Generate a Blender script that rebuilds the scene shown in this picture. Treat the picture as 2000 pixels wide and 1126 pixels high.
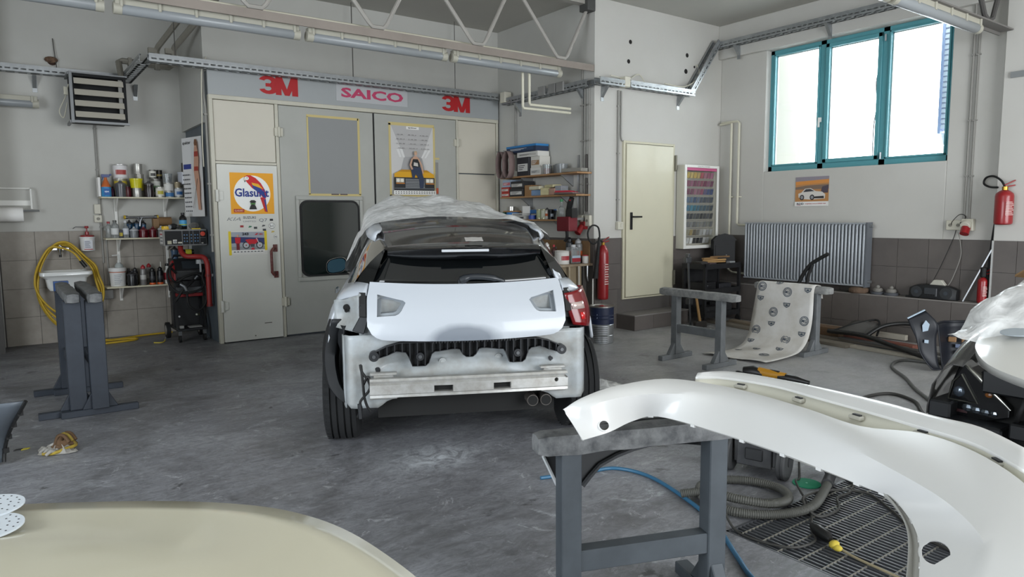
import bpy, bmesh, math, random
from mathutils import Vector, Matrix, Euler, noise
D = bpy.data
SC = bpy.context.scene
COL = SC.collection
for o in list(D.objects):
    D.objects.remove(o, do_unlink=True)
PI = math.pi
rnd = random.Random(7)

# ------------------------------------------------------------------ camera
cam = D.objects.new('camera', D.cameras.new('camera'))
COL.objects.link(cam)
SC.camera = cam
cam.data.sensor_width = 36.0
cam.data.sensor_fit = 'HORIZONTAL'
cam.data.lens = 1364.44 * 36.0 / 2000.0
cam.data.clip_start = 0.05
_y, _p, _r = math.radians(36.1636), math.radians(-5.9339), math.radians(-0.4136)
_f = Vector((math.sin(_y) * math.cos(_p), math.cos(_y) * math.cos(_p), math.sin(_p)))
_x = Vector((math.cos(_y), -math.sin(_y), 0))
_u = _x.cross(_f)
_x, _u = _x * math.cos(_r) + _u * math.sin(_r), _u * math.cos(_r) - _x * math.sin(_r)
cam.matrix_world = Matrix(((_x.x, _u.x, -_f.x, 0), (_x.y, _u.y, -_f.y, 0), (_x.z, _u.z, -_f.z, 1.5), (0, 0, 0, 1)))

# ------------------------------------------------------------------ light
SC.view_settings.view_transform = 'Standard'
SC.view_settings.look = 'None'
SC.view_settings.gamma = 1.0
SC.view_settings.use_curve_mapping = False
SC.view_settings.exposure = -0.42
W = D.worlds.new('World')
SC.world = W
W.use_nodes = True
bg = W.node_tree.nodes['Background']
bg.inputs[0].default_value = (0.86, 0.93, 1.0, 1)
bg.inputs[1].default_value = 3.0


def area(name, loc, target, sx, sy, power, col):
    l = D.lights.new(name, 'AREA')
    l.shape = 'RECTANGLE'
    l.size, l.size_y, l.energy, l.color = sx, sy, power, col
    o = D.objects.new(name, l)
    COL.objects.link(o)
    o.location = loc
    o.rotation_euler = (Vector(target) - Vector(loc)).to_track_quat('-Z', 'Y').to_euler()
    return o


# daylight coming in through the two open workshop gates behind the camera and the window
area('gate_daylight', (4.3, -3.9, 1.9), (4.3, 5, 1.9), 5.6, 3.4, 640, (0.93, 0.965, 1.0))
area('second_gate_daylight', (-3.9, 1.6, 1.9), (5, 1.9, 1.7), 4.6, 3.4, 420, (0.86, 0.93, 1.0))
area('window_daylight', (10.8, 4.75, 3.3), (4, 4.75, 1.2), 4.2, 2.8, 640, (0.95, 0.98, 1.0))

# ------------------------------------------------------------------ materials
_M = {}


def s2l(c):
    return c / 12.92 if c <= 0.04045 else ((c + 0.055) / 1.055) ** 2.4


def rgb(h):
    if isinstance(h, str):
        h = h.lstrip('#')
        h = [int(h[i:i + 2], 16) / 255 for i in (0, 2, 4)]
    return tuple(s2l(c) for c in h[:3]) + (1.0,)


def mat(name, col, rough=0.5, metal=0.0, var=0.0, vs=3.0, col2=None, bump=0.0, bs=40.0, coat=0.0,
        trans=0.0, alpha=1.0, emit=0.0, stretch=None, spec=0.5, det=4.0):
    """procedural principled material; var mixes towards col2 by noise, bump is fine relief"""
    if name in _M:
        return _M[name]
    m = D.materials.new(name)
    m.use_nodes = True
    nt = m.node_tree
    b = nt.nodes['Principled BSDF']
    b.inputs['Base Color'].default_value = rgb(col)
    b.inputs['Roughness'].default_value = rough
    b.inputs['Metallic'].default_value = metal
    b.inputs['Coat Weight'].default_value = coat
    b.inputs['Coat Roughness'].default_value = 0.06
    b.inputs['Transmission Weight'].default_value = trans
    b.inputs['Alpha'].default_value = alpha
    b.inputs['Specular IOR Level'].default_value = spec
    if emit:
        b.inputs['Emission Color'].default_value = rgb(col)
        b.inputs['Emission Strength'].default_value = emit
    tc = None
    if var or bump:
        tc = nt.nodes.new('ShaderNodeTexCoord')
        src = tc.outputs['Object']
        if stretch:
            mp = nt.nodes.new('ShaderNodeMapping')
            mp.inputs['Scale'].default_value = stretch
            nt.links.new(src, mp.inputs[0])
            src = mp.outputs[0]
    if var:
        n = nt.nodes.new('ShaderNodeTexNoise')
        n.inputs['Scale'].default_value = vs
        n.inputs['Detail'].default_value = det
        n.inputs['Roughness'].default_value = 0.62
        nt.links.new(src, n.inputs['Vector'])
        r = nt.nodes.new('ShaderNodeValToRGB')
        r.color_ramp.elements[0].position = 0.36
        r.color_ramp.elements[1].position = 0.68
        c1 = rgb(col)
        c2 = rgb(col2) if col2 else tuple(c * 0.6 for c in c1[:3]) + (1,)
        c2 = tuple(c1[i] + (c2[i] - c1[i]) * var for i in range(3)) + (1,)
        r.color_ramp.elements[0].color = c1
        r.color_ramp.elements[1].color = c2
        nt.links.new(n.outputs['Fac'], r.inputs[0])
        nt.links.new(r.outputs[0], b.inputs['Base Color'])
    if bump:
        n2 = nt.nodes.new('ShaderNodeTexNoise')
        n2.inputs['Scale'].default_value = bs
        n2.inputs['Detail'].default_value = 3
        nt.links.new(src, n2.inputs['Vector'])
        bm_ = nt.nodes.new('ShaderNodeBump')
        bm_.inputs['Strength'].default_value = bump
        bm_.inputs['Distance'].default_value = 0.01
        nt.links.new(n2.outputs['Fac'], bm_.inputs['Height'])
        nt.links.new(bm_.outputs[0], b.inputs['Normal'])
    _M[name] = m
    return m


def flat(h, rough=0.6):
    return mat('ink_' + h.strip('#').lower() + ('' if rough == 0.6 else '_%d' % int(rough * 100)), h, rough)


# ------------------------------------------------------------------ mesh builder
def V(*a):
    return Vector(a[0]) if len(a) == 1 else Vector(a)


class MB:
    def __init__(s, m=None):
        s.v, s.f, s.fm, s.m, s.mats = [], [], [], m, []

    def _mi(s, m):
        m = m or s.m
        if m not in s.mats:
            s.mats.append(m)
        return s.mats.index(m)

    def add(s, vs, fs, m=None):
        k, i = len(s.v), s._mi(m)
        s.v += [Vector(p) for p in vs]
        for f in fs:
            s.f.append(tuple(k + j for j in f))
            s.fm.append(i)
        return s

    def box(s, c, d, rz=0.0, R=None, m=None):
        hx, hy, hz = d[0] / 2, d[1] / 2, d[2] / 2
        if R is None:
            R = Matrix.Rotation(rz, 3, 'Z')
        c = Vector(c)
        vs = [c + R @ Vector((x * hx, y * hy, z * hz)) for z in (-1, 1) for y in (-1, 1) for x in (-1, 1)]
        return s.add(vs, [(0, 2, 3, 1), (4, 5, 7, 6), (0, 1, 5, 4), (2, 6, 7, 3), (0, 4, 6, 2), (1, 3, 7, 5)], m)

    def bx(s, x0, x1, y0, y1, z0, z1, m=None):
        return s.box(((x0 + x1) / 2, (y0 + y1) / 2, (z0 + z1) / 2), (abs(x1 - x0), abs(y1 - y0), abs(z1 - z0)), m=m)

    def bar(s, p, q, w, h, m=None, up=(0, 0, 1)):
        """square bar from p to q, w wide sideways, h thick along up"""
        p, q = Vector(p), Vector(q)
        d = (q - p)
        a = d.normalized()
        up = Vector(up)
        if abs(a.dot(up)) > 0.98:
            up = Vector((0, 1, 0))
        sd = a.cross(up).normalized()
        u = sd.cross(a)
        R = Matrix((sd, a, u)).transposed()
        return s.box((p + q) / 2, (w, d.length, h), R=R, m=m)

    def pipe(s, pts, r, n=8, m=None, closed=False, cap=True):
        pts = [Vector(p) for p in pts]
        N = len(pts)
        rr = r if isinstance(r, (list, tuple)) else [r] * N
        T = []
        for i in range(N):
            a = pts[(i - 1) % N] if (closed or i > 0) else pts[i]
            b = pts[(i + 1) % N] if (closed or i < N - 1) else pts[i]
            d = b - a
            T.append(d.normalized() if d.length > 1e-9 else Vector((0, 0, 1)))
        up = Vector((0, 0, 1)) if abs(T[0].z) < 0.9 else Vector((1, 0, 0))
        u = (up - T[0] * up.dot(T[0])).normalized()
        vs = []
        for i in range(N):
            u = u - T[i] * u.dot(T[i])
            u = u.normalized() if u.length > 1e-6 else T[i].orthogonal().normalized()
            w = T[i].cross(u)
            for k in range(n):
                a = 2 * PI * k / n
                vs.append(pts[i] + (u * math.cos(a) + w * math.sin(a)) * rr[i])
        fs = []
        for i in range(N if closed else N - 1):
            for k in range(n):
                a, b = i * n + k, i * n + (k + 1) % n
                c, d = ((i + 1) % N) * n + (k + 1) % n, ((i + 1) % N) * n + k
                fs.append((a, b, c, d))
        if cap and not closed:
            fs.append(tuple(reversed(range(n))))
            fs.append(tuple((N - 1) * n + k for k in range(n)))
        return s.add(vs, fs, m)

    def cyl(s, p, q, r, r2=None, n=16, m=None):
        return s.pipe([p, q], [r, r if r2 is None else r2], n, m)

    def lathe(s, c, prof, n=20, R=None, m=None, cap=True):
        """prof: list of (r, z[, material]) turned about local z"""
        c = Vector(c)
        R = R or Matrix.Identity(3)
        vs = []
        for p in prof:
            for k in range(n):
                a = 2 * PI * k / n
                vs.append(c + R @ Vector((p[0] * math.cos(a), p[0] * math.sin(a), p[1])))
        for i in range(len(prof) - 1):
            mm = prof[i][2] if len(prof[i]) > 2 else m
            fs = []
            for k in range(n):
                fs.append((i * n + k, i * n + (k + 1) % n, (i + 1) * n + (k + 1) % n, (i + 1) * n + k))
            if i == 0:
                k0 = len(s.v)
                s.add(vs, fs, mm)
            else:
                mi = s._mi(mm)
                for f in fs:
                    s.f.append(tuple(k0 + j for j in f))
                    s.fm.append(mi)
        if cap:
            mi = s._mi(prof[0][2] if len(prof[0]) > 2 else m)
            s.f.append(tuple(k0 + k for k in reversed(range(n))))
            s.fm.append(mi)
            mi = s._mi(prof[-1][2] if len(prof[-1]) > 2 else (prof[-2][2] if len(prof[-2]) > 2 else m))
            s.f.append(tuple(k0 + (len(prof) - 1) * n + k for k in range(n)))
            s.fm.append(mi)
        return s

    def prism(s, poly, o, u, v, w, m=None):
        """2-d outline extruded by vector w"""
        o, u, v, w = Vector(o), Vector(u), Vector(v), Vector(w)
        a = [o + u * p[0] + v * p[1] for p in poly]
        n = len(a)
        if sum(poly[i][0] * poly[(i + 1) % n][1] - poly[(i + 1) % n][0] * poly[i][1] for i in range(n)) * u.cross(v).dot(w) > 0:
            a.reverse()
        b = [p + w for p in a]
        fs = [tuple(range(n)), tuple(n + i for i in reversed(range(n)))]
        fs += [(i, n + i, n + (i + 1) % n, (i + 1) % n) for i in range(n)]
        return s.add(a + b, fs, m)

    def grid(s, rows, m=None, cu=False, cv=False):
        R, Cn = len(rows), len(rows[0])
        fs = []
        for i in range(R if cu else R - 1):
            for j in range(Cn if cv else Cn - 1):
                fs.append((i * Cn + j, i * Cn + (j + 1) % Cn, ((i + 1) % R) * Cn + (j + 1) % Cn, ((i + 1) % R) * Cn + j))
        return s.add([p for r in rows for p in r], fs, m)

    def poly(s, pts, m=None):
        return s.add(pts, [tuple(range(len(pts)))], m)

    def ell(s, c, r, n=12, m=None, R=None):
        c = Vector(c)
        R = R or Matrix.Identity(3)
        rows = []
        for i in range(n // 2 + 1):
            t = PI * i / (n // 2)
            t = min(max(t, 0.02), PI - 0.02)
            rows.append([c + R @ Vector((r[0] * math.sin(t) * math.cos(2 * PI * k / n), r[1] * math.sin(t) * math.sin(2 * PI * k / n), -r[2] * math.cos(t))) for k in range(n)])
        return s.grid(rows, m, cv=True)

    def text(s, body, o, u, v, w=None, h=None, bold=0.0, m=None, italic=0.0):
        """lettering fitted to the box w x h with its lower left corner at o"""
        vs, fs = glyphs(body, bold, italic)
        x0, x1 = min(p[0] for p in vs), max(p[0] for p in vs)
        y0, y1 = min(p[1] for p in vs), max(p[1] for p in vs)
        sy = h / (y1 - y0) if h else None
        sx = w / (x1 - x0) if w else sy
        sy = sy or sx
        o, u, v = Vector(o), Vector(u).normalized(), Vector(v).normalized()
        return s.add([o + u * ((p[0] - x0) * sx) + v * ((p[1] - y0) * sy) for p in vs], fs, m)

    def obj(s, name, parent=None, world=True, smooth=None, bevel=0.0, solid=0.0, sub=0, off=-1.0, segs=1):
        me = D.meshes.new(name)
        me.from_pydata([tuple(p) for p in s.v], [], s.f)
        for m in s.mats:
            me.materials.append(m)
        for p, i in zip(me.polygons, s.fm):
            p.material_index = i
        me.validate()
        if smooth is not None:
            me.polygons.foreach_set('use_smooth', [True] * len(me.polygons))
            me.set_sharp_from_angle(angle=math.radians(smooth))
        me.update()
        o = D.objects.new(name, me)
        COL.objects.link(o)
        if parent is not None:
            o.parent = parent
            if world:
                o.matrix_parent_inverse = wm(parent).inverted()
        if sub:
            md = o.modifiers.new('sub', 'SUBSURF')
            md.levels = md.render_levels = sub
        if solid:
            md = o.modifiers.new('thick', 'SOLIDIFY')
            md.thickness, md.offset = solid, off
        if bevel:
            md = o.modifiers.new('bevel', 'BEVEL')
            md.width, md.segments, md.limit_method = bevel, segs, 'ANGLE'
        return o


def wm(o):
    m = o.matrix_basis.copy()
    if o.parent:
        m = wm(o.parent) @ o.matrix_parent_inverse @ m
    return m


_G = {}


def glyphs(body, bold, italic):
    key = (body, bold, italic)
    if key not in _G:
        c = D.curves.new('lettering', 'FONT')
        c.body, c.offset, c.shear, c.resolution_u = body, bold, italic, 2
        c.dimensions = '2D'
        c.fill_mode = 'FRONT'
        o = D.objects.new('lettering', c)
        COL.objects.link(o)
        bpy.context.view_layer.update()
        me = D.meshes.new_from_object(o.evaluated_get(bpy.context.evaluated_depsgraph_get()))
        _G[key] = ([tuple(p.co) for p in me.vertices], [tuple(p.vertices) for p in me.polygons])
        D.objects.remove(o, do_unlink=True)
        D.meshes.remove(me)
        D.curves.remove(c)
    return _G[key]


class Sheet(MB):
    """flat print on a plane: o is the lower left corner, u right, v up; each call lies a hair above the last"""
    def __init__(s, o, u, v, m=None, lift=0.0):
        MB.__init__(s, m)
        s.o, s.u, s.w = Vector(o), Vector(u).normalized(), Vector(v).normalized()
        s.n = s.u.cross(s.w)
        s.k = lift

    def P(s, a, b):
        return s.o + s.u * a + s.w * b + s.n * s.k

    def up(s, d=0.0006):
        s.k += d

    def rect(s, a0, b0, a1, b1, m=None):
        s.up()
        return s.poly([s.P(a0, b0), s.P(a1, b0), s.P(a1, b1), s.P(a0, b1)], m)

    def pg(s, pts, m=None):
        s.up()
        n = len(pts)
        if sum(pts[i][0] * pts[(i + 1) % n][1] - pts[(i + 1) % n][0] * pts[i][1] for i in range(n)) < 0:
            pts = pts[::-1]
        return s.poly([s.P(*p) for p in pts], m)

    def circ(s, a, b, r, m=None, n=24, ry=None, r0=None):
        s.up()
        ry = ry or r
        pts = [(a + r * math.cos(2 * PI * k / n), b + ry * math.sin(2 * PI * k / n)) for k in range(n)]
        if r0 is None:
            return s.poly([s.P(*p) for p in pts], m)
        q = r0 / r
        inn = [(a + (p[0] - a) * q, b + (p[1] - b) * q) for p in pts]
        return s.add([s.P(*p) for p in pts + inn], [(k, (k + 1) % n, n + (k + 1) % n, n + k) for k in range(n)], m)

    def txt(s, body, a, b, w=None, h=None, bold=0.0, m=None, italic=0.0):
        s.up()
        return s.text(body, s.P(a, b), s.u, s.w, w, h, bold, m, italic)


def tag(o, label, cat, group=None):
    o['label'] = label
    o['category'] = cat
    if group:
        o['group'] = group
    return o


def struct(o):
    o['kind'] = 'structure'
    return o


def thing(name, label, cat, loc=(0, 0, 0), rz=0.0, group=None, R=None):
    o = D.objects.new(name, None)
    COL.objects.link(o)
    o.location = loc
    o.rotation_euler = R if R else (0, 0, rz)
    o.empty_display_size = 0.05
    return tag(o, label, cat, group)


def kids(o):
    return [c for c in D.objects if c.parent == o]


def dup(root, loc=None, rz=None, label=None, group=None):
    chs = kids(root)
    r = root.copy()
    COL.objects.link(r)
    if loc is not None:
        r.location = loc
    if rz is not None:
        r.rotation_euler = (0, 0, rz)
    if label:
        r['label'] = label
    if group:
        r['group'] = group
    for ch in chs:
        c = ch.copy()
        COL.objects.link(c)
        c.parent = r
        for g in kids(ch):
            d = g.copy()
            COL.objects.link(d)
            d.parent = c
    return r


def spline(pts, n=8, closed=False):
    """Catmull-Rom through the points"""
    P = [Vector(p) for p in pts]
    N = len(P)
    out = []
    for i in range(N if closed else N - 1):
        p0 = P[(i - 1) % N] if (closed or i > 0) else P[0] * 2 - P[1]
        p1, p2 = P[i], P[(i + 1) % N]
        p3 = P[(i + 2) % N] if (closed or i < N - 2) else P[-1] * 2 - P[-2]
        for k in range(n):
            t = k / n
            out.append(0.5 * ((2 * p1) + (p2 - p0) * t + (2 * p0 - 5 * p1 + 4 * p2 - p3) * t * t + (3 * p1 - p0 - 3 * p2 + p3) * t ** 3))
    if not closed:
        out.append(P[-1])
    return out


def interp(tab, x):
    """piecewise linear table lookup"""
    if x <= tab[0][0]:
        return tab[0][1]
    for (a, p), (b, q) in zip(tab, tab[1:]):
        if x <= b:
            t = (x - a) / (b - a)
            return p + (q - p) * t
    return tab[-1][1]


def apply_bool(o, cutters, sharp=35):
    """subtract closed cutter meshes from o and keep the plain result"""
    tmp = []
    for c in cutters:
        co = c.obj('cutter')
        tmp.append(co)
        md = o.modifiers.new('cut', 'BOOLEAN')
        md.operation, md.solver, md.object = 'DIFFERENCE', 'EXACT', co
    bpy.context.view_layer.update()
    me = D.meshes.new_from_object(o.evaluated_get(bpy.context.evaluated_depsgraph_get()))
    o.modifiers.clear()
    me.set_sharp_from_angle(angle=math.radians(sharp))
    o.data = me
    for c in tmp:
        D.objects.remove(c, do_unlink=True)
    return o


ORD = ['first', 'second', 'third', 'fourth', 'fifth', 'sixth', 'seventh', 'eighth', 'ninth', 'tenth', 'eleventh', 'twelfth']
# ------------------------------------------------------------------ the hall
XS, YD, XW, YB, YL, ZC = 6.17, 6.65, 8.69, 8.74, 10.08, 4.2
m_wall = mat('plaster', '#c2c1bb', 0.85, var=0.4, vs=0.9, col2='#adaba3', bump=0.12, bs=9)
m_wallw = mat('plaster_white', '#c3c1bb', 0.85, var=0.3, vs=1.1, col2='#b4b1a8', bump=0.1, bs=9)
m_ceil = mat('ceiling_paint', '#b4b2aa', 0.9, var=0.3, vs=0.6, col2='#a3a199')
m_grout = mat('grout', '#5a5653', 0.9)
m_tileL = mat('tile_beige_grey', '#9b948a', 0.55, var=0.5, vs=7, col2='#837c72', bump=0.05, bs=30)
m_tileR = mat('tile_dark_grey', '#625c58', 0.5, var=0.45, vs=5, col2='#534e4b', bump=0.05, bs=30)
m_tileP = mat('tile_charcoal', '#4a4744', 0.6, var=0.4, vs=5)


def floor_material():
    m = D.materials.new('dusty_concrete')
    m.use_nodes = True
    nt = m.node_tree
    N, L = nt.nodes, nt.links
    b = N['Principled BSDF']
    tc = N.new('ShaderNodeTexCoord')

    def noise_(scale, detail=6, rough=0.65, stretch=None, dist=0.0):
        n = N.new('ShaderNodeTexNoise')
        n.inputs['Scale'].default_value = scale
        n.inputs['Detail'].default_value = detail
        n.inputs['Roughness'].default_value = rough
        n.inputs['Distortion'].default_value = dist
        src = tc.outputs['Object']
        if stretch:
            mp = N.new('ShaderNodeMapping')
            mp.inputs['Scale'].default_value = stretch
            mp.inputs['Rotation'].default_value = (0, 0, 0.6)
            L.new(src, mp.inputs[0])
            src = mp.outputs[0]
        L.new(src, n.inputs['Vector'])
        return n.outputs['Fac']

    def ramp(fac, stops):
        r = N.new('ShaderNodeValToRGB')
        el = r.color_ramp.elements
        while len(el) < len(stops):
            el.new(0.5)
        for e, (p, c) in zip(el, stops):
            e.position, e.color = p, c
        L.new(fac, r.inputs[0])
        return r.outputs[0]

    def mix(fac, a, c, mode='MIX'):
        x = N.new('ShaderNodeMixRGB')
        x.blend_type = mode
        for i, s in enumerate((fac, a, c)):
            if isinstance(s, (float, tuple)):
                x.inputs[i].default_value = s
            else:
                L.new(s, x.inputs[i])
        return x.outputs[0]
    g = lambda h: rgb(h)
    base = ramp(noise_(0.55, 8, 0.6, dist=0.6), [(0.3, g('#67676a')), (0.52, g('#898a8e')), (0.72, g('#a9abaf'))])
    streak = ramp(noise_(2.2, 9, 0.7, (1.0, 3.2, 1), 1.2), [(0.42, (0, 0, 0, 1)), (0.62, (1, 1, 1, 1))])
    c = mix(ramp(noise_(1.1, 7, 0.68, dist=1.5), [(0.46, (0, 0, 0, 1)), (0.64, (0.6, 0.6, 0.6, 1))]), base, g('#4b4a49'))
    c = mix(mix(0.72, streak, (0, 0, 0, 1)), c, g('#a6a9af'))
    spots = ramp(noise_(2.6, 10, 0.72, dist=0.8), [(0.60, (0, 0, 0, 1)), (0.68, (1, 1, 1, 1))])
    c = mix(mix(0.45, spots, (0, 0, 0, 1)), c, g('#bfc3c7'))
    dark = ramp(noise_(3.4, 8, 0.6, dist=0.4), [(0.66, (0, 0, 0, 1)), (0.70, (0.8, 0.8, 0.8, 1))])
    c = mix(dark, c, g('#343332'))
    # fine scuffs, chips and swept dust
    fine = ramp(noise_(9, 12, 0.8, (1.0, 2.2, 1), 2.0), [(0.44, (0, 0, 0, 1)), (0.58, (0.7, 0.7, 0.7, 1))])
    c = mix(mix(0.3, fine, (0, 0, 0, 1)), c, g('#4e4e52'))
    chip = ramp(noise_(5.5, 14, 0.82, dist=1.4), [(0.57, (0, 0, 0, 1)), (0.63, (0.8, 0.8, 0.8, 1))])
    c = mix(mix(0.3, chip, (0, 0, 0, 1)), c, g('#bdbfc2'))
    wet = ramp(noise_(1.9, 9, 0.62, dist=0.9), [(0.63, (0, 0, 0, 1)), (0.68, (0.6, 0.6, 0.6, 1))])
    c = mix(wet, c, g('#3f3e3d'))
    # one spill of sanding dust behind the car
    mp = N.new('ShaderNodeMapping')
    mp.vector_type = 'POINT'
    mp.inputs['Location'].default_value = (-2.1 / .42, -3.72 / .30, 0)
    mp.inputs['Scale'].default_value = (1 / .42, 1 / .30, 0)
    L.new(tc.outputs['Object'], mp.inputs[0])
    ln = N.new('ShaderNodeVectorMath')
    ln.operation = 'LENGTH'
    L.new(mp.outputs[0], ln.inputs[0])
    ring = ramp(ln.outputs['Value'], [(0.1, (1, 1, 1, 1)), (1.0, (0, 0, 0, 1))])
    spill = mix(1.0, ring, ramp(noise_(7, 10, 0.75, dist=1.0), [(0.40, (0, 0, 0, 1)), (0.62, (1, 1, 1, 1))]), 'MULTIPLY')
    c = mix(spill, c, g('#d5dadf'))
    # brighter light on the window side, painted in as a paler floor colour
    sp = N.new('ShaderNodeSeparateXYZ')
    L.new(tc.outputs['Object'], sp.inputs[0])
    mr = N.new('ShaderNodeMapRange')
    mr.inputs[1].default_value, mr.inputs[2].default_value = 3.6, 6.4
    mr.inputs[3].default_value, mr.inputs[4].default_value = 0.0, 0.62
    L.new(sp.outputs['X'], mr.inputs[0])
    side_light = mix(mr.outputs[0], (0, 0, 0, 1), ramp(noise_(1.6, 8, 0.7), [(0.25, (0.35, 0.35, 0.35, 1)), (0.7, (1, 1, 1, 1))]))
    c = mix(side_light, c, g('#c4c2bd'))
    L.new(c, b.inputs['Base Color'])
    rr = ramp(noise_(1.3, 6, 0.6), [(0.3, (0.34, 0.34, 0.34, 1)), (0.7, (0.62, 0.62, 0.62, 1))])
    L.new(rr, b.inputs['Roughness'])
    bp = N.new('ShaderNodeBump')
    bp.inputs['Strength'].default_value = 0.25
    bp.inputs['Distance'].default_value = 0.01
    L.new(noise_(14, 8, 0.7), bp.inputs['Height'])
    L.new(bp.outputs[0], b.inputs['Normal'])
    return m


m_floor = floor_material()
# the floor leaves a pit under the grate
GX0, GX1, GY0, GY1 = 2.70, 4.30, 0.55, 1.98
f = MB(m_floor)
f.bx(-4, GX0, -6, 10.4, -0.12, 0).bx(GX1, 9.2, -6, 10.4, -0.12, 0).bx(GX0, GX1, -6, GY0, -0.12, 0).bx(GX0, GX1, GY1, 10.4, -0.12, 0)
f.bx(GX0, GX1, GY0, GY1, -0.25, -0.2, mat('pit_mud', '#45433f', 0.9, var=.6, vs=6))
f.bx(GX0 - .04, GX0, GY0, GY1, -0.25, -0.121).bx(GX1, GX1 + .04, GY0, GY1, -0.25, -0.121).bx(GX0, GX1, GY0 - .04, GY0, -0.25, -0.121).bx(GX0, GX1, GY1, GY1 + .04, -0.25, -0.121)
struct(f.obj('floor'))
struct(MB(m_ceil).bx(-4.2, 9.2, -4.2, 10.3, ZC, ZC + 0.15).obj('ceiling'))

wl = struct(MB(m_wall).bx(-4, 2.3, YL, YL + 0.15, 0, ZC).obj('wall_left'))
wa = MB(m_wall).bx(2.02, XS, 8.76, 8.9, 3.22, ZC).bx(2.02, 2.10, 8.9, YL + 0.15, 2.62, ZC)
struct(wa.obj('wall_above_booth'))
struct(MB(m_grout).bx(3.86, 3.866, 8.756, 8.761, 3.3, ZC).obj('trim_1'))
wr = struct(MB(m_wall).bx(XS, XS + 0.15, YD + 0.15, 9.0, 0, ZC).obj('wall_recess'))
wd = struct(MB(m_wallw).bx(XS, XW + 0.3, YD, YD + 0.15, 0, ZC).obj('wall_door'))
WY0, WY1, WZ0, WZ1 = 3.55, 5.90, 2.085, 3.73
ww = MB(m_wallw)
ww.bx(XW, XW + 0.3, WY1, YD, 0, ZC).bx(XW, XW + 0.3, 3.0, WY0, 0, ZC).bx(XW, XW + 0.3, WY0, WY1, 0, WZ0).bx(XW, XW + 0.3, WY0, WY1, WZ1, ZC)
ww.bx(8.61, XW, 3.0, YD, WZ1, ZC)                               # lintel beam standing proud
ww.bx(8.57, XW + 0.3, -4.2, 3.0, 0, ZC)                          # pilaster
wwin = struct(ww.obj('wall_window', bevel=0.006))
wb = MB(m_wall).bx(-4, 1.4, -4.15, -4, 0, ZC).bx(7.2, 9.0, -4.15, -4, 0, ZC).bx(1.4, 7.2, -4.15, -4, 3.7, ZC)
struct(wb.obj('wall_back'))
struct(MB(m_wall).bx(-4.15, -4, -4.15, -.8, 0, ZC).bx(-4.15, -4, 4.0, YL + .15, 0, ZC).bx(-4.15, -4, -.8, 4.0, 3.7, ZC).obj('wall_side'))

# raised ledge along the window wall and the step under the door
ledge = struct(MB(m_grout).bx(8.502, XW, 3.0, YD, 0, 0.508).obj('trim_2'))
MB(mat('tile_dark_top', '#8d8883', 0.45, var=0.4)).bx(8.49, XW, 3.0, YD, 0.508, 0.52).obj('ledge_top', ledge)
step = struct(MB(m_grout).bx(6.583, 7.62, 6.312, YD, 0, 0.188).obj('trim_3'))
MB(mat('step_top', '#8a8683', 0.45, var=0.4)).bx(6.57, 7.63, 6.30, YD, 0.188, 0.2).obj('step_top', step)

TS = 0.345


def tiles(parent, m, plane, axis, sign, a0, a1, z0, z1, a_start, z_top, holes=(), th=0.012, seed=1, jx=0.004):
    """wall tiles one by one: plane is the wall coordinate, axis the direction along the wall"""
    r = random.Random(seed)
    k0 = int(math.floor((a0 - a_start) / TS)) - 1
    k = k0
    while a_start + k * TS < a1:
        ca0, ca1 = max(a0, a_start + k * TS), min(a1, a_start + (k + 1) * TS)
        k += 1
        if ca1 - ca0 < 0.02:
            continue
        j = 0
        while z_top - j * 0.338 > z0 + 0.01:
            zt, zb = z_top - j * 0.338, max(z0, z_top - (j + 1) * 0.338)
            j += 1
            rects = [(ca0, ca1, zb, min(zt, z1))]
            for (h0, h1, g0, g1) in holes:
                nr = []
                for (p0, p1, q0, q1) in rects:
                    if p1 <= h0 or p0 >= h1 or q1 <= g0 or q0 >= g1:
                        nr.append((p0, p1, q0, q1))
                        continue
                    if p0 < h0:
                        nr.append((p0, h0, q0, q1))
                    if p1 > h1:
                        nr.append((h1, p1, q0, q1))
                    if q0 < g0:
                        nr.append((max(p0, h0), min(p1, h1), q0, g0))
                rects = nr
            for (p0, p1, q0, q1) in rects:
                if p1 - p0 < 0.02 or q1 - q0 < 0.02:
                    continue
                t = th + r.uniform(-0.0015, 0.001)
                mb = MB(m)
                d0, d1 = sorted((plane, plane + sign * t))
                if axis == 'x':
                    mb.bx(p0 + jx / 2, p1 - jx / 2, d0, d1, q0 + jx / 2, q1 - jx / 2)
                else:
                    mb.bx(d0, d1, p0 + jx / 2, p1 - jx / 2, q0 + jx / 2, q1 - jx / 2)
                mb.obj('tile', parent)


def backing(name, parent, x0, x1, y0, y1, z0, z1):
    return MB(m_grout).bx(x0, x1, y0, y1, z0, z1).obj(name, parent)


backing('grout_bed', wl, -0.02, 2.02, YL - 0.004, YL, 0, 1.355)
tiles(wl, m_tileL, YL - 0.004, 'x', -1, -0.01, 2.02, 0, 1.355, -0.01, 1.355)
# the darker clad pier at the far left
pier = struct(MB(mat('plaster_shade', '#b7b5ab', 0.85)).bx(-0.9, -0.03, 9.62, YL, 1.36, ZC).obj('trim_4'))
MB(m_tileP).bx(-0.9, -0.03, 9.61, YL, 0, 1.36).obj('pier_cladding', pier)
DOOR = (6.665, 7.665, 0.375, 2.5)
backing('grout_bed', wd, XS, XW, YD - 0.004, YD, 0, 1.2)
tiles(wd, m_tileR, YD - 0.004, 'x', -1, XS, XW, 0, 1.2, 6.3, 1.2, holes=[DOOR, (6.58, 7.62, -1, 0.2)], seed=2)
backing('grout_bed', wr, XS - 0.004, XS, YD, 8.7, 0, 1.2)
tiles(wr, m_tileR, XS - 0.004, 'y', -1, YD - 0.016, 8.7, 0, 1.2, YD - 0.016, 1.2, seed=3)
backing('grout_bed', wwin, XW - 0.004, XW, 3.0, YD, 0.52, 1.2)
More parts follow.
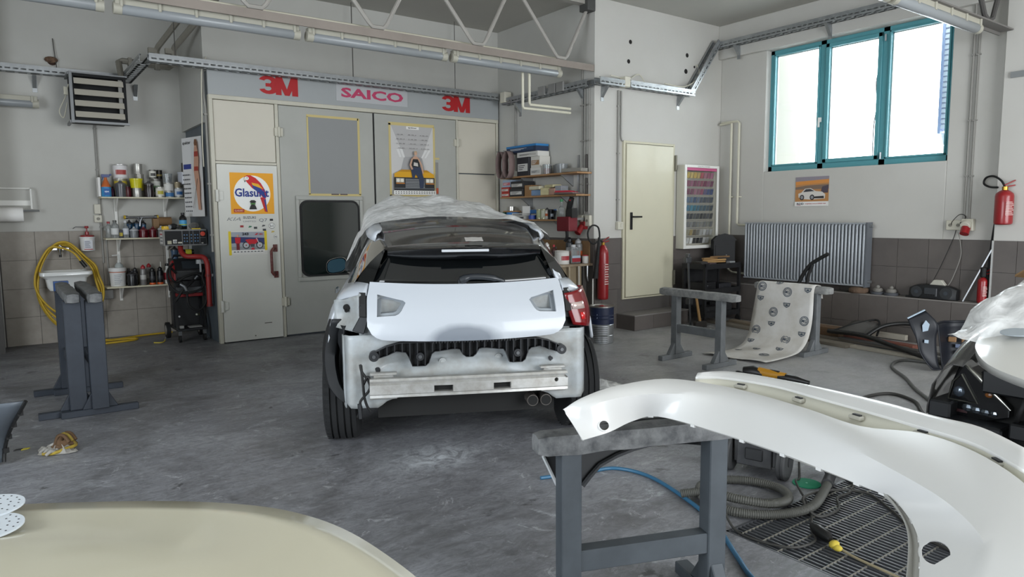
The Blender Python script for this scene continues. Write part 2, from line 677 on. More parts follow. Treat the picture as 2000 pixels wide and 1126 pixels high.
tiles(wwin, m_tileR, XW - 0.004, 'y', -1, 3.0, YD - 0.016, 0.52, 1.2, 3.34, 1.2, seed=4)
backing('grout_bed', wwin, 8.566, 8.57, 0.7, 3.0, 0, 1.2)
tiles(wwin, m_tileR, 8.566, 'y', -1, 0.7, 3.0, 0, 1.2, 0.7, 1.2, seed=5)
MB(mat('alu_trim', '#c9c8c4', 0.4, 0.6)).bx(8.548, 8.570, 2.985, 3.003, 0, 1.2).obj('corner_trim', wwin)
tiles(ledge, m_tileR, 8.502, 'y', -1, 3.0, YD - 0.016, 0, 0.508, 3.34, 0.508, seed=6)
tiles(step, m_tileR, 6.312, 'x', -1, 6.583, 7.62, 0, 0.188, 6.583, 0.188, seed=7)
MB(m_tileR).bx(6.571, 6.583, 6.30, YD - .016, 0, 0.188).obj('tile', step)

# ------------------------------------------------------------------ window
m_teal = mat('teal_paint', '#579aa2', 0.42, var=0.25, vs=6, col2='#5c8e99')
m_glass = mat('window_glass', '#eef4f6', 0.0, trans=1.0, spec=0.3)
m_alu = mat('brushed_steel', '#b9bbbd', 0.35, 0.9, var=0.2, vs=12)
m_white = mat('white_plastic', '#e4e3dd', 0.45)
win = thing('window_1', 'teal framed window with three panes above the radiator', 'window', (XW + 0.12, 4.72, WZ0))
del win['category']
win['kind'] = 'structure'
fx0, fx1 = XW + 0.10, XW + 0.17
f = MB(m_teal)
f.bx(fx0, fx1, WY0, WY1, WZ0, WZ0 + 0.075).bx(fx0, fx1, WY0, WY1, WZ1 - 0.055, WZ1)
f.bx(fx0, fx1, WY0, WY0 + 0.055, WZ0, WZ1).bx(fx0, fx1, WY1 - 0.06, WY1, WZ0, WZ1)
f.bx(fx0, fx1, 5.09, 5.17, WZ0, WZ1).bx(fx0, fx1, 4.29, 4.37, WZ0, WZ1)
f.obj('window_frame', win, bevel=0.004)
for i, (a, b) in enumerate(((3.605, 4.29), (4.37, 5.09), (5.17, 5.84))):
    z0, z1 = WZ0 + 0.075, WZ1 - 0.055
    s = MB(m_teal)
    w = 0.05 if i == 1 else 0.022
    s.bx(fx0 - 0.02, fx1 - 0.02, a, b, z0, z0 + w).bx(fx0 - 0.02, fx1 - 0.02, a, b, z1 - w, z1)
    s.bx(fx0 - 0.02, fx1 - 0.02, a, a + w, z0, z1).bx(fx0 - 0.02, fx1 - 0.02, b - w, b, z0, z1)
    so = s.obj('sash', win, bevel=0.004)
    MB(m_glass).bx(fx0 + 0.02, fx0 + 0.026, a + w, b - w, z0 + w, z1 - w).obj('pane', so)
    bd = MB(m_white)
    bd.bx(fx0 + 0.03, fx0 + 0.04, a + w, a + w + .012, z0 + w, z1 - w).bx(fx0 + 0.03, fx0 + 0.04, b - w - .012, b - w, z0 + w, z1 - w)
    bd.bx(fx0 + 0.03, fx0 + 0.04, a + w, b - w, z1 - w - .012, z1 - w)
    bd.obj('glazing_bead', so)
h = MB(m_white).bx(fx0 - 0.032, fx0 - 0.018, 5.118, 5.145, 2.69, 2.75).cyl((fx0 - .03, 5.131, 2.735), (fx0 - .06, 5.131, 2.735), .009, n=8)
h.bx(fx0 - 0.072, fx0 - 0.056, 5.12, 5.142, 2.62, 2.745)
h.obj('window_handle', win, bevel=0.003)
for z in (2.20, 3.60):
    MB(m_alu).cyl((fx0 - 0.03, 4.33, z - .04), (fx0 - .03, 4.33, z + .04), .011, n=8).obj('hinge', win)
# outside: plaster reveal, cable and the folded slat shutter box
m_out = mat('sunlit_render', '#8d8a80', 0.9)
tag(MB(m_out).bx(8.995, 9.6, 5.93, 6.1, 1.0, 4.3).obj('outer_wall_return'), 'pale plaster wall return outside, left of the window', 'wall return')
sh = thing('shutter_stack', 'white corrugated downpipe cladding outside the right window pane', 'shutter', (9.3, 3.78, 2.3))
m_slat = mat('slat_white', '#c3cad6', 0.5)
for k in range(23):
    z = 2.52 + k * 0.062
    MB(m_slat).box((9.3, 3.80, z), (0.1, 0.14, 0.045), R=Matrix.Rotation(0.25, 3, 'Y')).obj('slat', sh)
MB(mat('slat_rail', '#8f9dc0', 0.5)).bx(9.24, 9.36, 3.87, 3.9, 2.45, 4.0).bx(9.24, 9.36, 3.70, 3.73, 2.45, 4.0).obj('rail', sh)
MB(m_slat).lathe((9.3, 3.80, 2.32), [(.055, 0), (.075, .13)], 12).obj('spout', sh)
tag(MB(mat('grey_cord', '#4b4d4f', 0.7)).pipe(spline([(8.98, 4.72, 4.12), (9.3, 4.72, 4.05), (9.4, 4.71, 3.5), (9.4, 4.74, 3.2), (9.4, 4.72, 2.9), (9.4, 4.75, 2.6), (9.4, 4.74, 1.9)], 6), 0.007, 6).obj('outside_cable'),
    'thin loose cable hanging outside behind the middle window pane', 'cable')

# ------------------------------------------------------------------ door
m_door = mat('cream_steel', '#cfcab2', 0.42, var=0.3, vs=1.6, col2='#c0bda8', coat=0.1)
dr = thing('door_1', 'cream steel door with black handle above a low step', 'door', (7.17, YD - .02, 0.4))
del dr['category']
dr['kind'] = 'structure'
f = MB(mat('door_frame_paint', '#c5c0a8', 0.5))
f.bx(6.665, 6.705, YD - 0.03, YD + .02, 0.375, 2.47).bx(7.63, 7.665, YD - 0.03, YD + .02, 0.375, 2.47).bx(6.705, 7.63, YD - 0.03, YD + .02, 2.44, 2.47).bx(6.705, 7.63, YD - 0.03, YD + .02, 0.375, 0.397)
f.obj('door_frame', dr, bevel=0.003)
MB(m_door).bx(6.712, 7.622, YD - 0.045, YD - 0.004, 0.405, 2.43).obj('door_leaf', dr, bevel=0.004)
m_blk = mat('black_plastic', '#161616', 0.4)
h = MB(m_blk).box((6.80, YD - .05, 1.42), (.045, .012, .23)).cyl((6.80, YD - .05, 1.475), (6.80, YD - .105, 1.475), .012, n=10).bar((6.79, YD - .105, 1.475), (6.945, YD - .105, 1.475), .02, .022)
h.obj('door_handle', dr, bevel=0.004)
for z in (2.22, 0.62):
    MB(mat('hinge_grey', '#7d7a6c', 0.5, 0.3)).cyl((7.675, YD - .045, z - .1), (7.675, YD - .045, z + .1), .016, n=8).bx(7.655, 7.69, YD - .035, YD - .02, z - .12, z + .1).obj('hinge', dr)

# ------------------------------------------------------------------ cable trays
m_galv = mat('galvanised', '#a7aaab', 0.42, 0.75, var=0.45, vs=14, col2='#85888a')


def tray(p, q, h=0.085, w=0.11, up=(0, 0, 1), pitch=0.075, name='cable_tray', label=''):
    """perforated channel from p to q; the bottom, two slotted side webs and rolled lips"""
    p, q, up = Vector(p), Vector(q), Vector(up)
    a = (q - p).normalized()
    up = (up - a * up.dot(a)).normalized()
    sd = a.cross(up)
    L_ = (q - p).length
    mb = MB(m_galv)
    R = Matrix((sd, a, up)).transposed()

    def bxl(s0, s1, l0, l1, u0, u1):
        mb.box(p + sd * (s0 + s1) / 2 + a * (l0 + l1) / 2 + up * (u0 + u1) / 2, (s1 - s0, l1 - l0, u1 - u0), R=R)
    t = 0.003
    for s in (-1, 1):
        e = s * w / 2
        e0, e1 = min(e, e + s * t), max(e, e + s * t)
        bxl(e0, e1, 0, L_, 0, h * 0.26)
        bxl(e0, e1, 0, L_, h * 0.46, h)
        n = int(L_ / pitch)
        for k in range(n + 1):
            c = k * pitch
            bxl(e0, e1, max(0, c), min(L_, c + pitch * 0.30), h * 0.26, h * 0.46)
        bxl(min(e, e - s * .018), max(e, e - s * .018), 0, L_, h - t, h)
        bxl(e0 - .003, e1 + .003, 0, L_, h * .62, h * .66)
    for k in range(max(1, int(L_ / 0.12))):
        bxl(-w / 2, w / 2, k * 0.12, min(L_, k * 0.12 + 0.085), 0, t)
    bxl(-w / 2, -w / 4, 0, L_, 0, t)
    bxl(w / 4, w / 2, 0, L_, 0, t)
    o = mb.obj(name)
    tag(o, label, 'cable tray')
    return o


def bracket(c, d, label):
    """small triangular wall bracket under a tray, d points from the wall into the room"""
    c, d = Vector(c), Vector(d)
    s = Vector((0, 0, 1)).cross(d)
    mb = MB(m_galv).prism([(0, 0), (0.12, 0), (0.0, -0.14)], c - s * .02, d, (0, 0, 1), s * 0.04)
    mb.box(c + d * .004 + V(0, 0, -.11), (abs(s.x) * .05 + abs(d.x) * .006, abs(s.y) * .05 + abs(d.y) * .006, .14))
    tag(mb.obj('tray_bracket'), label, 'bracket')


tray((-0.9, YL - .09, 3.18), (1.42, YL - .09, 3.18), label='slotted cable tray along the left wall behind the louvred heater')
tray((1.40, YL - .04, 3.18), (1.40, 8.60, 3.18), label='slotted cable tray bridging from the left wall to the booth')
tray((1.42, 8.56, 3.18), (6.05, 8.56, 3.18), label='long slotted cable tray across the front of the booth fascia')
tray((6.07, 8.45, 3.10), (6.07, 6.62, 3.10), label='slotted cable tray on the wall above the three wooden shelves')
tray((6.12, 6.55, 3.12), (6.55, 6.55, 3.12), label='short bright cable tray on the outer corner of the door wall')
tray((6.66, 6.55, 3.13), (7.92, 6.55, 3.13), label='bright slotted cable tray above the cream door')
tray((7.90, 6.57, 3.14), (8.50, 6.57, 3.92), label='sloping cable tray rising towards the window wall corner')
tray((8.53, 6.62, 3.86), (8.53, 3.3, 3.86), label='slotted cable tray along the lintel above the window')
bracket((0.82, YL, 3.16), (0, -1, 0), 'galvanised bracket under the tray left of the heater')
bracket((0.45, YL, 3.16), (0, -1, 0), 'galvanised bracket under the tray at the far left wall')
bracket((1.5, YL, 3.16), (0, -1, 0), 'galvanised bracket under the tray right of the heater')
bracket((XS, 8.2, 3.1), (-1, 0, 0), 'galvanised bracket under the tray beside the booth corner')
bracket((XS, 6.85, 3.1), (-1, 0, 0), 'galvanised bracket under the tray near the wall corner')
bracket((6.3, YD, 3.12), (0, -1, 0), 'small bracket under the short bright tray at the corner')
bracket((7.74, YD, 3.13), (0, -1, 0), 'small bracket under the bright tray right of the door')
bracket((8.61, 6.3, 3.86), (-1, 0, 0), 'bracket under the window tray near the room corner')
bracket((8.61, 4.95, 3.86), (-1, 0, 0), 'bracket under the window tray above the middle pane')

m_cond = mat('conduit_grey', '#8c8a84', 0.5)
m_cream = mat('cream_pvc', '#cfcbb8', 0.5)


def box_thing(name, label, cat, c, d, m, bevel=0.004, extra=None):
    mb = MB(m).box(c, d)
    if extra:
        extra(mb)
    return tag(mb.obj(name, bevel=bevel), label, cat)


def conduit(pts, label, r=0.012, m=None, clips=(), name='conduit', cat='conduit'):
    c = MB(m or m_cond).pipe(pts, r, 8)
    for (p, d) in clips:
        c.box(p, d)
    return tag(c.obj(name, smooth=40), label, cat)


conduit([(1.03, YL - .02, 3.16), (1.03, YL - .02, 0.95)], 'thin grey conduit running down the left wall beside the shelves', .013, clips=[((1.03, YL - .02, z), (.04, .03, .012)) for z in (2.6, 2.1, 1.4)])
conduit([(1.075, YL - .02, 1.30), (1.075, YL - .02, 0.62)], 'short grey conduit below the socket by the shelves', .011)
conduit([(6.155, 8.30, 3.08), (6.155, 8.30, 2.15)], 'grey conduit dropping from the tray behind the blue box', .018)
for k, (y, n) in enumerate(((6.86, 'left'), (6.81, 'middle'), (6.73, 'right'))):
    conduit([(6.155, y, 3.4 if k == 0 else 3.1), (6.155, y, 1.52)], n + ' of the three conduits beside the wooden shelves', .013, m_cond, clips=[((6.15, y, z), (.03, .05, .015)) for z in (2.9, 2.45, 1.9)])
for k, (z0, z1) in enumerate(((2.07, 2.28), (1.55, 1.98))):
    tag(MB(m_grout).box((6.15, 6.77, (z0 + z1) / 2), (.02, .035, z1 - z0)).obj('spare_blade', bevel=.008), ('upper' if k == 0 else 'lower') + ' dark blade hanging between the conduits by the shelves', 'blade')
conduit([(6.575, YD - .018, 3.1), (6.575, YD - .018, 1.42)], 'left grey conduit running down beside the cream door', .014, clips=[((6.575, YD - .018, z), (.04, .03, .015)) for z in (2.9, 2.3, 1.7)])
conduit([(6.625, YD - .018, 3.1), (6.625, YD - .018, 2.52), (6.64, YD - .018, 2.47), (6.70, YD - .018, 2.46)], 'right grey conduit bending onto the door frame', .011)
for k, y in enumerate((3.335, 3.285)):
    conduit([(8.675, y, 3.9), (8.675, y, 1.42)], ('left' if k == 0 else 'right') + ' of the two grey conduits right of the window', .013, clips=[((8.675, y, z), (.03, .045, .015)) for z in (3.2, 2.5, 1.9)])
# cream heating pipes by the window corner
conduit([(8.68, 6.62, 2.82), (8.62, 6.55, 2.82), (8.62, 6.30, 2.82), (8.62, 6.27, 2.79), (8.62, 6.27, 1.37), (8.62, 6.24, 1.345), (8.55, 6.05, 1.345)], 'cream heating pipe bending down into the radiator top', .016, m_cream, name='heating_pipe', cat='pipe', clips=[((8.65, 6.27, 1.75), (.07, .05, .015))])
conduit([(8.62, 6.60, 2.80), (8.62, 6.40, 2.80), (8.62, 6.40, 0.70), (8.58, 6.30, 0.66), (8.52, 6.05, 0.66)], 'cream heating pipe running down behind the black box', .016, m_cream, name='heating_pipe', cat='pipe', clips=[((8.65, 6.40, 1.75), (.07, .05, .015))])
# cream pipe bracket hanging under the truss
conduit([(5.15, 6.8, 3.3), (5.15, 6.8, 2.80), (5.16, 6.8, 2.78), (5.9, 6.8, 2.78)], 'cream pipe hanging from the light row with a short sideways end', .016, m_cream, name='hanging_pipe', cat='pipe')
conduit([(5.25, 6.8, 3.3), (5.25, 6.8, 2.85), (5.26, 6.8, 2.83), (5.9, 6.8, 2.83)], 'second cream pipe hanging beside the first under the lights', .016, m_cream, name='hanging_pipe', cat='pipe')

m_sock = mat('socket_ivory', '#cdc9b9', 0.45)
m_red = mat('red_gloss', '#8e171c', 0.35, coat=0.3)


def socket(name, label, c, d, holes, n=(0, -1, 0)):
    t = thing(name, label, 'socket', c)
    c, n = Vector(c), Vector(n)
    s = n.cross(Vector((0, 0, 1)))
    sz = Vector((abs(s.x) * d[0] + abs(n.x) * d[2], abs(s.y) * d[0] + abs(n.y) * d[2], d[1]))
    MB(m_sock).box(c, sz).obj('housing', t, bevel=0.006)
    R = Matrix((s, Vector((0, 0, 1)), -n)).transposed()
    for (a, b) in holes:
        p = c - s * a + V(0, 0, b) + n * (d[2] / 2)
        MB(mat('socket_dark', '#8e8a7d', 0.5)).cyl(p - n * .002, p + n * .004, .02, n=14).obj('outlet', t)
        MB(m_blk).cyl(p + s * .009, p + s * .009 + n * .006, .004, n=6).cyl(p - s * .009, p - s * .009 + n * .006, .004, n=6).obj('pin_hole', t)
    return t


socket('wall_socket', 'ivory double socket on the wall left of the middle shelf', (1.0, YL - .03, 1.50), (.085, .09, .05), [(0, 0)])
tag(MB(m_sock).box((1.0, YL - .03, 1.62), (.07, .04, .12)).obj('wall_switch', bevel=.005), 'small ivory box on the wall above the left socket', 'switch box')
tag(MB(mat('box_grey', '#8b8a87', 0.5)).box((1.05, YL - .045, 0.56), (.12, .06, .12)).obj('junction_box', bevel=.008), 'grey junction box on the tiles below the left shelves', 'junction box')
socket('wall_socket', 'ivory socket below the conduits left of the extinguisher hose', (6.14, 6.86, 1.43), (.09, .14, .05), [(0, 0)], (-1, 0, 0))
socket('wall_socket', 'ivory socket at the corner above the extinguisher', (6.14, 6.72, 1.43), (.09, .14, .05), [(0, 0)], (-1, 0, 0))
tag(MB(m_red).cyl((6.10, 6.80, 1.36), (6.02, 6.80, 1.27), .04, .045, n=14).box((6.13, 6.80, 1.37), (.06, .09, .1)).obj('power_connector', smooth=40, bevel=.003), 'red power connector on the wall above the workbench', 'connector')
socket('wall_socket', 'ivory double socket on the window wall above the radio', (8.67, 3.42, 1.36), (.17, .11, .04), [(-.04, 0), (.04, 0)], (-1, 0, 0))
t = thing('power_outlet', 'grey round power outlet with red cover on the window wall', 'outlet', (8.67, 3.29, 1.36))
MB(m_sock).bx(8.62, 8.685, 3.22, 3.34, 1.30, 1.43).cyl((8.62, 3.28, 1.38), (8.57, 3.28, 1.35), .05, n=16).obj('housing', t, bevel=.004)
MB(m_red).cyl((8.60, 3.28, 1.335), (8.56, 3.28, 1.265), .045, n=16).obj('red_cover', t, smooth=40)
tag(MB(m_sock).box((6.60, YD - .03, 1.36), (.10, .05, .10)).bx(6.595, 6.625, YD - .062, YD - .054, 1.34, 1.39).obj('light_switch', bevel=.004), 'ivory light switch left of the cream door', 'switch')
tag(MB(m_sock).box((6.60, 6.54, 3.19), (.10, .10, .13)).obj('junction_box', bevel=.006), 'ivory junction box between the bright trays above the door', 'junction box')
tag(MB(m_sock).box((6.05, 8.40, 3.20), (.12, .12, .15)).obj('junction_box', bevel=.006), 'ivory junction box where the trays meet at the booth corner', 'junction box')
for k, y in enumerate((7.5, 7.28, 7.12)):
    tag(MB(mat('box_grey', '#8b8a87', 0.5)).box((6.0, y, 3.16), (.03, .14, .12)).obj('junction_box', bevel=.004), 'grey box fixed to the tray over the shelves, %s from the booth' % ORD[k], 'junction box')
# old bolt holes in the plaster
for k, (x, z, r) in enumerate(((6.77, 3.49, .028), (6.80, 3.74, .028), (7.92, 3.71, .03), (7.90, 3.49, .034), (8.08, 3.57, .018))):
    MB(mat('hole_dark', '#1d1b19', 0.95)).cyl((x, YD + .004, z), (x, YD - .0015, z), r, n=14).obj('bolt_hole', wd)
MB(mat('soot', '#3b2a22', 0.95)).cyl((0.64, YL + .004, 3.36), (0.64, YL - .0015, 3.36), .05, n=12).obj('pipe_hole', wl)
tag(MB(mat('rag_fibre', '#7d6450', 0.95, var=.8, vs=30, col2='#2a1a14')).ell((0.63, YL - .03, 3.37), (.07, .03, .038), 14).obj('insulation_tuft', smooth=60), 'brown tuft of insulation in the wall hole above the heater', 'insulation')
conduit(spline([(6.3, 6.5, 3.24), (6.7, 6.6, 3.25), (6.94, 6.63, 3.34), (7.02, 6.58, 3.22)], 6), 'loose cream cable looping up over the door tray', .006, m_cream, name='loose_cable', cat='cable')
conduit(spline([(7.3, 6.5, 3.24), (7.7, 6.52, 3.24), (8.0, 6.56, 3.36), (8.15, 6.62, 3.5), (8.1, 6.63, 3.6)], 6), 'loose cable rising beside the sloping tray', .007, m_cream, name='loose_cable', cat='cable')

# ------------------------------------------------------------------ roof trusses and strip lights
m_truss = mat('truss_paint', '#a7a39c', 0.55, var=0.3, vs=4, col2='#8d8983')
m_chord = mat('truss_chord', '#8f857c', 0.6, var=0.4, vs=3, col2='#766d65')
TY = 6.73
tr = thing('roof_truss', 'long grey lattice roof truss spanning above the car', 'truss', (1.2, TY, 3.33))
c = MB(m_chord).bx(-3.9, 6.13, TY - .11, TY + .06, 3.355, 3.365).bx(-3.9, 6.13, TY - .115, TY - .10, 3.285, 3.365)
c.obj('bottom_chord', tr)
MB(m_truss).bx(-3.9, 6.13, TY - .05, TY + .05, 4.10, 4.16).obj('top_chord', tr)
for k in range(9):
    x = 5.64 - 1.21 * k
    MB(m_truss).pipe([(x + .5, TY, 4.12), (x + .10, TY - .06, 3.44), (x + .06, TY - .06, 3.40), (x - .06, TY - .06, 3.40), (x - .10, TY - .06, 3.44), (x - .62, TY, 4.12)], .022, 8).obj('lattice_rod', tr, smooth=40)
MB(mat('bracket_dark', '#4a4a48', 0.6)).bx(6.03, 6.16, TY - .1, TY + .05, 4.02, 4.2).obj('wall_shoe', tr)
MB(m_cream).pipe([(-3.9, TY + .15, 3.44), (5.75, TY + .15, 3.44)], .016, 6).pipe([(-3.9, TY + .20, 3.43), (5.75, TY + .20, 3.43)], .012, 6).obj('cable_pipe', tr)
m_lampb = mat('lamp_body', '#a9a698', 0.55)
m_tube = mat('lamp_cover', '#8d9193', 0.3)


def strip_light(p, q, label, up=V(0, 0, 1)):
    p, q = Vector(p), Vector(q)
    a = (q - p).normalized()
    t = thing('strip_light', label, 'strip light', tuple((p + q) / 2), group='fluorescent strip lights')
    b = MB(m_lampb).bar(p + up * .05, q + up * .05, .075, .06)
    for k in range(6):
        c = p + (q - p) * (0.03 + 0.188 * k) + up * .045
        b.bar(c - a * .012, c + a * .012, .11, .075)
    b.obj('body', t, bevel=.004)
    MB(m_tube).pipe([p, p + a * .02, q - a * .02, q], [.035, .048, .048, .035], 12).obj('tube_cover', t, smooth=50)
    for s, e in ((1, p), (-1, q)):
        MB(m_lampb).pipe([e - a * s * .012, e + a * s * .05], .05, 12).obj('end_cap', t, smooth=40)
    return t


for k in range(4):
    x1 = 5.66 - 1.62 * k
    strip_light((x1 - 1.53, TY, 3.225), (x1, TY, 3.225), 'grey strip light under the long truss, %s from the column' % ORD[k])
strip_light((-1.25, 9.95, 2.83), (0.46, 9.95, 2.83), 'old grey strip light on the far left wall')
# second truss with a strip light in the upper right corner
t2 = thing('roof_truss', 'dark lattice truss end in the upper right corner', 'truss', (6.5, 3.0, 3.35))
MB(mat('truss_dark', '#6f6c68', 0.6)).bx(-3.9, 8.55, 2.93, 3.07, 3.36, 3.375).bx(-3.9, 8.55, 3.05, 3.065, 3.33, 3.42).obj('bottom_chord', t2)
MB(mat('truss_dark', '#6f6c68', 0.6)).bx(-3.9, 8.55, 2.95, 3.05, 4.10, 4.16).obj('top_chord', t2)
for k in range(9):
    x = 8.1 - 1.21 * k
    MB(mat('truss_darker', '#4d4b49', 0.6)).pipe([(x + .42, 3.0, 4.12), (x + .1, 3.0, 3.44), (x, 3.0, 3.40), (x - .1, 3.0, 3.44), (x - .6, 3.0, 4.12)], .026, 8).obj('lattice_rod', t2, smooth=40)
strip_light((6.15, 3.0, 3.285), (7.86, 3.0, 3.285), 'strip light under the dark truss in the upper right corner')
strip_light((4.35, 3.0, 3.285), (6.05, 3.0, 3.285), 'strip light under the dark truss, farther from the window')
# threaded rods holding the tray in front of the booth
for k, (x, n) in enumerate(((1.70, 'leftmost'), (3.79, 'middle'), (5.32, 'right'))):
    tag(MB(mat('rod_dark', '#5a5854', 0.5, 0.6)).cyl((x, 8.6, 3.24), (x, 8.6, ZC), .005, n=6).obj('threaded_rod'), n + ' thin steel rod holding the booth cable tray', 'rod')
tag(MB(mat('rod_dark', '#5a5854', 0.5, 0.6)).cyl((0.68, YL - .05, 3.26), (0.66, YL - .02, 3.62), .005, n=6).obj('threaded_rod'), 'short thin steel rod standing on the left wall tray', 'rod')
MB(mat('rail_grey', '#8d9090', 0.5, 0.5)).bx(8.545, 8.566, 2.3, 2.93, 2.88, 2.94).obj('wall_rail', wwin)
# grey steel feed pipes of the heater
m_iron = mat('iron_pipe', '#8d897e', 0.6, 0.1, var=0.4, vs=8)
conduit([(1.30, 9.62, 3.12), (1.30, 9.80, 3.38), (1.34, 9.80, 3.40), (1.86, 9.80, 3.38), (1.90, 9.80, 3.42)], 'grey iron pipe elbow feeding the louvred heater', .035, m_iron, name='heating_pipe', cat='pipe', clips=[((1.42, 9.80, 3.395), (.04, .09, .09))])
conduit([(1.67, 9.5, 3.28), (1.67, 9.5, 3.50), (1.685, 9.46, 3.545), (1.83, 8.9, 3.77), (2.05, 8.1, 4.09), (2.10, 7.9, 4.19)], 'left of two grey iron pipes rising to the ceiling', .034, m_iron, name='heating_pipe', cat='pipe', clips=[((1.63, 9.5, 3.50), (.10, .06, .06))])
conduit([(1.80, 9.2, 3.28), (1.80, 9.2, 3.46), (1.81, 9.16, 3.50), (1.95, 8.6, 3.70), (2.20, 7.6, 4.06), (2.28, 7.28, 4.19)], 'right of two grey iron pipes rising to the ceiling', .034, m_iron, name='heating_pipe', cat='pipe', clips=[((1.76, 9.2, 3.45), (.10, .06, .06))])
# ------------------------------------------------------------------ spray booth
m_bgrey = mat('booth_grey', '#aaaaa3', 0.5, var=0.45, vs=1.4, col2='#96968e', bump=0.03, bs=6)
m_bfas = mat('booth_fascia', '#9fa2a2', 0.5, var=0.25, vs=1.0, col2='#939694')
m_bcream = mat('booth_cream', '#c9c3b4', 0.5, var=0.35, vs=1.2, col2='#b9b3a6')
m_bwhite = mat('booth_door_white', '#d2d1c8', 0.45, var=0.3, vs=1.5, col2='#c3c3bd')
m_bframe = mat('booth_frame', '#c4c0b0', 0.5, var=0.3, vs=3)
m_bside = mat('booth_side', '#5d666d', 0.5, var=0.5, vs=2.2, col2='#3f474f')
m_bglass = mat('booth_glass', '#141d1b', 0.06, coat=0.3)
m_rubber = mat('rubber_black', '#141414', 0.7)
booth = thing('spray_booth', 'large pale grey spray booth with double doors and red lettered fascia', 'spray booth', (4.1, 8.9, 0))
MB(m_bside).bx(2.06, 6.14, 8.79, 10.05, 0, 2.62).bx(2.06, 6.14, 8.79, 8.9, 2.62, 3.2).obj('body', booth)
MB(m_bfas).bx(2.05, 6.14, 8.715, 8.758, 2.925, 3.27).obj('fascia', booth)
f = MB(m_bframe)
f.bx(2.05, 2.095, 8.72, 8.79, 0, 2.925).bx(2.05, 6.14, 8.715, 8.79, 2.875, 2.925).bx(2.81, 2.85, 8.725, 8.79, 0, 2.875).bx(5.405, 5.435, 8.725, 8.79, 0, 2.875).bx(6.105, 6.14, 8.72, 8.79, 0, 2.925)
f.bx(2.095, 2.81, 8.73, 8.79, 2.135, 2.165)
f.obj('frame', booth, bevel=.004)
MB(m_bcream).bx(2.10, 2.805, 8.74, 8.785, 2.17, 2.87).obj('upper_panel', booth, bevel=.003)
MB(m_bcream).bx(5.44, 6.10, 8.74, 8.785, 2.125, 2.87).obj('upper_panel', booth, bevel=.003)
MB(m_bcream).bx(5.44, 6.10, 8.74, 8.785, 0.02, 2.11).obj('lower_panel', booth, bevel=.003)
d1 = MB(m_bwhite).bx(2.10, 2.805, 8.71, 8.76, 0.012, 2.13).obj('service_door', booth, bevel=.004)
m_hred = mat('handle_red', '#5d1c1c', 0.5, var=.6, vs=30, col2='#7a5a50')
MB(m_hred).pipe([(2.735, 8.705, 1.12), (2.70, 8.66, 1.12), (2.675, 8.65, 1.09), (2.675, 8.65, 0.83), (2.70, 8.66, 0.80), (2.735, 8.705, 0.80)], .017, 8).bx(2.715, 2.765, 8.695, 8.712, 1.08, 1.17).bx(2.715, 2.765, 8.695, 8.712, 0.76, 0.84).obj('door_handle', d1, smooth=40)
for z in (1.76, 0.45):
    MB(m_bwhite).cyl((2.09, 8.695, z - .07), (2.09, 8.695, z + .07), .02, n=10).bx(2.075, 2.16, 8.70, 8.712, z - .05, z + .05).obj('hinge', d1, bevel=.002)
MB(mat('scuff_dark', '#6d6a60', 0.7)).box((2.62, 8.708, 0.205), (.09, .003, .01)).box((2.46, 8.708, 0.06), (.014, .003, .014)).obj('scuff', d1)


def rrect(x0, x1, z0, z1, r, n=6):
    out = []
    for (cx, cz, a0) in ((x1 - r, z1 - r, 0), (x0 + r, z1 - r, 90), (x0 + r, z0 + r, 180), (x1 - r, z0 + r, 270)):
        for k in range(n + 1):
            a = math.radians(a0 + 90 * k / n)
            out.append((cx + r * math.cos(a), cz + r * math.sin(a)))
    return out


for i, (x0, x1, wx0, wx1) in enumerate(((2.855, 4.108, 3.085, 3.86), (4.132, 5.40, 4.42, 5.195))):
    dl = MB(m_bgrey).bx(x0, x1, 8.735, 8.78, 0.02, 2.87).obj('big_door', booth, bevel=.004)
    fr = MB(m_bgrey)
    for (a, b, c, e) in ((wx0 - .06, wx1 + .06, 1.72, 1.77), (wx0 - .06, wx1 + .06, 0.69, 0.74), (wx0 - .06, wx0 - .02, .74, 1.72), (wx1 + .02, wx1 + .06, .74, 1.72)):
        fr.bx(a, b, 8.705, 8.736, c, e)
    fr.obj('window_surround', dl, bevel=.004)
    MB(m_rubber).prism(rrect(wx0 - .012, wx1 + .012, .745, 1.715, .10), (0, 8.736, 0), (1, 0, 0), (0, 0, 1), (0, -.018, 0)).obj('rubber_seal', dl)
    MB(m_bglass).prism(rrect(wx0 + .012, wx1 - .012, .77, 1.69, .085), (0, 8.72, 0), (1, 0, 0), (0, 0, 1), (0, -.006, 0)).obj('pane', dl)
MB(m_rubber).bx(4.110, 4.130, 8.74, 8.78, 0.02, 2.87).obj('rubber_seal', booth)
for x, zs in ((2.845, (2.54, .45)), (5.41, (2.55, .5))):
    for z in zs:
        MB(m_bframe).cyl((x, 8.70, z - .06), (x, 8.70, z + .06), .018, n=10).bx(x - .05, x + .05, 8.706, 8.735, z - .05, z + .05).obj('hinge', booth, bevel=.002)
MB(mat('seam_dark', '#2b2a28', .8)).bx(6.142, 6.168, 8.75, 8.80, 0, 3.25).obj('corner_gap', booth)

m_3m = flat('#ad1218')
FY = 8.714


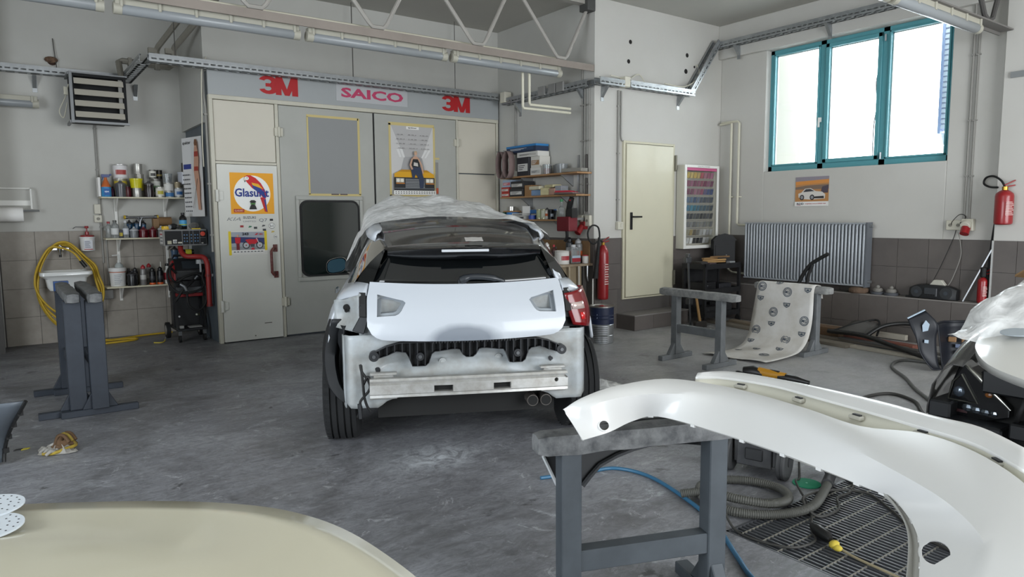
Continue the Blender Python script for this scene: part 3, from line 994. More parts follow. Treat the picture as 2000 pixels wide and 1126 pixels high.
def sign3m(x0, label):
    s = Sheet((x0, FY, 2.985), (1, 0, 0), (0, 0, 1), m_3m)
    def arc(cx, cz, rx, rz, a0, a1, n=12):
        return [(cx + rx * math.cos(math.radians(a0 + (a1 - a0) * k / n)), cz + rz * math.sin(math.radians(a0 + (a1 - a0) * k / n))) for k in range(n + 1)]
    s.up()
    # the 3: two fat bowls
    for (cz, a0, a1) in ((.148, 165, -75), (.068, 75, -165)):
        o_ = arc(.118, cz, .112, .068, a0, a1)
        i_ = arc(.112, cz, .042, .026, a0, a1)
        n = len(o_)
        s.add([s.P(*p) for p in o_ + i_], [(k, n + k, n + k + 1, k + 1) for k in range(n - 1)])
    s.rect(.085, .088, .2, .128)
    # the M
    for pg in ([(.205, 0), (.275, 0), (.275, .216), (.205, .216)], [(.405, 0), (.48, 0), (.48, .216), (.405, .216)],
               [(.205, .216), (.285, .216), (.372, .0), (.315, .0)], [(.395, .216), (.48, .216), (.372, .0), (.315, .0)]):
        s.pg(pg)
    return tag(s.obj('red_sign_lettering'), label, 'lettering')


sign3m(2.625, 'red 3M lettering at the left end of the booth fascia')
sign3m(5.155, 'red 3M lettering at the right end of the booth fascia')
t = thing('fascia_sign', 'pale plate with magenta red SAICO lettering on the fascia', 'sign', (4.1, FY, 3.02))
MB(mat('plate_grey', '#b3b4b5', .4)).bx(3.60, 4.62, FY - .006, FY, 2.985, 3.20).obj('plate', t)
s = Sheet((3.665, FY - .007, 3.035), (1, 0, 0), (0, 0, 1), flat('#b8395f'))
s.txt('SAICO', 0, 0, .89, .125, bold=.035)
s.obj('print', t)

# ---- posters and stickers on the booth
DY = 8.709


def poster(name, label, cat, o, u, w, h, paper='#e8e6e0', th=.001):
    t = thing(name, label, cat, o)
    o, u = Vector(o), Vector(u)
    n = u.cross(V(0, 0, 1))
    b = MB(flat(paper))
    b.add([o - n * 0, o + u * w, o + u * w + V(0, 0, h), o + V(0, 0, h), o + n * th, o + u * w + n * th, o + u * w + V(0, 0, h) + n * th, o + V(0, 0, h) + n * th],
          [(3, 2, 1, 0), (4, 5, 6, 7), (0, 1, 5, 4), (1, 2, 6, 5), (2, 3, 7, 6), (3, 0, 4, 7)])
    b.obj('paper', t)
    return t, Sheet(o, u, (0, 0, 1), flat(paper), th)


X1, Z1 = (1, 0, 0), (0, 0, 1)
t, s = poster('parrot_poster', 'yellow Glasurit poster with red parrot on the white booth door', 'poster', (2.24, DY, 1.545), X1, .51, .49, '#eda41c')
s.circ(.255, .245, .215, flat('#f4f3ee'), 40)
s.pg([(.345, .20), (.395, .03), (.43, .02), (.415, .10), (.395, .20)], flat('#c01f1f'))
s.pg([(.385, .2), (.415, .03), (.425, .03), (.41, .2)], flat('#2a3f8c'))
s.pg([(.165, .44), (.20, .462), (.245, .46), (.30, .43), (.36, .37), (.405, .29), (.42, .21), (.40, .17), (.36, .22), (.30, .28), (.255, .31), (.22, .35), (.19, .385)], flat('#cf2020'))
s.pg([(.25, .355), (.33, .335), (.39, .27), (.42, .20), (.395, .19), (.34, .25), (.27, .30)], flat('#27408f'))
s.pg([(.25, .375), (.33, .36), (.385, .30), (.34, .315), (.26, .345)], flat('#e9b020'))
s.circ(.195, .425, .026, flat('#f2efe8'), 14, ry=.022)
s.circ(.20, .43, .006, flat('#1a1a1a'), 8)
s.pg([(.158, .44), (.175, .43), (.185, .40), (.165, .385), (.152, .41)], flat('#d9d4c8'))
s.pg([(.165, .40), (.185, .395), (.17, .375)], flat('#2b2b2b'))
s.txt('Glasurit', .05, .205, .40, .10, bold=.022, m=flat('#1c3388'))
s.rect(.03, .02, .15, .06, flat('#b5361f'))
s.txt('GLASURIT', .04, .03, .10, .02, m=flat('#f0d9c0'))
s.pg([(.215, .145), (.235, .165), (.275, .165), (.295, .145), (.27, .125), (.29, .085), (.30, .055), (.21, .055), (.22, .085), (.24, .125)], flat('#20231f'))
s.rect(.225, .115, .285, .13, flat('#4e8a3c'))
s.obj('print', t)

t, s = poster('motorcycle_poster', 'poster with a red motocross bike and rider on the booth door', 'poster', (2.195, DY, 1.055), X1, .45, .285, '#d9d6cf')
s.rect(0, 0, .03, .285, flat('#e3c922'))
s.rect(.42, .05, .45, .285, flat('#e3c922'))
s.rect(.03, .02, .42, .06, flat('#e9e7e2'))
s.rect(.03, .06, .42, .275, flat('#9fa4ad'))
s.pg([(.03, .14), (.14, .15), (.42, .12), (.42, .2), (.03, .22)], flat('#31396b'))
s.rect(.03, .06, .42, .10, flat('#8d8f92'))
for cx in (.20, .36):
    s.circ(cx, .115, .043, flat('#26282b'), 20)
    s.circ(cx, .115, .032, flat('#b8babd'), 18)
    s.circ(cx, .115, .008, flat('#8a1616'), 10)
s.pg([(.19, .18), (.235, .19), (.30, .185), (.335, .20), (.345, .165), (.31, .13), (.25, .11), (.22, .14)], flat('#c3182a'))
s.pg([(.245, .13), (.30, .13), (.295, .095), (.25, .095)], flat('#4a4c50'))
s.pg([(.315, .20), (.325, .20), (.365, .12), (.358, .115)], flat('#c9c9cc'))
s.pg([(.085, .06), (.10, .06), (.10, .14), (.085, .14)], flat('#7a1620'))
s.pg([(.105, .06), (.12, .06), (.12, .14), (.10, .14)], flat('#7a1620'))
s.pg([(.075, .14), (.13, .14), (.135, .21), (.07, .21)], flat('#c01c2c'))
s.circ(.102, .228, .014, flat('#c9a088'), 12)
s.txt('243', .155, .235, .075, .032, bold=.03, m=flat('#1d1f24'))
s.txt('HRC', .355, .235, .05, .022, bold=.02, m=flat('#c01f2d'))
s.pg([(.30, .24), (.335, .262), (.34, .25), (.32, .235)], flat('#c01f2d'))
s.pg([(.25, .06), (.30, .06), (.285, .085), (.265, .085)], flat('#c01c2c'))
for k in range(9):
    s.rect(.05 + k * .04, .033, .07 + k * .04, .044, flat('#5a5a5c'))
s.obj('print', t)


def sticker(txt, x, z, w, h, col, label, bold=.02, italic=0., oval=None, base=None):
    s = Sheet((x, DY, z), X1, Z1, flat(col))
    if oval:
        s.circ(w / 2, h / 2, w * .72, flat('#1c1c1c'), 28, ry=h * 1.15)
        s.circ(w / 2, h / 2, w * .66, flat('#f2f1ec'), 28, ry=h * 1.0)
    if base:
        s.rect(-.008, -.006, w + .008, h + .006, flat(base))
    s.txt(txt, 0, 0, w, h, bold, flat(col), italic)
    tag(s.obj('sticker'), label, 'sticker')


sticker('KIA', 2.185, 1.465, .16, .04, '#8c8e8e', 'grey KIA car lettering sticker under the parrot poster', .0, .35)
sticker('SUZUKI', 2.375, 1.487, .15, .03, '#6f7072', 'grey SUZUKI lettering sticker under the parrot poster', .03)
sticker('LIMITED', 2.375, 1.447, .15, .018, '#8d8e90', 'thin grey LIMITED lettering sticker below the parrot poster', .0)
sticker('Q7', 2.56, 1.445, .10, .045, '#808286', 'grey Q7 lettering sticker on the booth door', .01)
sticker('SLO', 2.685, 1.385, .055, .03, '#1c1c1c', 'white oval SLO country sticker on the booth door', .02, oval=True)
sticker('RAM', 2.735, 1.255, .03, .018, '#2a2a2a', 'small white oval badge sticker near the door edge', .02, oval=True)
for k, (x, z, c, n) in enumerate(((2.335, 1.385, '#a33030', 'tiny red sticker below the LIMITED lettering'), (2.43, 1.38, '#3c7a5c', 'tiny green sticker below the LIMITED lettering'),
                                  (2.495, 1.365, '#3a3d3e', 'small dark square sticker below the Q7 lettering'), (2.59, 1.39, '#4a4c4e', 'small dark arrow sticker left of the oval one'), (2.60, 1.34, '#35383a', 'small dark shield sticker above the bike poster'),
                                  (2.70, 1.315, '#c8b060', 'small yellow sticker under the oval country sticker'), (2.69, 1.46, '#2c2e30', 'small black winged sticker right of the Q7 lettering'))):
    s = Sheet((x, DY, z), X1, Z1, flat(c))
    s.pg([(0, 0), (.035, .006), (.045, .02), (.012, .024)] if k % 2 else [(0, 0), (.04, 0), (.04, .025), (0, .025)])
    tag(s.obj('sticker'), n, 'sticker')

m_tape = mat('masking_tape', '#c9b77c', .7)
t = thing('grey_poster', 'plain grey poster taped to the left big booth door', 'poster', (3.55, 8.73, 1.76))
MB(mat('poster_grey', '#8f908f', .75)).bx(3.215, 3.90, 8.7325, 8.7345, 1.785, 2.765).obj('sheet', t)
b = MB(m_tape)
b.bx(3.205, 3.90, 8.730, 8.7324, 2.755, 2.785).bx(3.885, 3.915, 8.730, 8.7324, 1.79, 2.78).bx(3.205, 3.91, 8.730, 8.7324, 1.772, 1.80).bx(3.205, 3.225, 8.730, 8.7324, 1.79, 2.76)
b.obj('tape', t)
MB(flat('#5a4a44')).bx(3.50, 3.60, 8.728, 8.7298, 1.785, 1.80).bx(3.62, 3.72, 8.728, 8.7298, 1.785, 1.80).obj('print', t)


def calendar_print(s, w, h):
    """studio shot: a figure seated on the bonnet of a yellow car under a month table"""
    P = lambda a, b: (a * w, b * h)
    s.rect(0, 0, w, h, flat('#cbc9c6'))
    s.pg([P(0, 1), P(1, 1), P(.72, .55), P(.3, .55)], flat('#b4b2b0'))
    s.pg([P(.3, .55), P(.72, .55), P(.8, .32), P(.2, .32)], flat('#a5a4a3'))
    for a in (.12, .2, .8, .88):
        s.pg([P(a, .66), P(a + .06, .66), P(a + (.12 if a < .5 else -.06), .54), P(a + (.07 if a < .5 else -.1), .54)], flat('#dcdbd8'))
    s.rect(.36 * w, .945 * h, .66 * w, .985 * h, flat('#e6e4e0'))
    s.txt('spekter', .40 * w, .953 * h, .21 * w, .024 * h, .03, flat('#161616'))
    for r in range(4):
        for c in range(3):
            for q in range(7):
                s.rect((.12 + c * .28 + q * .028) * w, (.86 - r * .065) * h, (.135 + c * .28 + q * .028) * w, (.868 - r * .065) * h, flat('#55504e')) if (q + r + c) % 3 else None
            s.rect((.10 + c * .28) * w, (.852 - r * .065) * h, (.31 + c * .28) * w, (.854 - r * .065) * h, flat('#8d8a88'))
    # car
    s.pg([P(.03, .30), P(.14, .335), P(.86, .335), P(.97, .30), P(.97, .24), P(.03, .24)], flat('#d9a010'))
    s.pg([P(.2, .36), P(.8, .36), P(.88, .33), P(.12, .33)], flat('#b98308'))
    s.rect(.02 * w, .06 * h, .98 * w, .25 * h, flat('#1c1d1f'))
    s.rect(.28 * w, .09 * h, .74 * w, .24 * h, flat('#3d4043'))
    for k in range(6):
        s.rect(.28 * w, (.105 + k * .022) * h, .74 * w, (.112 + k * .022) * h, flat('#a9abad'))
    for a in (.06, .76):
        s.rect(a * w, .175 * h, (a + .19) * w, .235 * h, flat('#b9b3a4'))
        s.circ((a + .05) * w, .205 * h, .035 * w, flat('#e9e5d8'), 14)
        s.circ((a + .14) * w, .205 * h, .035 * w, flat('#e9e5d8'), 14)
        s.rect(a * w, .155 * h, (a + .2) * w, .17 * h, flat('#c07a30'))
    s.rect(.02 * w, .08 * h, .98 * w, .1 * h, flat('#54575a'))
    # figure
    s.pg([P(.40, .40), P(.64, .40), P(.72, .22), P(.70, .10), P(.62, .09), P(.60, .22), P(.52, .30), P(.48, .22), P(.44, .24)], flat('#27344d'))
    s.pg([P(.42, .40), P(.62, .40), P(.61, .52), P(.55, .545), P(.49, .545), P(.43, .52)], flat('#17181a'))
    s.pg([P(.455, .515), P(.59, .515), P(.585, .54), P(.54, .56), P(.50, .56), P(.455, .54)], flat('#c39a80'))
    s.pg([P(.43, .53), P(.46, .52), P(.42, .43), P(.46, .37), P(.42, .36), P(.375, .43)], flat('#c39a80'))
    s.pg([P(.60, .53), P(.57, .52), P(.64, .43), P(.68, .31), P(.71, .31), P(.68, .43)], flat('#c39a80'))
    s.pg([P(.48, .47), P(.57, .46), P(.58, .41), P(.47, .42)], flat('#c9c4bd'))
    s.circ(.525 * w, .595 * h, .034 * w, flat('#c9a188'), 16, ry=.03 * h)
    s.pg([P(.488, .60), P(.50, .63), P(.55, .63), P(.562, .60), P(.558, .58), P(.548, .612), P(.50, .612), P(.492, .57)], flat('#b59a74'))
    s.rect(0, 0, w, .06 * h, flat('#e9e7e2'))
    for k in range(16):
        s.rect((.03 + k * .06) * w, .036 * h, (.065 + k * .06) * w, .046 * h, flat('#3d3b3a'))
        s.rect((.03 + k * .06) * w, .014 * h, (.065 + k * .06) * w, .024 * h, flat('#3d3b3a'))


t, s = poster('wall_calendar', 'tall taped spekter calendar showing a yellow car on the right booth door', 'calendar', (4.365, 8.7345, 1.80), X1, .655, .945)
calendar_print(s, .655, .945)
s.obj('print', t)
b = MB(m_tape)
b.bx(4.335, 5.04, 8.731, 8.7333, 2.735, 2.775).bx(4.335, 4.365, 8.731, 8.7333, 1.77, 2.76).bx(5.02, 5.05, 8.731, 8.7333, 1.78, 2.74).bx(4.335, 5.12, 8.731, 8.7333, 1.765, 1.80).bx(5.05, 5.12, 8.731, 8.7333, 2.30, 2.325)
b.obj('tape', t)
MB(flat('#8b8a86')).bx(5.055, 5.10, 8.7315, 8.7335, 1.81, 2.26).obj('under_sheet', t)
MB(flat('#b4522f')).bx(5.06, 5.095, 8.7295, 8.7312, 1.82, 1.90).obj('under_print', t)

# calendar hanging on the dark booth side
t, s = poster('wall_calendar', 'narrow spekter calendar hanging on the dark side of the booth', 'calendar', (1.90, 9.52, 1.52), V(.125, -.46, 0).normalized(), .477, .96, '#dddcda')
s.rect(0, 0, .22, .96, flat('#e4e3e2'))
s.txt('spekter', .02, .87, .20, .05, .03, flat('#151515'))
s.rect(.02, .58, .21, .64, flat('#2f3f8f'))
for k in range(9):
    for q in range(4):
        s.rect(.03 + q * .045, .06 + k * .055, .055 + q * .045, .075 + k * .055, flat('#4b4d55'))
s.pg([(.36, .90), (.40, .90), (.42, .80), (.44, .70), (.42, .55), (.44, .40), (.43, .20), (.44, .08), (.38, .08), (.36, .25), (.33, .42), (.31, .55), (.33, .70), (.34, .80)], flat('#c9987e'))
s.circ(.38, .87, .035, flat('#cda388'), 14, ry=.045)
s.pg([(.345, .88), (.36, .925), (.40, .925), (.42, .88), (.425, .78), (.405, .85), (.36, .85)], flat('#7a5236'))
s.pg([(.335, .72), (.43, .72), (.43, .78), (.34, .78)], flat('#a33a2c'))
s.pg([(.325, .55), (.425, .55), (.42, .60), (.33, .60)], flat('#a33a2c'))
s.pg([(.26, .10), (.27, .10), (.40, .45), (.39, .46)], flat('#77665a'))
s.obj('print', t)
MB(m_alu).cyl((1.98, 9.25, 2.47), (2.06, 9.25, 2.47), .004, n=6).obj('hook', t)
conduit([(2.02, 8.80, 3.25), (2.02, 8.80, 2.9), (2.035, 8.80, 2.75), (2.035, 8.80, 1.1)], 'grey steel conduit running down the left edge of the booth', .016, m_cond, clips=[((2.035, 8.80, z), (.05, .05, .02)) for z in (2.7, 1.9, 1.3)])
conduit(spline([(2.05, 8.72, 3.34), (2.0, 8.74, 3.2), (1.99, 8.78, 2.8), (1.985, 8.82, 2.4), (1.99, 8.84, 2.1)], 5), 'thin beige cable hanging beside the booth edge', .006, m_cream, name='loose_cable', cat='cable')
# ------------------------------------------------------------------ small container kit
m_tin = mat('tin', '#b4b2ac', 0.28, 0.9, var=.3, vs=10, col2='#8d8a82')
m_clear = mat('clear_plastic', '#dfe3e2', 0.12, trans=0.75)
m_steel = mat('steel_dark', '#6c6e70', 0.4, 0.8)
m_card = mat('cardboard', '#a88357', 0.85, var=.3, vs=8)


def can(name, label, x, y, z, w, h, body='#b9b7b0', band=None, lid=None, group=None, metal=True, b0=.16, b1=.86, cat='can', spot=None):
    t = thing(name, label, cat, (x, y, z), group=group)
    r = w / 2
    mb_ = mat('paint_' + body[1:], body, .35, .6 if metal else 0.0)
    b = MB(mb_)
    b.lathe((0, 0, 0), [(r * .97, 0), (r, .004), (r, .008), (r * .975, .012), (r * .975, h - .012), (r, h - .008), (r, h - .002), (r * .93, h), (r * .91, h - .006), (r * .5, h - .006)], 20)
    b.obj('body', t, world=False, smooth=35)
    if band:
        MB(flat(band, .5)).lathe((0, 0, 0), [(r * .976, h * b0), (r * .986, h * b0 + .001), (r * .986, h * b1 - .001), (r * .976, h * b1)], 20, cap=False).obj('label_band', t, world=False, smooth=35)
    if spot:
        rows = [[(r * .992 * math.sin(a), -r * .992 * math.cos(a), zz) for a in [-.75 + .25 * k for k in range(7)]] for zz in (h * .3, h * .62)]
        MB(flat(spot, .5)).grid(rows).obj('label_print', t, world=False, smooth=60)
    if lid:
        MB(flat(lid, .4)).lathe((0, 0, h - .003), [(r * .93, 0), (r * .95, .004), (r * .95, .012), (r * .8, .016), (r * .3, .017)], 18).obj('lid', t, world=False, smooth=35)
    return t


def cup(name, label, x, y, z, w, h, col='#dfe3e2', clear=True, lid=None, fill=None, cat='cup', taper=.84):
    t = thing(name, label, cat, (x, y, z))
    r = w / 2
    m = m_clear if (clear and col == '#dfe3e2') else mat(('cup_clear_' if clear else 'cup_') + col[1:], col, .25, trans=.5 if clear else 0)
    b = MB(m).lathe((0, 0, 0), [(r * taper, 0), (r * (taper + .06), h * .5), (r * .94, h * .86), (r, h * .87), (r, h - .003), (r * .95, h), (r * .93, h * .9), (r * (taper - .04), .004)], 18)
    b.obj('body', t, world=False, smooth=35)
    if fill:
        MB(flat(fill, .3)).lathe((0, 0, .005), [(r * (taper - .06), 0), (r * (taper), h * .55), (r * .2, h * .551)], 16).obj('contents', t, world=False, smooth=35)
    if lid:
        MB(flat(lid, .4)).lathe((0, 0, h - .004), [(r * 1.03, 0), (r * 1.03, .012), (r * .7, .02), (r * .3, .034), (r * .24, .05)], 18).obj('lid', t, world=False, smooth=35)
    return t


def bottle(name, label, x, y, z, w, h, col='#dfe3e2', cap='#5a5c5e', clear=True, band=None, cat='bottle', shoulder=.68):
    t = thing(name, label, cat, (x, y, z))
    r = w / 2
    m = m_clear if (clear and col == '#dfe3e2') else mat(('bot_clear_' if clear else 'bot_') + col[1:], col, .25, trans=.5 if clear else 0)
    MB(m).lathe((0, 0, 0), [(r * .9, 0), (r, .006), (r, h * shoulder), (r * .8, h * (shoulder + .08)), (r * .42, h * (shoulder + .17)), (r * .40, h * .9)], 18).obj('body', t, world=False, smooth=40)
    MB(flat(cap, .4)).lathe((0, 0, h * .88), [(r * .5, 0), (r * .5, h * .12), (r * .3, h * .121)], 14).obj('cap', t, world=False, smooth=35)
    if band:
        MB(flat(band, .5)).lathe((0, 0, 0), [(r * 1.0, h * .2), (r * 1.015, h * .205), (r * 1.015, h * .55), (r, h * .555)], 18, cap=False).obj('label_band', t, world=False, smooth=40)
    return t


def spray(name, label, x, y, z, w, h, col, cap, foot=None, band=None):
    t = thing(name, label, 'spray can', (x, y, z))
    r = w / 2
    MB(mat('paint_' + col[1:] + '_can', col, .35, .2)).lathe((0, 0, 0), [(r * .94, 0), (r, .005), (r, h * .74), (r * .9, h * .79), (r * .6, h * .82), (r * .5, h * .83)], 18).obj('body', t, world=False, smooth=35)
    MB(flat(cap, .4)).lathe((0, 0, h * .82), [(r * .72, 0), (r * .70, h * .1), (r * .5, h * .12), (r * .25, h * .18)], 14).obj('cap', t, world=False, smooth=35)
    if foot:
        MB(flat(foot, .4)).lathe((0, 0, .002), [(r * 1.0, 0), (r * 1.02, .002), (r * 1.02, .022), (r, .024)], 18, cap=False).obj('colour_ring', t, world=False, smooth=35)
    if band:
        MB(flat(band, .4)).lathe((0, 0, 0), [(r, h * .28), (r * 1.012, h * .285), (r * 1.012, h * .5), (r, h * .505)], 18, cap=False).obj('label_band', t, world=False, smooth=35)
    return t


def carton(name, label, x, y, z, w, d, h, col, top=None, band=None, rz=0.0, cat='box', text=None, face='y'):
    """printed carton; band is a coloured strip and text lettering on the side facing the room"""
    t = thing(name, label, cat, (x, y, z), rz)
    MB(mat('carton_' + col[1:], col, .6)).bx(-w / 2, w / 2, -d / 2, d / 2, 0, h).obj('body', t, world=False, bevel=.003)
    if top:
        MB(flat(top)).bx(-w / 2 - .002, w / 2 + .002, -d / 2 - .002, d / 2 + .002, h * .72, h + .002).obj('lid', t, world=False, bevel=.002)
    if face == 'y':
        s = Sheet((-w / 2, -d / 2 - .001, 0), (1, 0, 0), (0, 0, 1), flat('#888888'))
        fw = w
    else:
        s = Sheet((-w / 2 - .001, d / 2, 0), (0, -1, 0), (0, 0, 1), flat('#888888'))
        fw = d
    if band:
        s.rect(fw * .08, h * .25, fw * .92, h * .65, flat(band))
        for k in range(3):
            s.rect(fw * .14, h * (.33 + k * .1), fw * (.5 + .1 * k), h * (.37 + k * .1), flat('#3a3a3c' if sum(rgb(band)[:3]) > 1 else '#d8d8d6'))
        s.obj('print', t, world=False)
    return t


# ------------------------------------------------------------------ louvred heater
ht = thing('louvred_heater', 'dark louvred wall heater with four beige slats high on the left wall', 'heater', (1.05, 9.8, 2.62))
m_dark = mat('heater_black', '#0f1011', .8)
b = MB(m_dark).bx(.77, 1.33, 9.56, YL - .14, 2.63, 2.66).bx(.77, 1.33, 9.56, YL - .14, 3.13, 3.16).bx(.77, .80, 9.56, YL - .14, 2.66, 3.13).bx(1.30, 1.33, 9.56, YL - .14, 2.66, 3.13).bx(.80, 1.30, 9.7, 9.9, 2.66, 3.13)
b.obj('housing', ht)
MB(mat('heater_edge', '#77797a', .45, .5)).bx(.755, .785, 9.54, 9.58, 2.60, 3.175).bx(.755, 1.345, 9.55, 9.60, 2.605, 2.63).bx(.755, 1.345, 9.55, 9.57, 3.16, 3.175).bx(.74, .765, 9.56, YL - .13, 2.6, 2.63).bx(.74, .765, 9.56, YL - .13, 3.14, 3.17).obj('edge_frame', ht)
for k in range(4):
    MB(mat('slat_beige', '#b3aea1', .6)).box((1.05, 9.55, 2.70 + .125 * k), (.50, .008, .075), R=Matrix.Rotation(-.5, 3, 'X')).obj('slat', ht)
MB(m_cond).bx(1.255, 1.295, 9.60, 9.64, 2.66, 3.13).obj('side_strip', ht)
MB(m_galv).bx(.9, 1.2, 9.9, YL, 2.7, 2.74).bx(.9, 1.2, 9.9, YL, 3.05, 3.09).obj('wall_mount', ht)
MB(m_cream).pipe(spline([(.76, 9.7, 3.05), (.72, 9.75, 2.9), (.66, 9.8, 2.75), (.70, 9.8, 2.68), (.74, 9.75, 2.85)], 6), .006, 6).bx(.71, .75, 9.7, 9.74, 2.93, 3.02).obj('cable', ht)

# ------------------------------------------------------------------ paper towel holder, soap, tap and sink
t = thing('paper_towel_holder', 'white wire paper roll holder on the far left wall', 'holder', (.0, YL - .08, 1.85))
MB(m_white).pipe([(-.4, YL - .03, 1.86), (.33, YL - .03, 1.86), (.33, YL - .10, 1.85), (.33, YL - .12, 1.62)], .012, 8).bx(-.4, .33, YL - .03, YL - .01, 1.66, 1.72).obj('frame', t)
MB(m_alu).cyl((-.4, YL - .12, 1.60), (.40, YL - .12, 1.60), .012, n=8).obj('spindle', t)
tag(MB(mat('paper_white', '#e9e7e3', .9)).pipe([(-.40, YL - .12, 1.555), (.24, YL - .12, 1.555)], .085, 24).obj('paper_roll', smooth=40), 'white paper towel roll on the far left holder', 'paper roll')

t = thing('soap_dispenser', 'white hand cleaner tub with red pump hanging on the tiles', 'dispenser', (.865, YL - .09, 1.11))
MB(mat('tub_white', '#dcdcda', .4)).lathe((.865, YL - .09, 1.11), [(.068, 0), (.076, .006), (.080, .155), (.086, .158), (.086, .172), (.07, .174)], 22).obj('tub', t, smooth=35)
MB(m_red).lathe((.865, YL - .09, 1.284), [(.074, 0), (.076, .015), (.06, .022), (.022, .026), (.02, .06), (.008, .065), (.008, .10), (.024, .105), (.02, .13), (.012, .13)], 16).obj('pump', t, smooth=35)
MB(m_steel).pipe([(.86, YL - .09, 1.40), (.75, YL - .12, 1.405), (.72, YL - .13, 1.385)], .005, 6).obj('spout', t)
s = Sheet((.80, YL - .171, 1.14), X1, Z1, flat('#c9c9cc'))
s.rect(.02, 0, .11, .10, flat('#d0d1d6'))
for k in range(5):
    s.rect(.03, .015 + k * .017, .03 + .06 - .008 * (k % 3), .021 + k * .017, flat('#6d7180'))
s.rect(.02, -.012, .11, -.004, flat('#b03030'))
s.obj('print', t)

t = thing('water_tap', 'chrome wall tap carrying the yellow hose loops', 'tap', (.575, YL - .06, 1.15))
MB(mat('chrome', '#c4c6c8', .15, 1.0)).cyl((.575, YL, 1.165), (.575, YL - .12, 1.165), .016, n=12).lathe((.575, YL - .10, 1.12), [(.012, -.05), (.014, -.02), (.022, 0), (.022, .07), (.026, .075), (.026, .095), (.015, .10)], 14).bx(.48, .67, YL - .03, YL - .012, 1.13, 1.15).obj('body', t, smooth=35)
MB(m_blk).cyl((.575, YL - .10, 1.075), (.575, YL - .10, 1.045), .014, n=10).obj('nozzle', t)
m_yel = mat('yellow_hose', '#c2a02a', .45)
pts = []
prof = [(.0, .045), (.10, .02), (.23, -.13), (.315, -.26), (.34, -.42), (.375, -.60), (.36, -.80), (.27, -.95), (.10, -1.02), (-.02, -.98), (-.12, -.88), (-.205, -.72), (-.25, -.55), (-.245, -.38), (-.20, -.2), (-.10, -.02)]
for turn in range(4):
    k = 1.0 + (.03, .06, .0, .10)[turn]
    kz = 1.0 + (-.02, -.12, -.04, -.2)[turn]
    for i, (a, zz) in enumerate(prof):
        f = (turn * len(prof) + i) / (4 * len(prof))
        zt = 1.145 + (zz if zz > -.05 else zz * kz)
        pts.append((.575 + a * k, YL - (.09 + .03 * turn if zz > -.3 else .165 + .02 * turn), zt + (.012 * turn if zz > -.1 else 0)))
pts += [(.575, YL - .2, 1.16), (.70, YL - .2, 1.10), (.80, YL - .2, .95)]
hs = thing('yellow_hose', 'long yellow water hose looped over the tap and trailing on the floor', 'hose', (.6, YL - .2, 0))
MB(m_yel).pipe(spline(pts, 4), .0125, 8).obj('hose', hs, smooth=60)
MB(m_blk).cyl((.77, YL - .2, 1.0), (.82, YL - .2, .92), .022, n=10).obj('coupling', hs)
MB(m_yel).pipe(spline([(.65, 9.55, .015), (.95, 9.55, .015), (1.22, 9.60, .015), (1.30, 9.70, .015), (1.15, 9.76, .015), (.85, 9.74, .015), (.60, 9.70, .03), (.75, 9.82, .04), (1.05, 9.80, .015), (1.40, 9.92, .015), (1.75, 9.97, .015)], 6), .0125, 8).obj('floor_run', hs, smooth=60)
sk = thing('wash_basin', 'white ceramic wash basin under the tap', 'sink', (.6, YL - .2, .66))
m_cer = mat('ceramic', '#dedfdc', .2, coat=.3)
b = MB(m_cer)
rows = []
for (q, z) in ((1.0, .885), (1.02, .875), (1.02, .845), (.97, .835), (.80, .80), (.74, .70), (.66, .665), (.1, .66)):
    rows.append([((.605 + (x - .605) * q), (9.86 + (y - 9.86) * q), z) for (x, y) in rrect(.345, .865, YL - .43, YL - .015, .05, 4)])
b.grid(rows, cv=True)
rows = []
for (q, z) in ((1.0, .885), (.86, .887), (.80, .86), (.70, .74), (.1, .735)):
    rows.append([((.605 + (x - .605) * q), (9.86 + (y - 9.86) * q), z) for (x, y) in reversed(rrect(.345, .865, YL - .43, YL - .015, .05, 4))])
b.grid(rows, cv=True)
b.obj('bowl', sk, smooth=40)
MB(m_blk).cyl((.82, YL - .06, .887), (.82, YL - .06, .889), .012, n=10).cyl((.78, YL - .1, .887), (.78, YL - .1, .889), .012, n=10).obj('tap_hole', sk)
tag(MB(m_cer).bx(.70, .945, YL - .13, YL - .016, .12, .60).obj('white_tank', bevel=.025, segs=3), 'white tank standing on the wall below the basin', 'tank')

# ------------------------------------------------------------------ left shelves
m_board = mat('shelf_cream', '#d0c9b0', .55)
for n, (x0, x1, z, lab) in enumerate(((1.02, 2.04, 1.765, 'topmost cream shelf on the left wall carrying paint tins'), (1.04, 2.02, 1.262, 'middle cream shelf on the left wall with jars and spray guns'), (1.02, 2.02, .665, 'lowest cream shelf on the left wall with spray cans'))):
    t = thing('wall_shelf', lab, 'shelf', ((x0 + x1) / 2, YL - .15, z - .02), group='cream shelves on the left wall')
    MB(m_board).bx(x0, x1, YL - .30, YL - .02, z - .018, z).obj('board', t, bevel=.002)
    for x in (1.20, 1.76):
        MB(m_white).prism([(0, 0), (.24, 0), (.0, -.16), (0, 0)][:3], (x - .008, YL - .018, z - .018), (0, -1, 0), (0, 0, 1), (.016, 0, 0)).obj('bracket', t)
        MB(m_white).bx(x - .016, x + .016, YL - .02, YL - .006, z - (.45 if n < 2 else .2), z + .02).obj('upright_rail', t)

SX = lambda c: .933 + c * .00154
KX = .00154


def on1(c0, c1, y1, y0, base=1.765, ref=385):
    """measured place of a tin on the left shelves -> x, z, width, height in metres"""
    return SX((c0 + c1) / 2), base + max(0, (ref - y1)) * KX, (c1 - c0) * KX, (y1 - y0) * KX


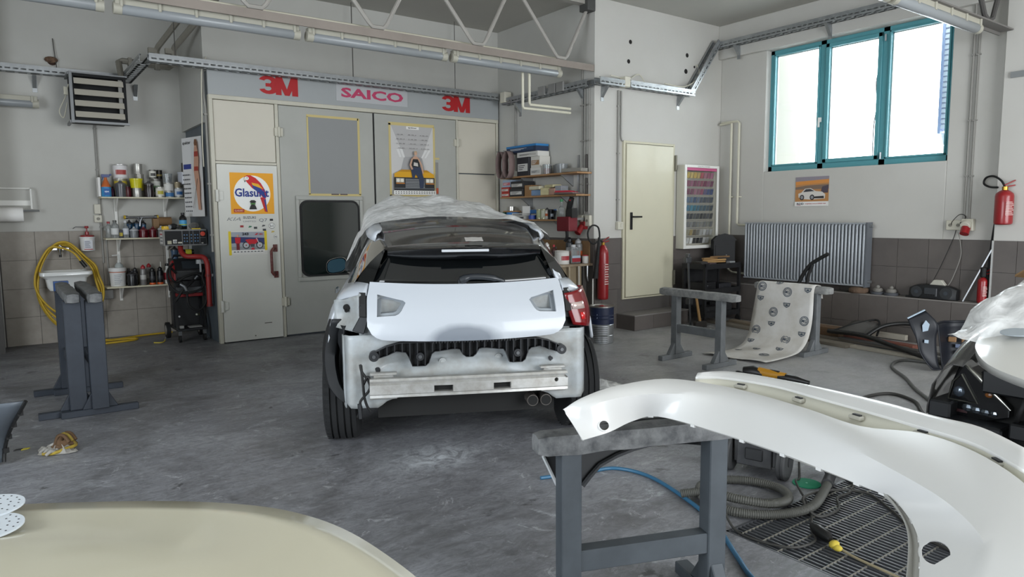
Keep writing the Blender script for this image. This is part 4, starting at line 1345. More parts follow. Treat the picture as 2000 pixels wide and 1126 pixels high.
Y1f, Y1b = YL - .20, YL - .10
tag(MB(mat('paper_white', '#e9e7e3', .9)).bx(1.005, 1.03, YL - .22, YL - .04, 1.77, 2.0).obj('paper_pack'), 'white paper pack at the left end of the top shelf', 'paper pack')
t = thing('spray_bottle', 'orange and blue window cleaner spray bottle on the top shelf', 'spray bottle', (SX(102), Y1f, 1.765))
MB(mat('bot_orange', '#d9743c', .3, trans=.2)).lathe((0, 0, .0), [(.05, 0, mat('bot_blue', '#3f8fc4', .3)), (.056, .01, mat('bot_blue', '#3f8fc4', .3)), (.054, .12), (.036, .17), (.016, .215), (.016, .235)], 18).obj('body', t, world=False, smooth=40)
s = Sheet((-.03, -.0575, .02), X1, Z1, flat('#2c62a8'))
s.rect(0, 0, .06, .08, flat('#2c62a8'))
s.txt('ajax', .006, .03, .048, .025, .02, flat('#e9edf2'))
s.obj('print', t, world=False)
MB(mat('trigger_blue', '#2b3d78', .4)).box((0, 0, .255), (.09, .028, .035)).box((-.03, 0, .225), (.012, .018, .05), R=Matrix.Rotation(.4, 3, 'Y')).box((.055, 0, .27), (.02, .02, .02)).obj('trigger', t, world=False, bevel=.003)


def tin(label, c0, c1, y1, y0, yy=Y1f, **k):
    x, z, w, h = on1(c0, c1, y1, y0)
    return can('paint_tin', label, x, yy, z, w, h, **k)


bottle('purple_bottle', 'dark purple bottle beside the window cleaner', SX(155), Y1b, 1.765, .035, .13, '#5a2748', '#3a1f30', False)
x, z, w, h = on1(160, 240, 385, 285)
cup('mixing_cup', 'grey lidded mixing cup at the front of the top shelf', x, YL - .24, z, w, h, '#6f7074', True, '#57585c', cat='mixing cup')
tin('maroon paint jar behind the grey mixing cup', 225, 290, 385, 300, Y1b, body='#6d2a33', metal=False, lid='#55585a')
tin('silver tin with yellow patch stacked behind the lidded cup', 165, 262, 385, 292, YL - .09, body='#b4b2ac', band='#a7a594')
x, z, w, h = on1(165, 262, 292, 240)
can('paint_tin', 'flat silver and yellow tin carrying the big white tin', x, YL - .09, 1.765 + 93 * KX, w, h, body='#bdbaa8', band='#c6b23e', b0=.2, b1=.7)
x, z, w, h = on1(162, 272, 240, 122)
can('paint_tin', 'big white tin with red print on top of the left stack', x, YL - .09, 1.765 + 145 * KX, w, h, body='#d9d6d4', band='#dcd9d8', spot='#a8423c', b0=.1, b1=.9)
tin('short silver tin under the yellow bucket', 285, 350, 385, 312, YL - .22)
x, z, w, h = on1(265, 365, 312, 236)
cup('yellow_bucket', 'small bright yellow bucket on top of a short tin', x, YL - .22, 1.765 + 73 * KX, w, h, '#cfc61c', False, cat='bucket', taper=.80)
tin('grey tin with yellow spot below the shiny tin', 318, 388, 385, 195, YL - .08, body='#a5a29a', spot='#cdbd3a')
x, z, w, h = on1(312, 380, 195, 112)
can('paint_tin', 'shiny bare tin standing highest behind the yellow bucket', x, YL - .08, 1.765 + 190 * KX, w, h)
x, z, w, h = on1(370, 442, 385, 262)
cup('dark_jar', 'dark brown glass jar with lid on the top shelf', x, YL - .22, z, w, h * .85, '#3a2f30', True, '#4c4a4b', cat='jar', taper=.97)
tin('white label tin under the black topped tins', 452, 520, 385, 300, YL - .22, body='#c9c6bd', band='#d6d3c6', spot='#b9b03a')
tin('tin with green printed label in the middle of the top shelf', 435, 510, 385, 230, YL - .09, body='#8f8d86', band='#d4d5cc', spot='#5f8a5a')
x, z, w, h = on1(425, 480, 230, 158)
can('paint_tin', 'white labelled tin left of the black and gold tin', x, YL - .09, 1.765 + 155 * KX, w, h, body='#7a7872', band='#dad8cd', spot='#4a4a48')
x, z, w, h = on1(482, 526, 230, 158)
can('paint_tin', 'black and gold tin high on the top shelf', x, YL - .09, 1.765 + 155 * KX, w, h, body='#26241f', band='#8a7a3e', b0=.3, b1=.5)
tin('low tin with blue label beside the clear cups', 525, 592, 385, 340, YL - .22, body='#b4b2ac', band='#3e74a8')
x, z, w, h = on1(515, 590, 340, 265)
can('paint_tin', 'white scribbled tin below the stack of clear cups', x, YL - .22, 1.765 + 45 * KX, w, h, body='#b7b5af', band='#d9d8d2')
x, z, w, h = on1(508, 585, 265, 190)
cup('clear_cups', 'stack of clear measuring cups on top of the tins', x, YL - .22, 1.765 + 120 * KX, w, h, fill='#3d3d3e', cat='cup')
tin('white and blue tin under the small beige tin', 595, 665, 385, 305, YL - .22, body='#b9b9b5', band='#d3d6d8', spot='#3a6ba4')
x, z, w, h = on1(598, 645, 305, 258)
can('paint_tin', 'small beige topped tin on the right of the top shelf', x, YL - .22, 1.765 + 80 * KX, w, h, body='#b9ab8c', band='#a89a7c')
tin('wide tin with blue label at the right end of the top shelf', 668, 748, 385, 272, YL - .15, body='#b4b2ac', spot='#35639e')
x, z, w, h = on1(634, 740, 272, 172)
cup('white_bucket', 'white bucket on the wide tin at the right end', x, YL - .15, 1.765 + 113 * KX, w, h, '#c9cbd2', False, cat='bucket', taper=.92)
x, z, w, h = on1(667, 730, 178, 100)
can('paint_tin', 'dark shiny tin on top of the white bucket', x, YL - .15, 1.765 + 212 * KX, w, h, body='#5f5952', band='#47423c')

# middle shelf
Z2 = 1.262
M2 = lambda c0, c1, y1, y0: (SX((c0 + c1) / 2), Z2, (c1 - c0) * KX, (y1 - y0) * KX)
x, z, w, h = M2(90, 120, 682, 550)
bottle('clear_bottle', 'small clear bottle with red cap at the left end of the middle shelf', x, YL - .14, z, w + .02, h, cap='#a02830')
x, z, w, h = M2(115, 172, 682, 540)
bottle('clear_bottle', 'tall clear bottle with grey cap on the middle shelf', x, YL - .22, z, w, h, cap='#5d5c58', band='#d9dad7')
x, z, w, h = M2(195, 242, 682, 545)
bottle('clear_bottle', 'slim clear spray bottle left of the grey cup', x, YL - .22, z, w, h, cap='#c9cacb', band='#c9ccd2', shoulder=.55)
carton('tape_pack', 'yellow and dark pack between the clear bottles', SX(182), YL - .2, Z2, .04, .1, .10, '#3d3c42', band='#c7b338')
for (c0, c1, y0, col, lid, lab) in ((245, 308, 600, '#9da0a3', '#b5b8ba', 'grey lidded spray gun cup on the middle shelf'), (310, 380, 602, '#7d1a26', '#6a1620', 'left of the two dark red lidded jars'), (384, 446, 600, '#7d1a26', '#6a1620', 'right of the two dark red lidded jars'), (450, 500, 592, '#c4c6c8', '#b9bcbe', 'pale lidded cup right of the red jars')):
    x, z, w, h = M2(c0, c1, 682, y0)
    cup('paint_cup', lab, x, YL - .24, z, w, h * .72, col, True, lid, cat='jar', taper=.96)
for (c0, c1, y0, lab) in ((232, 285, 530, 'leftmost black and blue spray gun cup behind the jars'), (288, 336, 528, 'middle black and blue spray gun cup behind the jars'), (340, 382, 535, 'rightmost black and blue spray gun cup behind the jars')):
    x, z, w, h = M2(c0, c1, 682, y0)
    cup('gun_cup', lab, x, YL - .09, z, w, h * .75, '#2b5f86', True, '#1c1d20', cat='cup', taper=.9)


def spray_gun(label, loc, rz, s=1.0, cup_col=None):
    t = thing('spray_gun', label, 'spray gun', loc, rz)
    m = mat('gun_metal', '#8f9092', .3, .9)
    MB(m).cyl((-.09 * s, 0, .0), (.06 * s, 0, 0), .014 * s, n=10).cyl((.06 * s, 0, 0), (.085 * s, 0, 0), .022 * s, n=12).pipe([(-.06 * s, 0, 0), (-.085 * s, 0, -.05 * s), (-.09 * s, 0, -.10 * s)], .013 * s, 8).obj('body', t, world=False, smooth=40)
    MB(flat('#c9a92a')).cyl((.085 * s, 0, 0), (.10 * s, 0, 0), .024 * s, n=12).obj('air_cap', t, world=False, smooth=40)
    MB(m_steel).pipe([(-.03 * s, 0, .01), (-.04 * s, 0, -.045 * s)], .004, 6).obj('trigger', t, world=False)
    return t


spray_gun('spray gun with yellow cap lying on the gun cups', (SX(285), YL - .10, Z2 + .255), PI + .15, 1.0)
spray_gun('bare metal spray gun lying right of the yellow capped one', (SX(400), YL - .11, Z2 + .255), .1, 1.15)
carton('cardboard_box', 'brown cardboard box at the back of the middle shelf', SX(452), YL - .10, Z2, .07, .11, .235, '#8f6f4c')
tag(MB(mat('cardboard_tube', '#8a6a48', .85)).pipe([(SX(462), YL - .1, Z2 + .20), (SX(572), YL - .1, Z2 + .20)], .055, 18).obj('cardboard_roll', smooth=40), 'brown cardboard roll lying right of the cardboard box', 'roll')

# control unit hung on the booth side
CZ0, CZ1 = 1.172, 1.366
cu = thing('control_unit', 'black spray booth control unit with red button above the welder', 'control unit', (1.8, 9.2, CZ0))
MB(mat('ctrl_grey', '#8c8a86', .5)).bx(1.56, 2.042, 9.10, 9.36, CZ0, CZ1).obj('case', cu, bevel=.006)
MB(mat('panel_black', '#121315', .7)).bx(1.575, 2.03, 9.088, 9.102, CZ0 + .012, CZ1 - .012).obj('face', cu, bevel=.004)
MB(mat('ctrl_rim', '#6e6f70', .4)).bx(1.57, 2.036, 9.084, 9.092, CZ1 - .016, CZ1 - .008).bx(1.57, 2.036, 9.084, 9.092, CZ0 + .006, CZ0 + .014).bx(1.76, 1.766, 9.084, 9.09, CZ0 + .014, CZ1 - .016).bx(1.842, 1.846, 9.084, 9.09, CZ0 + .014, CZ1 - .016).bx(1.882, 1.886, 9.084, 9.09, CZ0 + .014, CZ1 - .016).bx(1.956, 1.96, 9.084, 9.09, CZ0 + .014, CZ1 - .016).bx(1.96, 2.03, 9.084, 9.09, 1.262, 1.266).obj('divider', cu)
for (x, z, w, h, c) in ((1.62, 1.215, .045, .04, '#a9a48f'), (1.68, 1.225, .042, .045, '#c8c6bd'), (1.735, 1.21, .045, .018, '#b9b6a8'), (1.985, 1.2, .022, .014, '#9a9a94')):
    MB(flat(c)).box((x, 9.085, z), (w, .006, h)).obj('label_plate', cu)
MB(m_steel).cyl((1.68, 9.084, 1.225), (1.68, 9.072, 1.225), .015, n=12).obj('key_switch', cu)
for x in (1.785, 1.815, 1.863, 1.905, 1.935):
    for z in (1.225, 1.262, 1.30):
        MB(mat('lamp_blue', '#37648c', .3)).cyl((x, 9.086, z), (x, 9.078, z), .008, n=8).obj('indicator', cu)
MB(mat('button_red', '#c0391f', .35)).cyl((1.99, 9.086, 1.312), (1.99, 9.066, 1.312), .027, n=16).obj('emergency_button', cu, smooth=40)
s = Sheet((1.559, 9.34, CZ0), (0, -1, 0), (0, 0, 1), flat('#d9d6d0'))
s.rect(.03, .025, .21, .17, flat('#dcdad6'))
for k in range(3):
    s.rect(.05, .05 + k * .04, .19, .066 + k * .04, flat('#b04048' if k == 2 else '#7a7c80'))
s.obj('side_label', cu)
# things on the control unit
tag(MB(mat('tape_yellow', '#d7ae1e', .4)).lathe((1.61, 9.2, CZ1), [(.05, 0), (.05, .04), (.032, .04), (.032, .004)], 22).bx(1.555, 1.60, 9.13, 9.17, CZ1, CZ1 + .012).obj('yellow_tape', smooth=40), 'yellow tape roll on top of the control unit', 'tape')
t = thing('respirator', 'black respirator mask on top of the control unit', 'respirator', (1.70, 9.22, CZ1))
MB(m_rubber).ell((1.70, 9.22, CZ1 + .035), (.05, .04, .036), 14).obj('mask', t, smooth=60)
MB(m_steel).cyl((1.66, 9.18, CZ1 + .03), (1.64, 9.15, CZ1 + .03), .025, n=12).cyl((1.74, 9.18, CZ1 + .03), (1.76, 9.15, CZ1 + .03), .025, n=12).obj('filter', t)
t = bottle('polish_bottle', 'black bottle with blue and yellow label on the control unit', 1.81, 9.24, CZ1, .085, .20, '#161618', '#101012', False, '#4a9ac8')
MB(flat('#b6c23e')).lathe((0, 0, .05), [(.0425, 0), (.0438, .001), (.0438, .012), (.0425, .013)], 18, cap=False).obj('label_stripe', t, world=False)
t = thing('dust_mask', 'grey half mask with yellow strip at the right of the control unit', 'mask', (1.93, 9.2, CZ1))
MB(mat('mask_grey', '#77756f', .7)).ell((1.93, 9.22, CZ1 + .04), (.065, .05, .042), 14).obj('mask', t, smooth=60)
MB(mat('mask_dark', '#4b4a47', .7)).cyl((1.91, 9.17, CZ1 + .04), (1.905, 9.15, CZ1 + .04), .03, n=14).obj('filter', t)
MB(flat('#d0b42a')).box((1.93, 9.13, CZ1 + .007), (.10, .03, .012)).obj('yellow_strip', t)
# red air pipe
t = thing('red_pipe', 'red pipe bending down the booth side beside the welder', 'pipe', (1.95, 9.0, .45))
MB(mat('pipe_red', '#8d2320', .5, var=.3, vs=10)).pipe(spline([(1.76, 9.22, 1.18), (1.76, 9.18, 1.10), (1.80, 9.12, 1.045), (1.90, 9.05, 1.04), (1.965, 8.98, 1.03), (1.99, 8.94, .97), (1.995, 8.92, .86), (1.995, 8.92, .44)], 5), .030, 12).obj('tube', t, smooth=60)
MB(mat('pipe_red2', '#6f1c1a', .5)).cyl((1.995, 8.92, .83), (1.995, 8.92, .80), .038, n=14).cyl((1.995, 8.92, .47), (1.995, 8.92, .44), .036, n=14).obj('clamp', t)
MB(m_galv).bx(1.99, 2.05, 8.91, 8.93, .80, .83).obj('mount', t)
MB(m_galv).bx(1.90, 2.05, 9.06, 9.10, .95, 1.0).obj('mount', t)
MB(m_galv).bx(1.93, 1.95, 9.05, 9.06, .85, 1.0).obj('tag_plate', t)

# lowest shelf
Z3 = .665
M3 = lambda c0, c1, y1, y0: (SX((c0 + c1) / 2), Z3, (c1 - c0) * KX, (y1 - y0) * KX)
x, z, w, h = M3(82, 208, 1055, 905)
t = thing('pump_bucket', 'white bucket with orange stripe and pump on the lowest shelf', 'bucket', (x, YL - .17, z))
MB(mat('tub_white', '#dcdcda', .4)).lathe((0, 0, 0), [(w * .42, 0), (w * .43, .004), (w * .465, h * .80), (w * .5, h * .81), (w * .5, h * .98), (w * .46, h), (w * .2, h)], 24).obj('body', t, world=False, smooth=35)
MB(flat('#b8623a')).lathe((0, 0, h * .74), [(w * .462, 0), (w * .468, .001), (w * .468, .009), (w * .462, .01)], 24, cap=False).obj('stripe', t, world=False)
MB(mat('pump_clear', '#c4cbc9', .2, trans=.3)).lathe((0.02, 0, h), [(.05, 0), (.045, .03), (.02, .06)], 16).obj('dome', t, world=False, smooth=40)
MB(mat('pump_white', '#cfd0cc', .4)).pipe([(.02, 0, h + .05), (.02, 0, h + .15)], .01, 8).cyl((.02, 0, h + .06), (.02, 0, h + .09), .016, n=10).pipe([(.03, 0, h + .155), (-.05, 0, h + .15)], .007, 8).obj('pump', t, world=False)
s = Sheet((-.05, -w * .475, .03), X1, Z1, flat('#8b8f98'))
for k in range(6):
    s.rect(0, k * .022, .06 + .012 * (k % 3), k * .022 + .005, flat('#8b8f98'))
s.obj('print', t, world=False)
x, z, w, h = M3(205, 282, 1050, 960)
cup('black_jar', 'squat black lidded jar on the lowest shelf', x, YL - .24, z, w, h, '#1d1d1f', False, '#26262a', cat='jar', taper=.96)
bottle('dark_bottle', 'dark bottle behind the squat black jar', SX(232), YL - .09, Z3, .06, .21, '#2c2a2c', '#3c3a3a', False)
for (c0, c1, y0, yy, col, cap, foot, band, lab) in (
        (255, 300, 905, YL - .10, '#1e1e20', '#2c2c2e', None, '#3a3a3c', 'black spray can left of the red capped one'),
        (300, 347, 880, YL - .24, '#7c7a78', '#a3232a', None, '#b9b7b2', 'grey spray can with red cap on the lowest shelf'),
        (358, 404, 875, YL - .10, '#8c8a88', '#a3232a', None, '#c6c4c0', 'silver spray can with red cap at the back of the lowest shelf'),
        (366, 414, 905, YL - .25, '#1b1b1d', '#151516', '#d05a24', '#353537', 'left black spray can with orange foot ring'),
        (424, 472, 900, YL - .25, '#1b1b1d', '#151516', '#d05a24', '#353537', 'right black spray can with orange foot ring')):
    x, z, w, h = M3(c0, c1, 1045, y0)
    spray('spray_can', lab, x, yy, z, w, h, col, cap, foot, band)
x, z, w, h = M3(476, 545, 1032, 865)
t = bottle('white_bottle', 'white plastic bottle with red label and black pump on the lowest shelf', x, YL - .20, z, w, h, '#d4d2cc', '#1c1c1e', False, '#9a2430', shoulder=.55)
tag(MB(m_white).pipe([(SX(464), YL - .15, Z3), (SX(464), YL - .15, Z3 + .1), (SX(466), YL - .15, Z3 + .28)], [.02, .012, .004], 10).obj('nozzle_tube'), 'slim white nozzle tube standing behind the spray cans', 'tube')

# ------------------------------------------------------------------ welder
we = thing('welding_machine', 'red and black welding machine on a wheeled cart with coiled cables', 'welding machine', (1.80, 9.38, 0))
m_wb = mat('welder_black', '#191a1c', .45)
m_wr = mat('welder_red', '#8f1d20', .4)
b = MB(m_wb).bx(1.66, 2.0, 9.12, 9.66, .135, .165).bx(1.69, 1.97, 9.36, 9.64, .165, .58)
b.obj('cart_body', we, bevel=.005)
MB(m_wb).bar((1.665, 9.14, .15), (1.70, 9.40, .62), .025, .035).bar((1.985, 9.14, .15), (1.97, 9.40, .62), .025, .035).bx(1.66, 1.70, 9.33, 9.37, .15, .62).bx(1.96, 2.0, 9.33, 9.37, .15, .62).obj('cart_frame', we)
MB(mat('tray_clutter', '#8f8f8c', .6)).bx(1.80, 1.95, 9.15, 9.27, .166, .18).bx(1.69, 1.74, 9.14, 9.2, .166, .20).obj('tray_parts', we, bevel=.004)
MB(mat('welder_grey', '#55585b', .5)).bx(1.70, 1.98, 9.22, 9.36, .585, .66).obj('spool_drawer', we, bevel=.006)
MB(m_wr).bx(1.695, 1.985, 9.20, 9.37, .545, .585).obj('red_strip', we, bevel=.004)
MB(m_wb).bx(1.68, 1.99, 9.30, 9.66, .585, .74).obj('lower_case', we, bevel=.01)
b = MB(m_wb)
b.prism([(9.24, .74), (9.66, .74), (9.66, 1.0), (9.34, 1.0), (9.24, .86)], (1.69, 0, 0), (0, 1, 0), (0, 0, 1), (.30, 0, 0))
b.obj('power_unit', we, bevel=.012, segs=2)
MB(m_wr).prism([(9.235, .735), (9.52, .735), (9.45, .96), (9.335, .985), (9.235, .86)], (1.675, 0, 0), (0, 1, 0), (0, 0, 1), (.018, 0, 0)).obj('red_side', we)
MB(mat('welder_panel', '#2f3438', .25)).add([(1.78, 9.255, .882), (1.97, 9.255, .882), (1.97, 9.318, .97), (1.78, 9.318, .97), (1.78, 9.249, .887), (1.97, 9.249, .887), (1.97, 9.312, .975), (1.78, 9.312, .975)], [(4, 5, 6, 7), (0, 1, 5, 4), (2, 3, 7, 6), (1, 2, 6, 5), (3, 0, 4, 7)]).obj('control_panel', we)
MB(m_wb).pipe([(1.72, 9.5, 1.0), (1.72, 9.45, 1.04), (1.96, 9.45, 1.04), (1.96, 9.5, 1.0)], .014, 8).obj('grip', we, smooth=40)
for x in (1.635, 2.02):
    MB(m_rubber).cyl((x - .022, 9.60, .10), (x + .022, 9.60, .10), .10, n=24).obj('wheel', we, smooth=40)
    MB(m_alu).cyl((x - .025, 9.60, .10), (x + .025, 9.60, .10), .062, n=18).obj('hub', we, smooth=40)
for x in (1.69, 1.97):
    MB(m_rubber).cyl((x - .014, 9.15, .045), (x + .014, 9.15, .045), .045, n=16).obj('caster', we, smooth=40)
    MB(m_steel).bx(x - .02, x + .02, 9.13, 9.17, .085, .135).obj('caster_fork', we)
cb = MB(m_rubber)
cb.pipe(spline([(1.68, 9.3, .95), (1.60, 9.2, .86), (1.60, 9.15, .72), (1.68, 9.12, .62), (1.80, 9.1, .60), (1.95, 9.12, .64), (2.0, 9.16, .74), (1.93, 9.18, .82), (1.80, 9.16, .80), (1.68, 9.14, .74), (1.62, 9.12, .80), (1.63, 9.18, .90), (1.70, 9.22, .84)], 6), .014, 8)
cb.pipe(spline([(1.72, 9.2, .78), (1.78, 9.12, .62), (1.80, 9.10, .45), (1.90, 9.10, .38), (1.99, 9.11, .46), (2.01, 9.13, .62), (1.98, 9.16, .78), (2.02, 9.2, .86), (2.03, 9.2, .6), (2.03, 9.2, .48), (2.0, 9.2, .55)], 6), .013, 8)
cb.pipe(spline([(1.90, 9.2, .76), (1.82, 9.12, .70), (1.74, 9.10, .64), (1.68, 9.10, .55), (1.65, 9.12, .50)], 6), .016, 8)
cb.obj('coiled_cable', we, smooth=60)
MB(m_steel).pipe([(1.72, 9.12, .71), (1.76, 9.10, .68), (1.78, 9.1, .63)], .025, 10).pipe([(1.90, 9.18, .76), (1.93, 9.16, .80)], .02, 10).obj('torch', we, smooth=50)
for (x, z, c) in ((1.93, .30, '#c4c6b8'), (1.97, .30, '#b9b84a'), (1.73, .29, '#c9c9c9')):
    MB(flat(c)).cyl((x, 9.355, z), (x, 9.345, z), .012, n=10).obj('bolt', we)
cup('gun_cup', 'clear blue gun cup with black lid standing on the welder', 1.745, 9.50, 1.0, .095, .11, '#56708c', True, '#1b1b1e', cat='cup', taper=.8)
t = thing('sander_head', 'black tool with yellow band lying on the welder', 'tool', (1.90, 9.52, 1.0))
MB(m_blk).cyl((1.83, 9.52, 1.075), (1.97, 9.52, 1.075), .036, n=14).obj('body', t, smooth=40)
MB(flat('#c9c232')).cyl((1.87, 9.52, 1.075), (1.94, 9.52, 1.075), .0375, n=14).obj('band', t, smooth=40)
tag(MB(mat('yellow_scrap', '#c9b648', .6)).pipe(spline([(1.42, 9.28, .008), (1.48, 9.24, .008), (1.53, 9.28, .008), (1.56, 9.36, .02)], 5), .007, 6).obj('yellow_strap'), 'short yellow strap on the floor in front of the welder', 'strap')

# ------------------------------------------------------------------ sawhorses
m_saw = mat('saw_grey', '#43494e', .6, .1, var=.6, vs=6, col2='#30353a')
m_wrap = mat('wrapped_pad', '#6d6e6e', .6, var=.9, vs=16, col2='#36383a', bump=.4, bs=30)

m_sawd = mat('saw_dusty_lit', '#75787a', .65, .1, var=.6, vs=6, col2='#54585a')  # dusty steel, also lightened to paint in the light on the middle pair
m_wrapd = mat('wrapped_pad_dusty_lit', '#9b9b98', .7, var=.8, vs=16, col2='#66686a', bump=.4, bs=30)  # dusty pad, its paler tone also carries painted light
m_sawl = mat('saw_shaded', '#333942', .6, .1, var=.6, vs=6, col2='#272c34')  # same steel darkened, shade on the left pair put into the colour


def sawhorse(label, loc, rz, span, height, over=.19, foot=.47, group='grey steel sawhorses', cross=.32, post=.075, m=None):
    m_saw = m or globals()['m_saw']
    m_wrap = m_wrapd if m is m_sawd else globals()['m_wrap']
    """beam along local x; T feet run along local y"""
    t = thing('sawhorse', label, 'sawhorse', loc, rz, group)
    for s in (-1, 1):
        x = s * span / 2
        MB(m_saw).bx(x - post / 2, x + post / 2, -post / 2, post / 2, .05, height - .07).obj('leg', t, world=False, bevel=.004)
        MB(m_saw).bx(x - .03, x + .03, -foot / 2, foot / 2, 0, .05).prism([(-.12, .05), (.12, .05), (post / 2, .17), (-post / 2, .17)], (x - .025, 0, 0), (0, 1, 0), (0, 0, 1), (.05, 0, 0)).obj('foot', t, world=False, bevel=.004)
    MB(m_saw).bx(-span / 2, span / 2, -.03, .03, cross - .035, cross + .045).obj('cross_bar', t, world=False, bevel=.003)
    b = MB(m_wrap)
    n = 26
    rows = []
    for k in range(n + 1):
        x = -span / 2 - over + (span + 2 * over) * k / n
        row = []
        for (yy, zz) in ((-.045, 0), (-.05, .035), (-.045, .07), (0, .078), (.045, .07), (.05, .035), (.045, 0), (0, -.005)):
            j = 1 + .10 * noise.noise(V(x * 9 + loc[0], yy * 40, zz * 40))
            e = .8 if k in (0, n) else 1.0
            row.append((x, yy * j * e, height - .075 + (.037 + (zz - .037) * j * e)))
        rows.append(row)
    b.grid(rows, cv=True)
    b.poly([rows[0][i] for i in range(8)])
    b.poly([rows[-1][i] for i in reversed(range(8))])
    b.obj('padded_beam', t, world=False, smooth=50)
    return t


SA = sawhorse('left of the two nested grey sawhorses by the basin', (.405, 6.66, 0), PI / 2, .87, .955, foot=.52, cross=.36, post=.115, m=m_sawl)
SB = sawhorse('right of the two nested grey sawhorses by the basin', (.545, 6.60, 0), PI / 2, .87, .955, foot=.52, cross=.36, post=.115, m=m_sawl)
MB(mat('blue_tape', '#2d4f86', .5)).bx(.35, .46, 7.20, 7.29, .875, .96).obj('blue_end_cover', SA)

# ------------------------------------------------------------------ far left bumper piece and floor scraps
t = thing('bumper_cover', 'dark grey bumper cover leaning into the picture at the far left', 'bumper', (-.25, 5.2, 0))
m_bump = mat('raw_plastic', '#5d646b', .4, var=.3, vs=4, col2='#474d54')
rows = []
for i in range(15):
    a = i / 14
    z = .02 + .42 * a
    row = []
    for j in range(12):
        q = j / 11
        x = -.75 + .68 * q + .13 * a ** 1.6 * q
        y = 5.45 - .25 * math.sin(q * 1.7) - .22 * a + .06 * math.sin(a * 5) * q
        row.append((x, y, z))
    rows.append(row)
MB(m_bump).grid(rows).obj('shell', t, smooth=60, solid=.006)
MB(m_blk).pipe([r[-1] for r in rows], .011, 6).obj('edge_lip', t)
for k in (2, 5, 8, 11):
    p = V(rows[k][-1])
    MB(m_blk).box(p + V(.008, -.005, .01), (.03, .02, .03), rz=.4).obj('clip_tab', t)
MB(m_blk).box((-.16, 5.06, .38), (.10, .04, .03), rz=-.3).box((-.14, 5.05, .34), (.03, .05, .06)).obj('bracket', t)
MB(m_white).box((-.085, 5.245, .13), (.012, .004, .03), rz=-.3).obj('label_chip', t)
g = thing('work_gloves', 'crumpled pair of dirty yellow and grey work gloves on the floor', 'gloves', (.23, 5.30, 0))


def crumple(c, rx, ry, h, seed, rz=0.0):
    """crumpled cloth lump: rings of a noisy dome"""
    rows, c = [], Vector(c)
    R = Matrix.Rotation(rz, 3, 'Z')
    for i in range(9):
        t_ = i / 8
        row = []
        for k in range(28):
            a = 2 * PI * k / 28
            n_ = noise.noise(V(math.cos(a) * 2.2 + seed, math.sin(a) * 2.2, t_ * 2.5))
            q = math.sin(t_ * PI / 2) * (1 + .35 * n_) + .02
            row.append(c + R @ V(rx * q * math.cos(a), ry * q * math.sin(a), max(.004, h * math.cos(t_ * PI / 2) * (1 + .8 * noise.noise(V(math.cos(a) * 3, math.sin(a) * 3, t_ * 4 + seed))))))
        rows.append(row)
    return rows


m_gy = mat('glove_yellow', '#a08a30', .85, var=.7, vs=24, col2='#5c4c2a')
m_gg = mat('glove_grey', '#9a9790', .85, var=.5, vs=18)
m_gb = mat('glove_brown', '#5c452f', .85, var=.5, vs=18)
a = MB(m_gg).grid(crumple((.215, 5.28, 0), .10, .065, .045, 1.0, -.5), cv=True)
for k in range(4):
    p = V(.16 + .012 * k, 5.325 - .03 * k, .02)
    d = V(-.8, .25 - .2 * k, 0).normalized()
    a.pipe([p, p + d * .03 + V(0, 0, .012), p + d * (.05 + .008 * (k % 2)) + V(0, 0, -.008)], [.013, .013, .009], 8, m_gg)
a.obj('glove', g, smooth=70)
a = MB(m_gb).grid(crumple((.25, 5.30, .03), .075, .05, .06, 4.0, .4), cv=True)
for k in range(3):
    p = V(.20 + .02 * k, 5.28 + .02 * k, .05)
    a.pipe(spline([p, p + V(.02, .02, .05), p + V(.05, .01, .05), p + V(.075, -.02, .01)], 4), .012, 8, m_gb if k != 1 else m_gy)
a.obj('glove', g, smooth=70)
MB(m_gy).pipe(spline([(.13, 5.26, .012), (.18, 5.225, .014), (.25, 5.225, .03), (.31, 5.26, .035), (.30, 5.30, .05)], 5), .011, 8).obj('cuff_edge', g, smooth=60)
for (x, y, c, n) in ((.02, 5.47, '#c9bb40', 'tiny yellow scrap on the floor near the dark bumper'), (-.02, 5.48, '#2c2c2c', 'tiny black scrap on the floor near the dark bumper')):
    tag(MB(flat(c)).prism([(0, 0), (.04, .005), (.05, .02), (.015, .025)], (x, y, .001), (1, 0, 0), (0, 1, 0), (0, 0, .006)).obj('floor_scrap'), n, 'scrap')
# ------------------------------------------------------------------ wooden shelves in the recess
m_wood = mat('pine_board', '#a9825a', .6, var=.5, vs=4, col2='#8a6542', stretch=(1, .15, 8))
for n, (y0, y1, z, lab) in enumerate(((6.68, 8.36, 2.05, 'topmost wooden shelf on the recess wall carrying cartons'), (6.70, 8.36, 1.77, 'middle wooden shelf on the recess wall with sponges and boxes'), (7.0, 8.36, 1.45, 'lowest wooden shelf on the recess wall with tapes and cans'))):
    t = thing('wall_shelf', lab, 'shelf', (6.03, (y0 + y1) / 2, z - .02), group='wooden shelves in the recess')
    MB(m_wood).bx(5.91, XS - .012, y0, y1, z - .022, z).obj('board', t, bevel=.002)
    for y in (7.92, 7.05 if n < 2 else 7.2):
        MB(m_alu).prism([(0, 0), (.22, 0), (0, -.15)], (XS - .005, y - .008, z - .022), (-1, 0, 0), (0, 0, 1), (0, .016, 0)).obj('bracket', t)
for y, n in ((6.93, 'right'), (8.02, 'left')):
    tag(MB(m_alu).bx(6.145, 6.158, y - .014, y + .014, 1.15 if y < 7 else 1.2, 2.28 if y < 7 else 2.1).obj('shelf_upright'), n + ' slotted steel upright behind the wooden shelves', 'upright')
A = 6.03
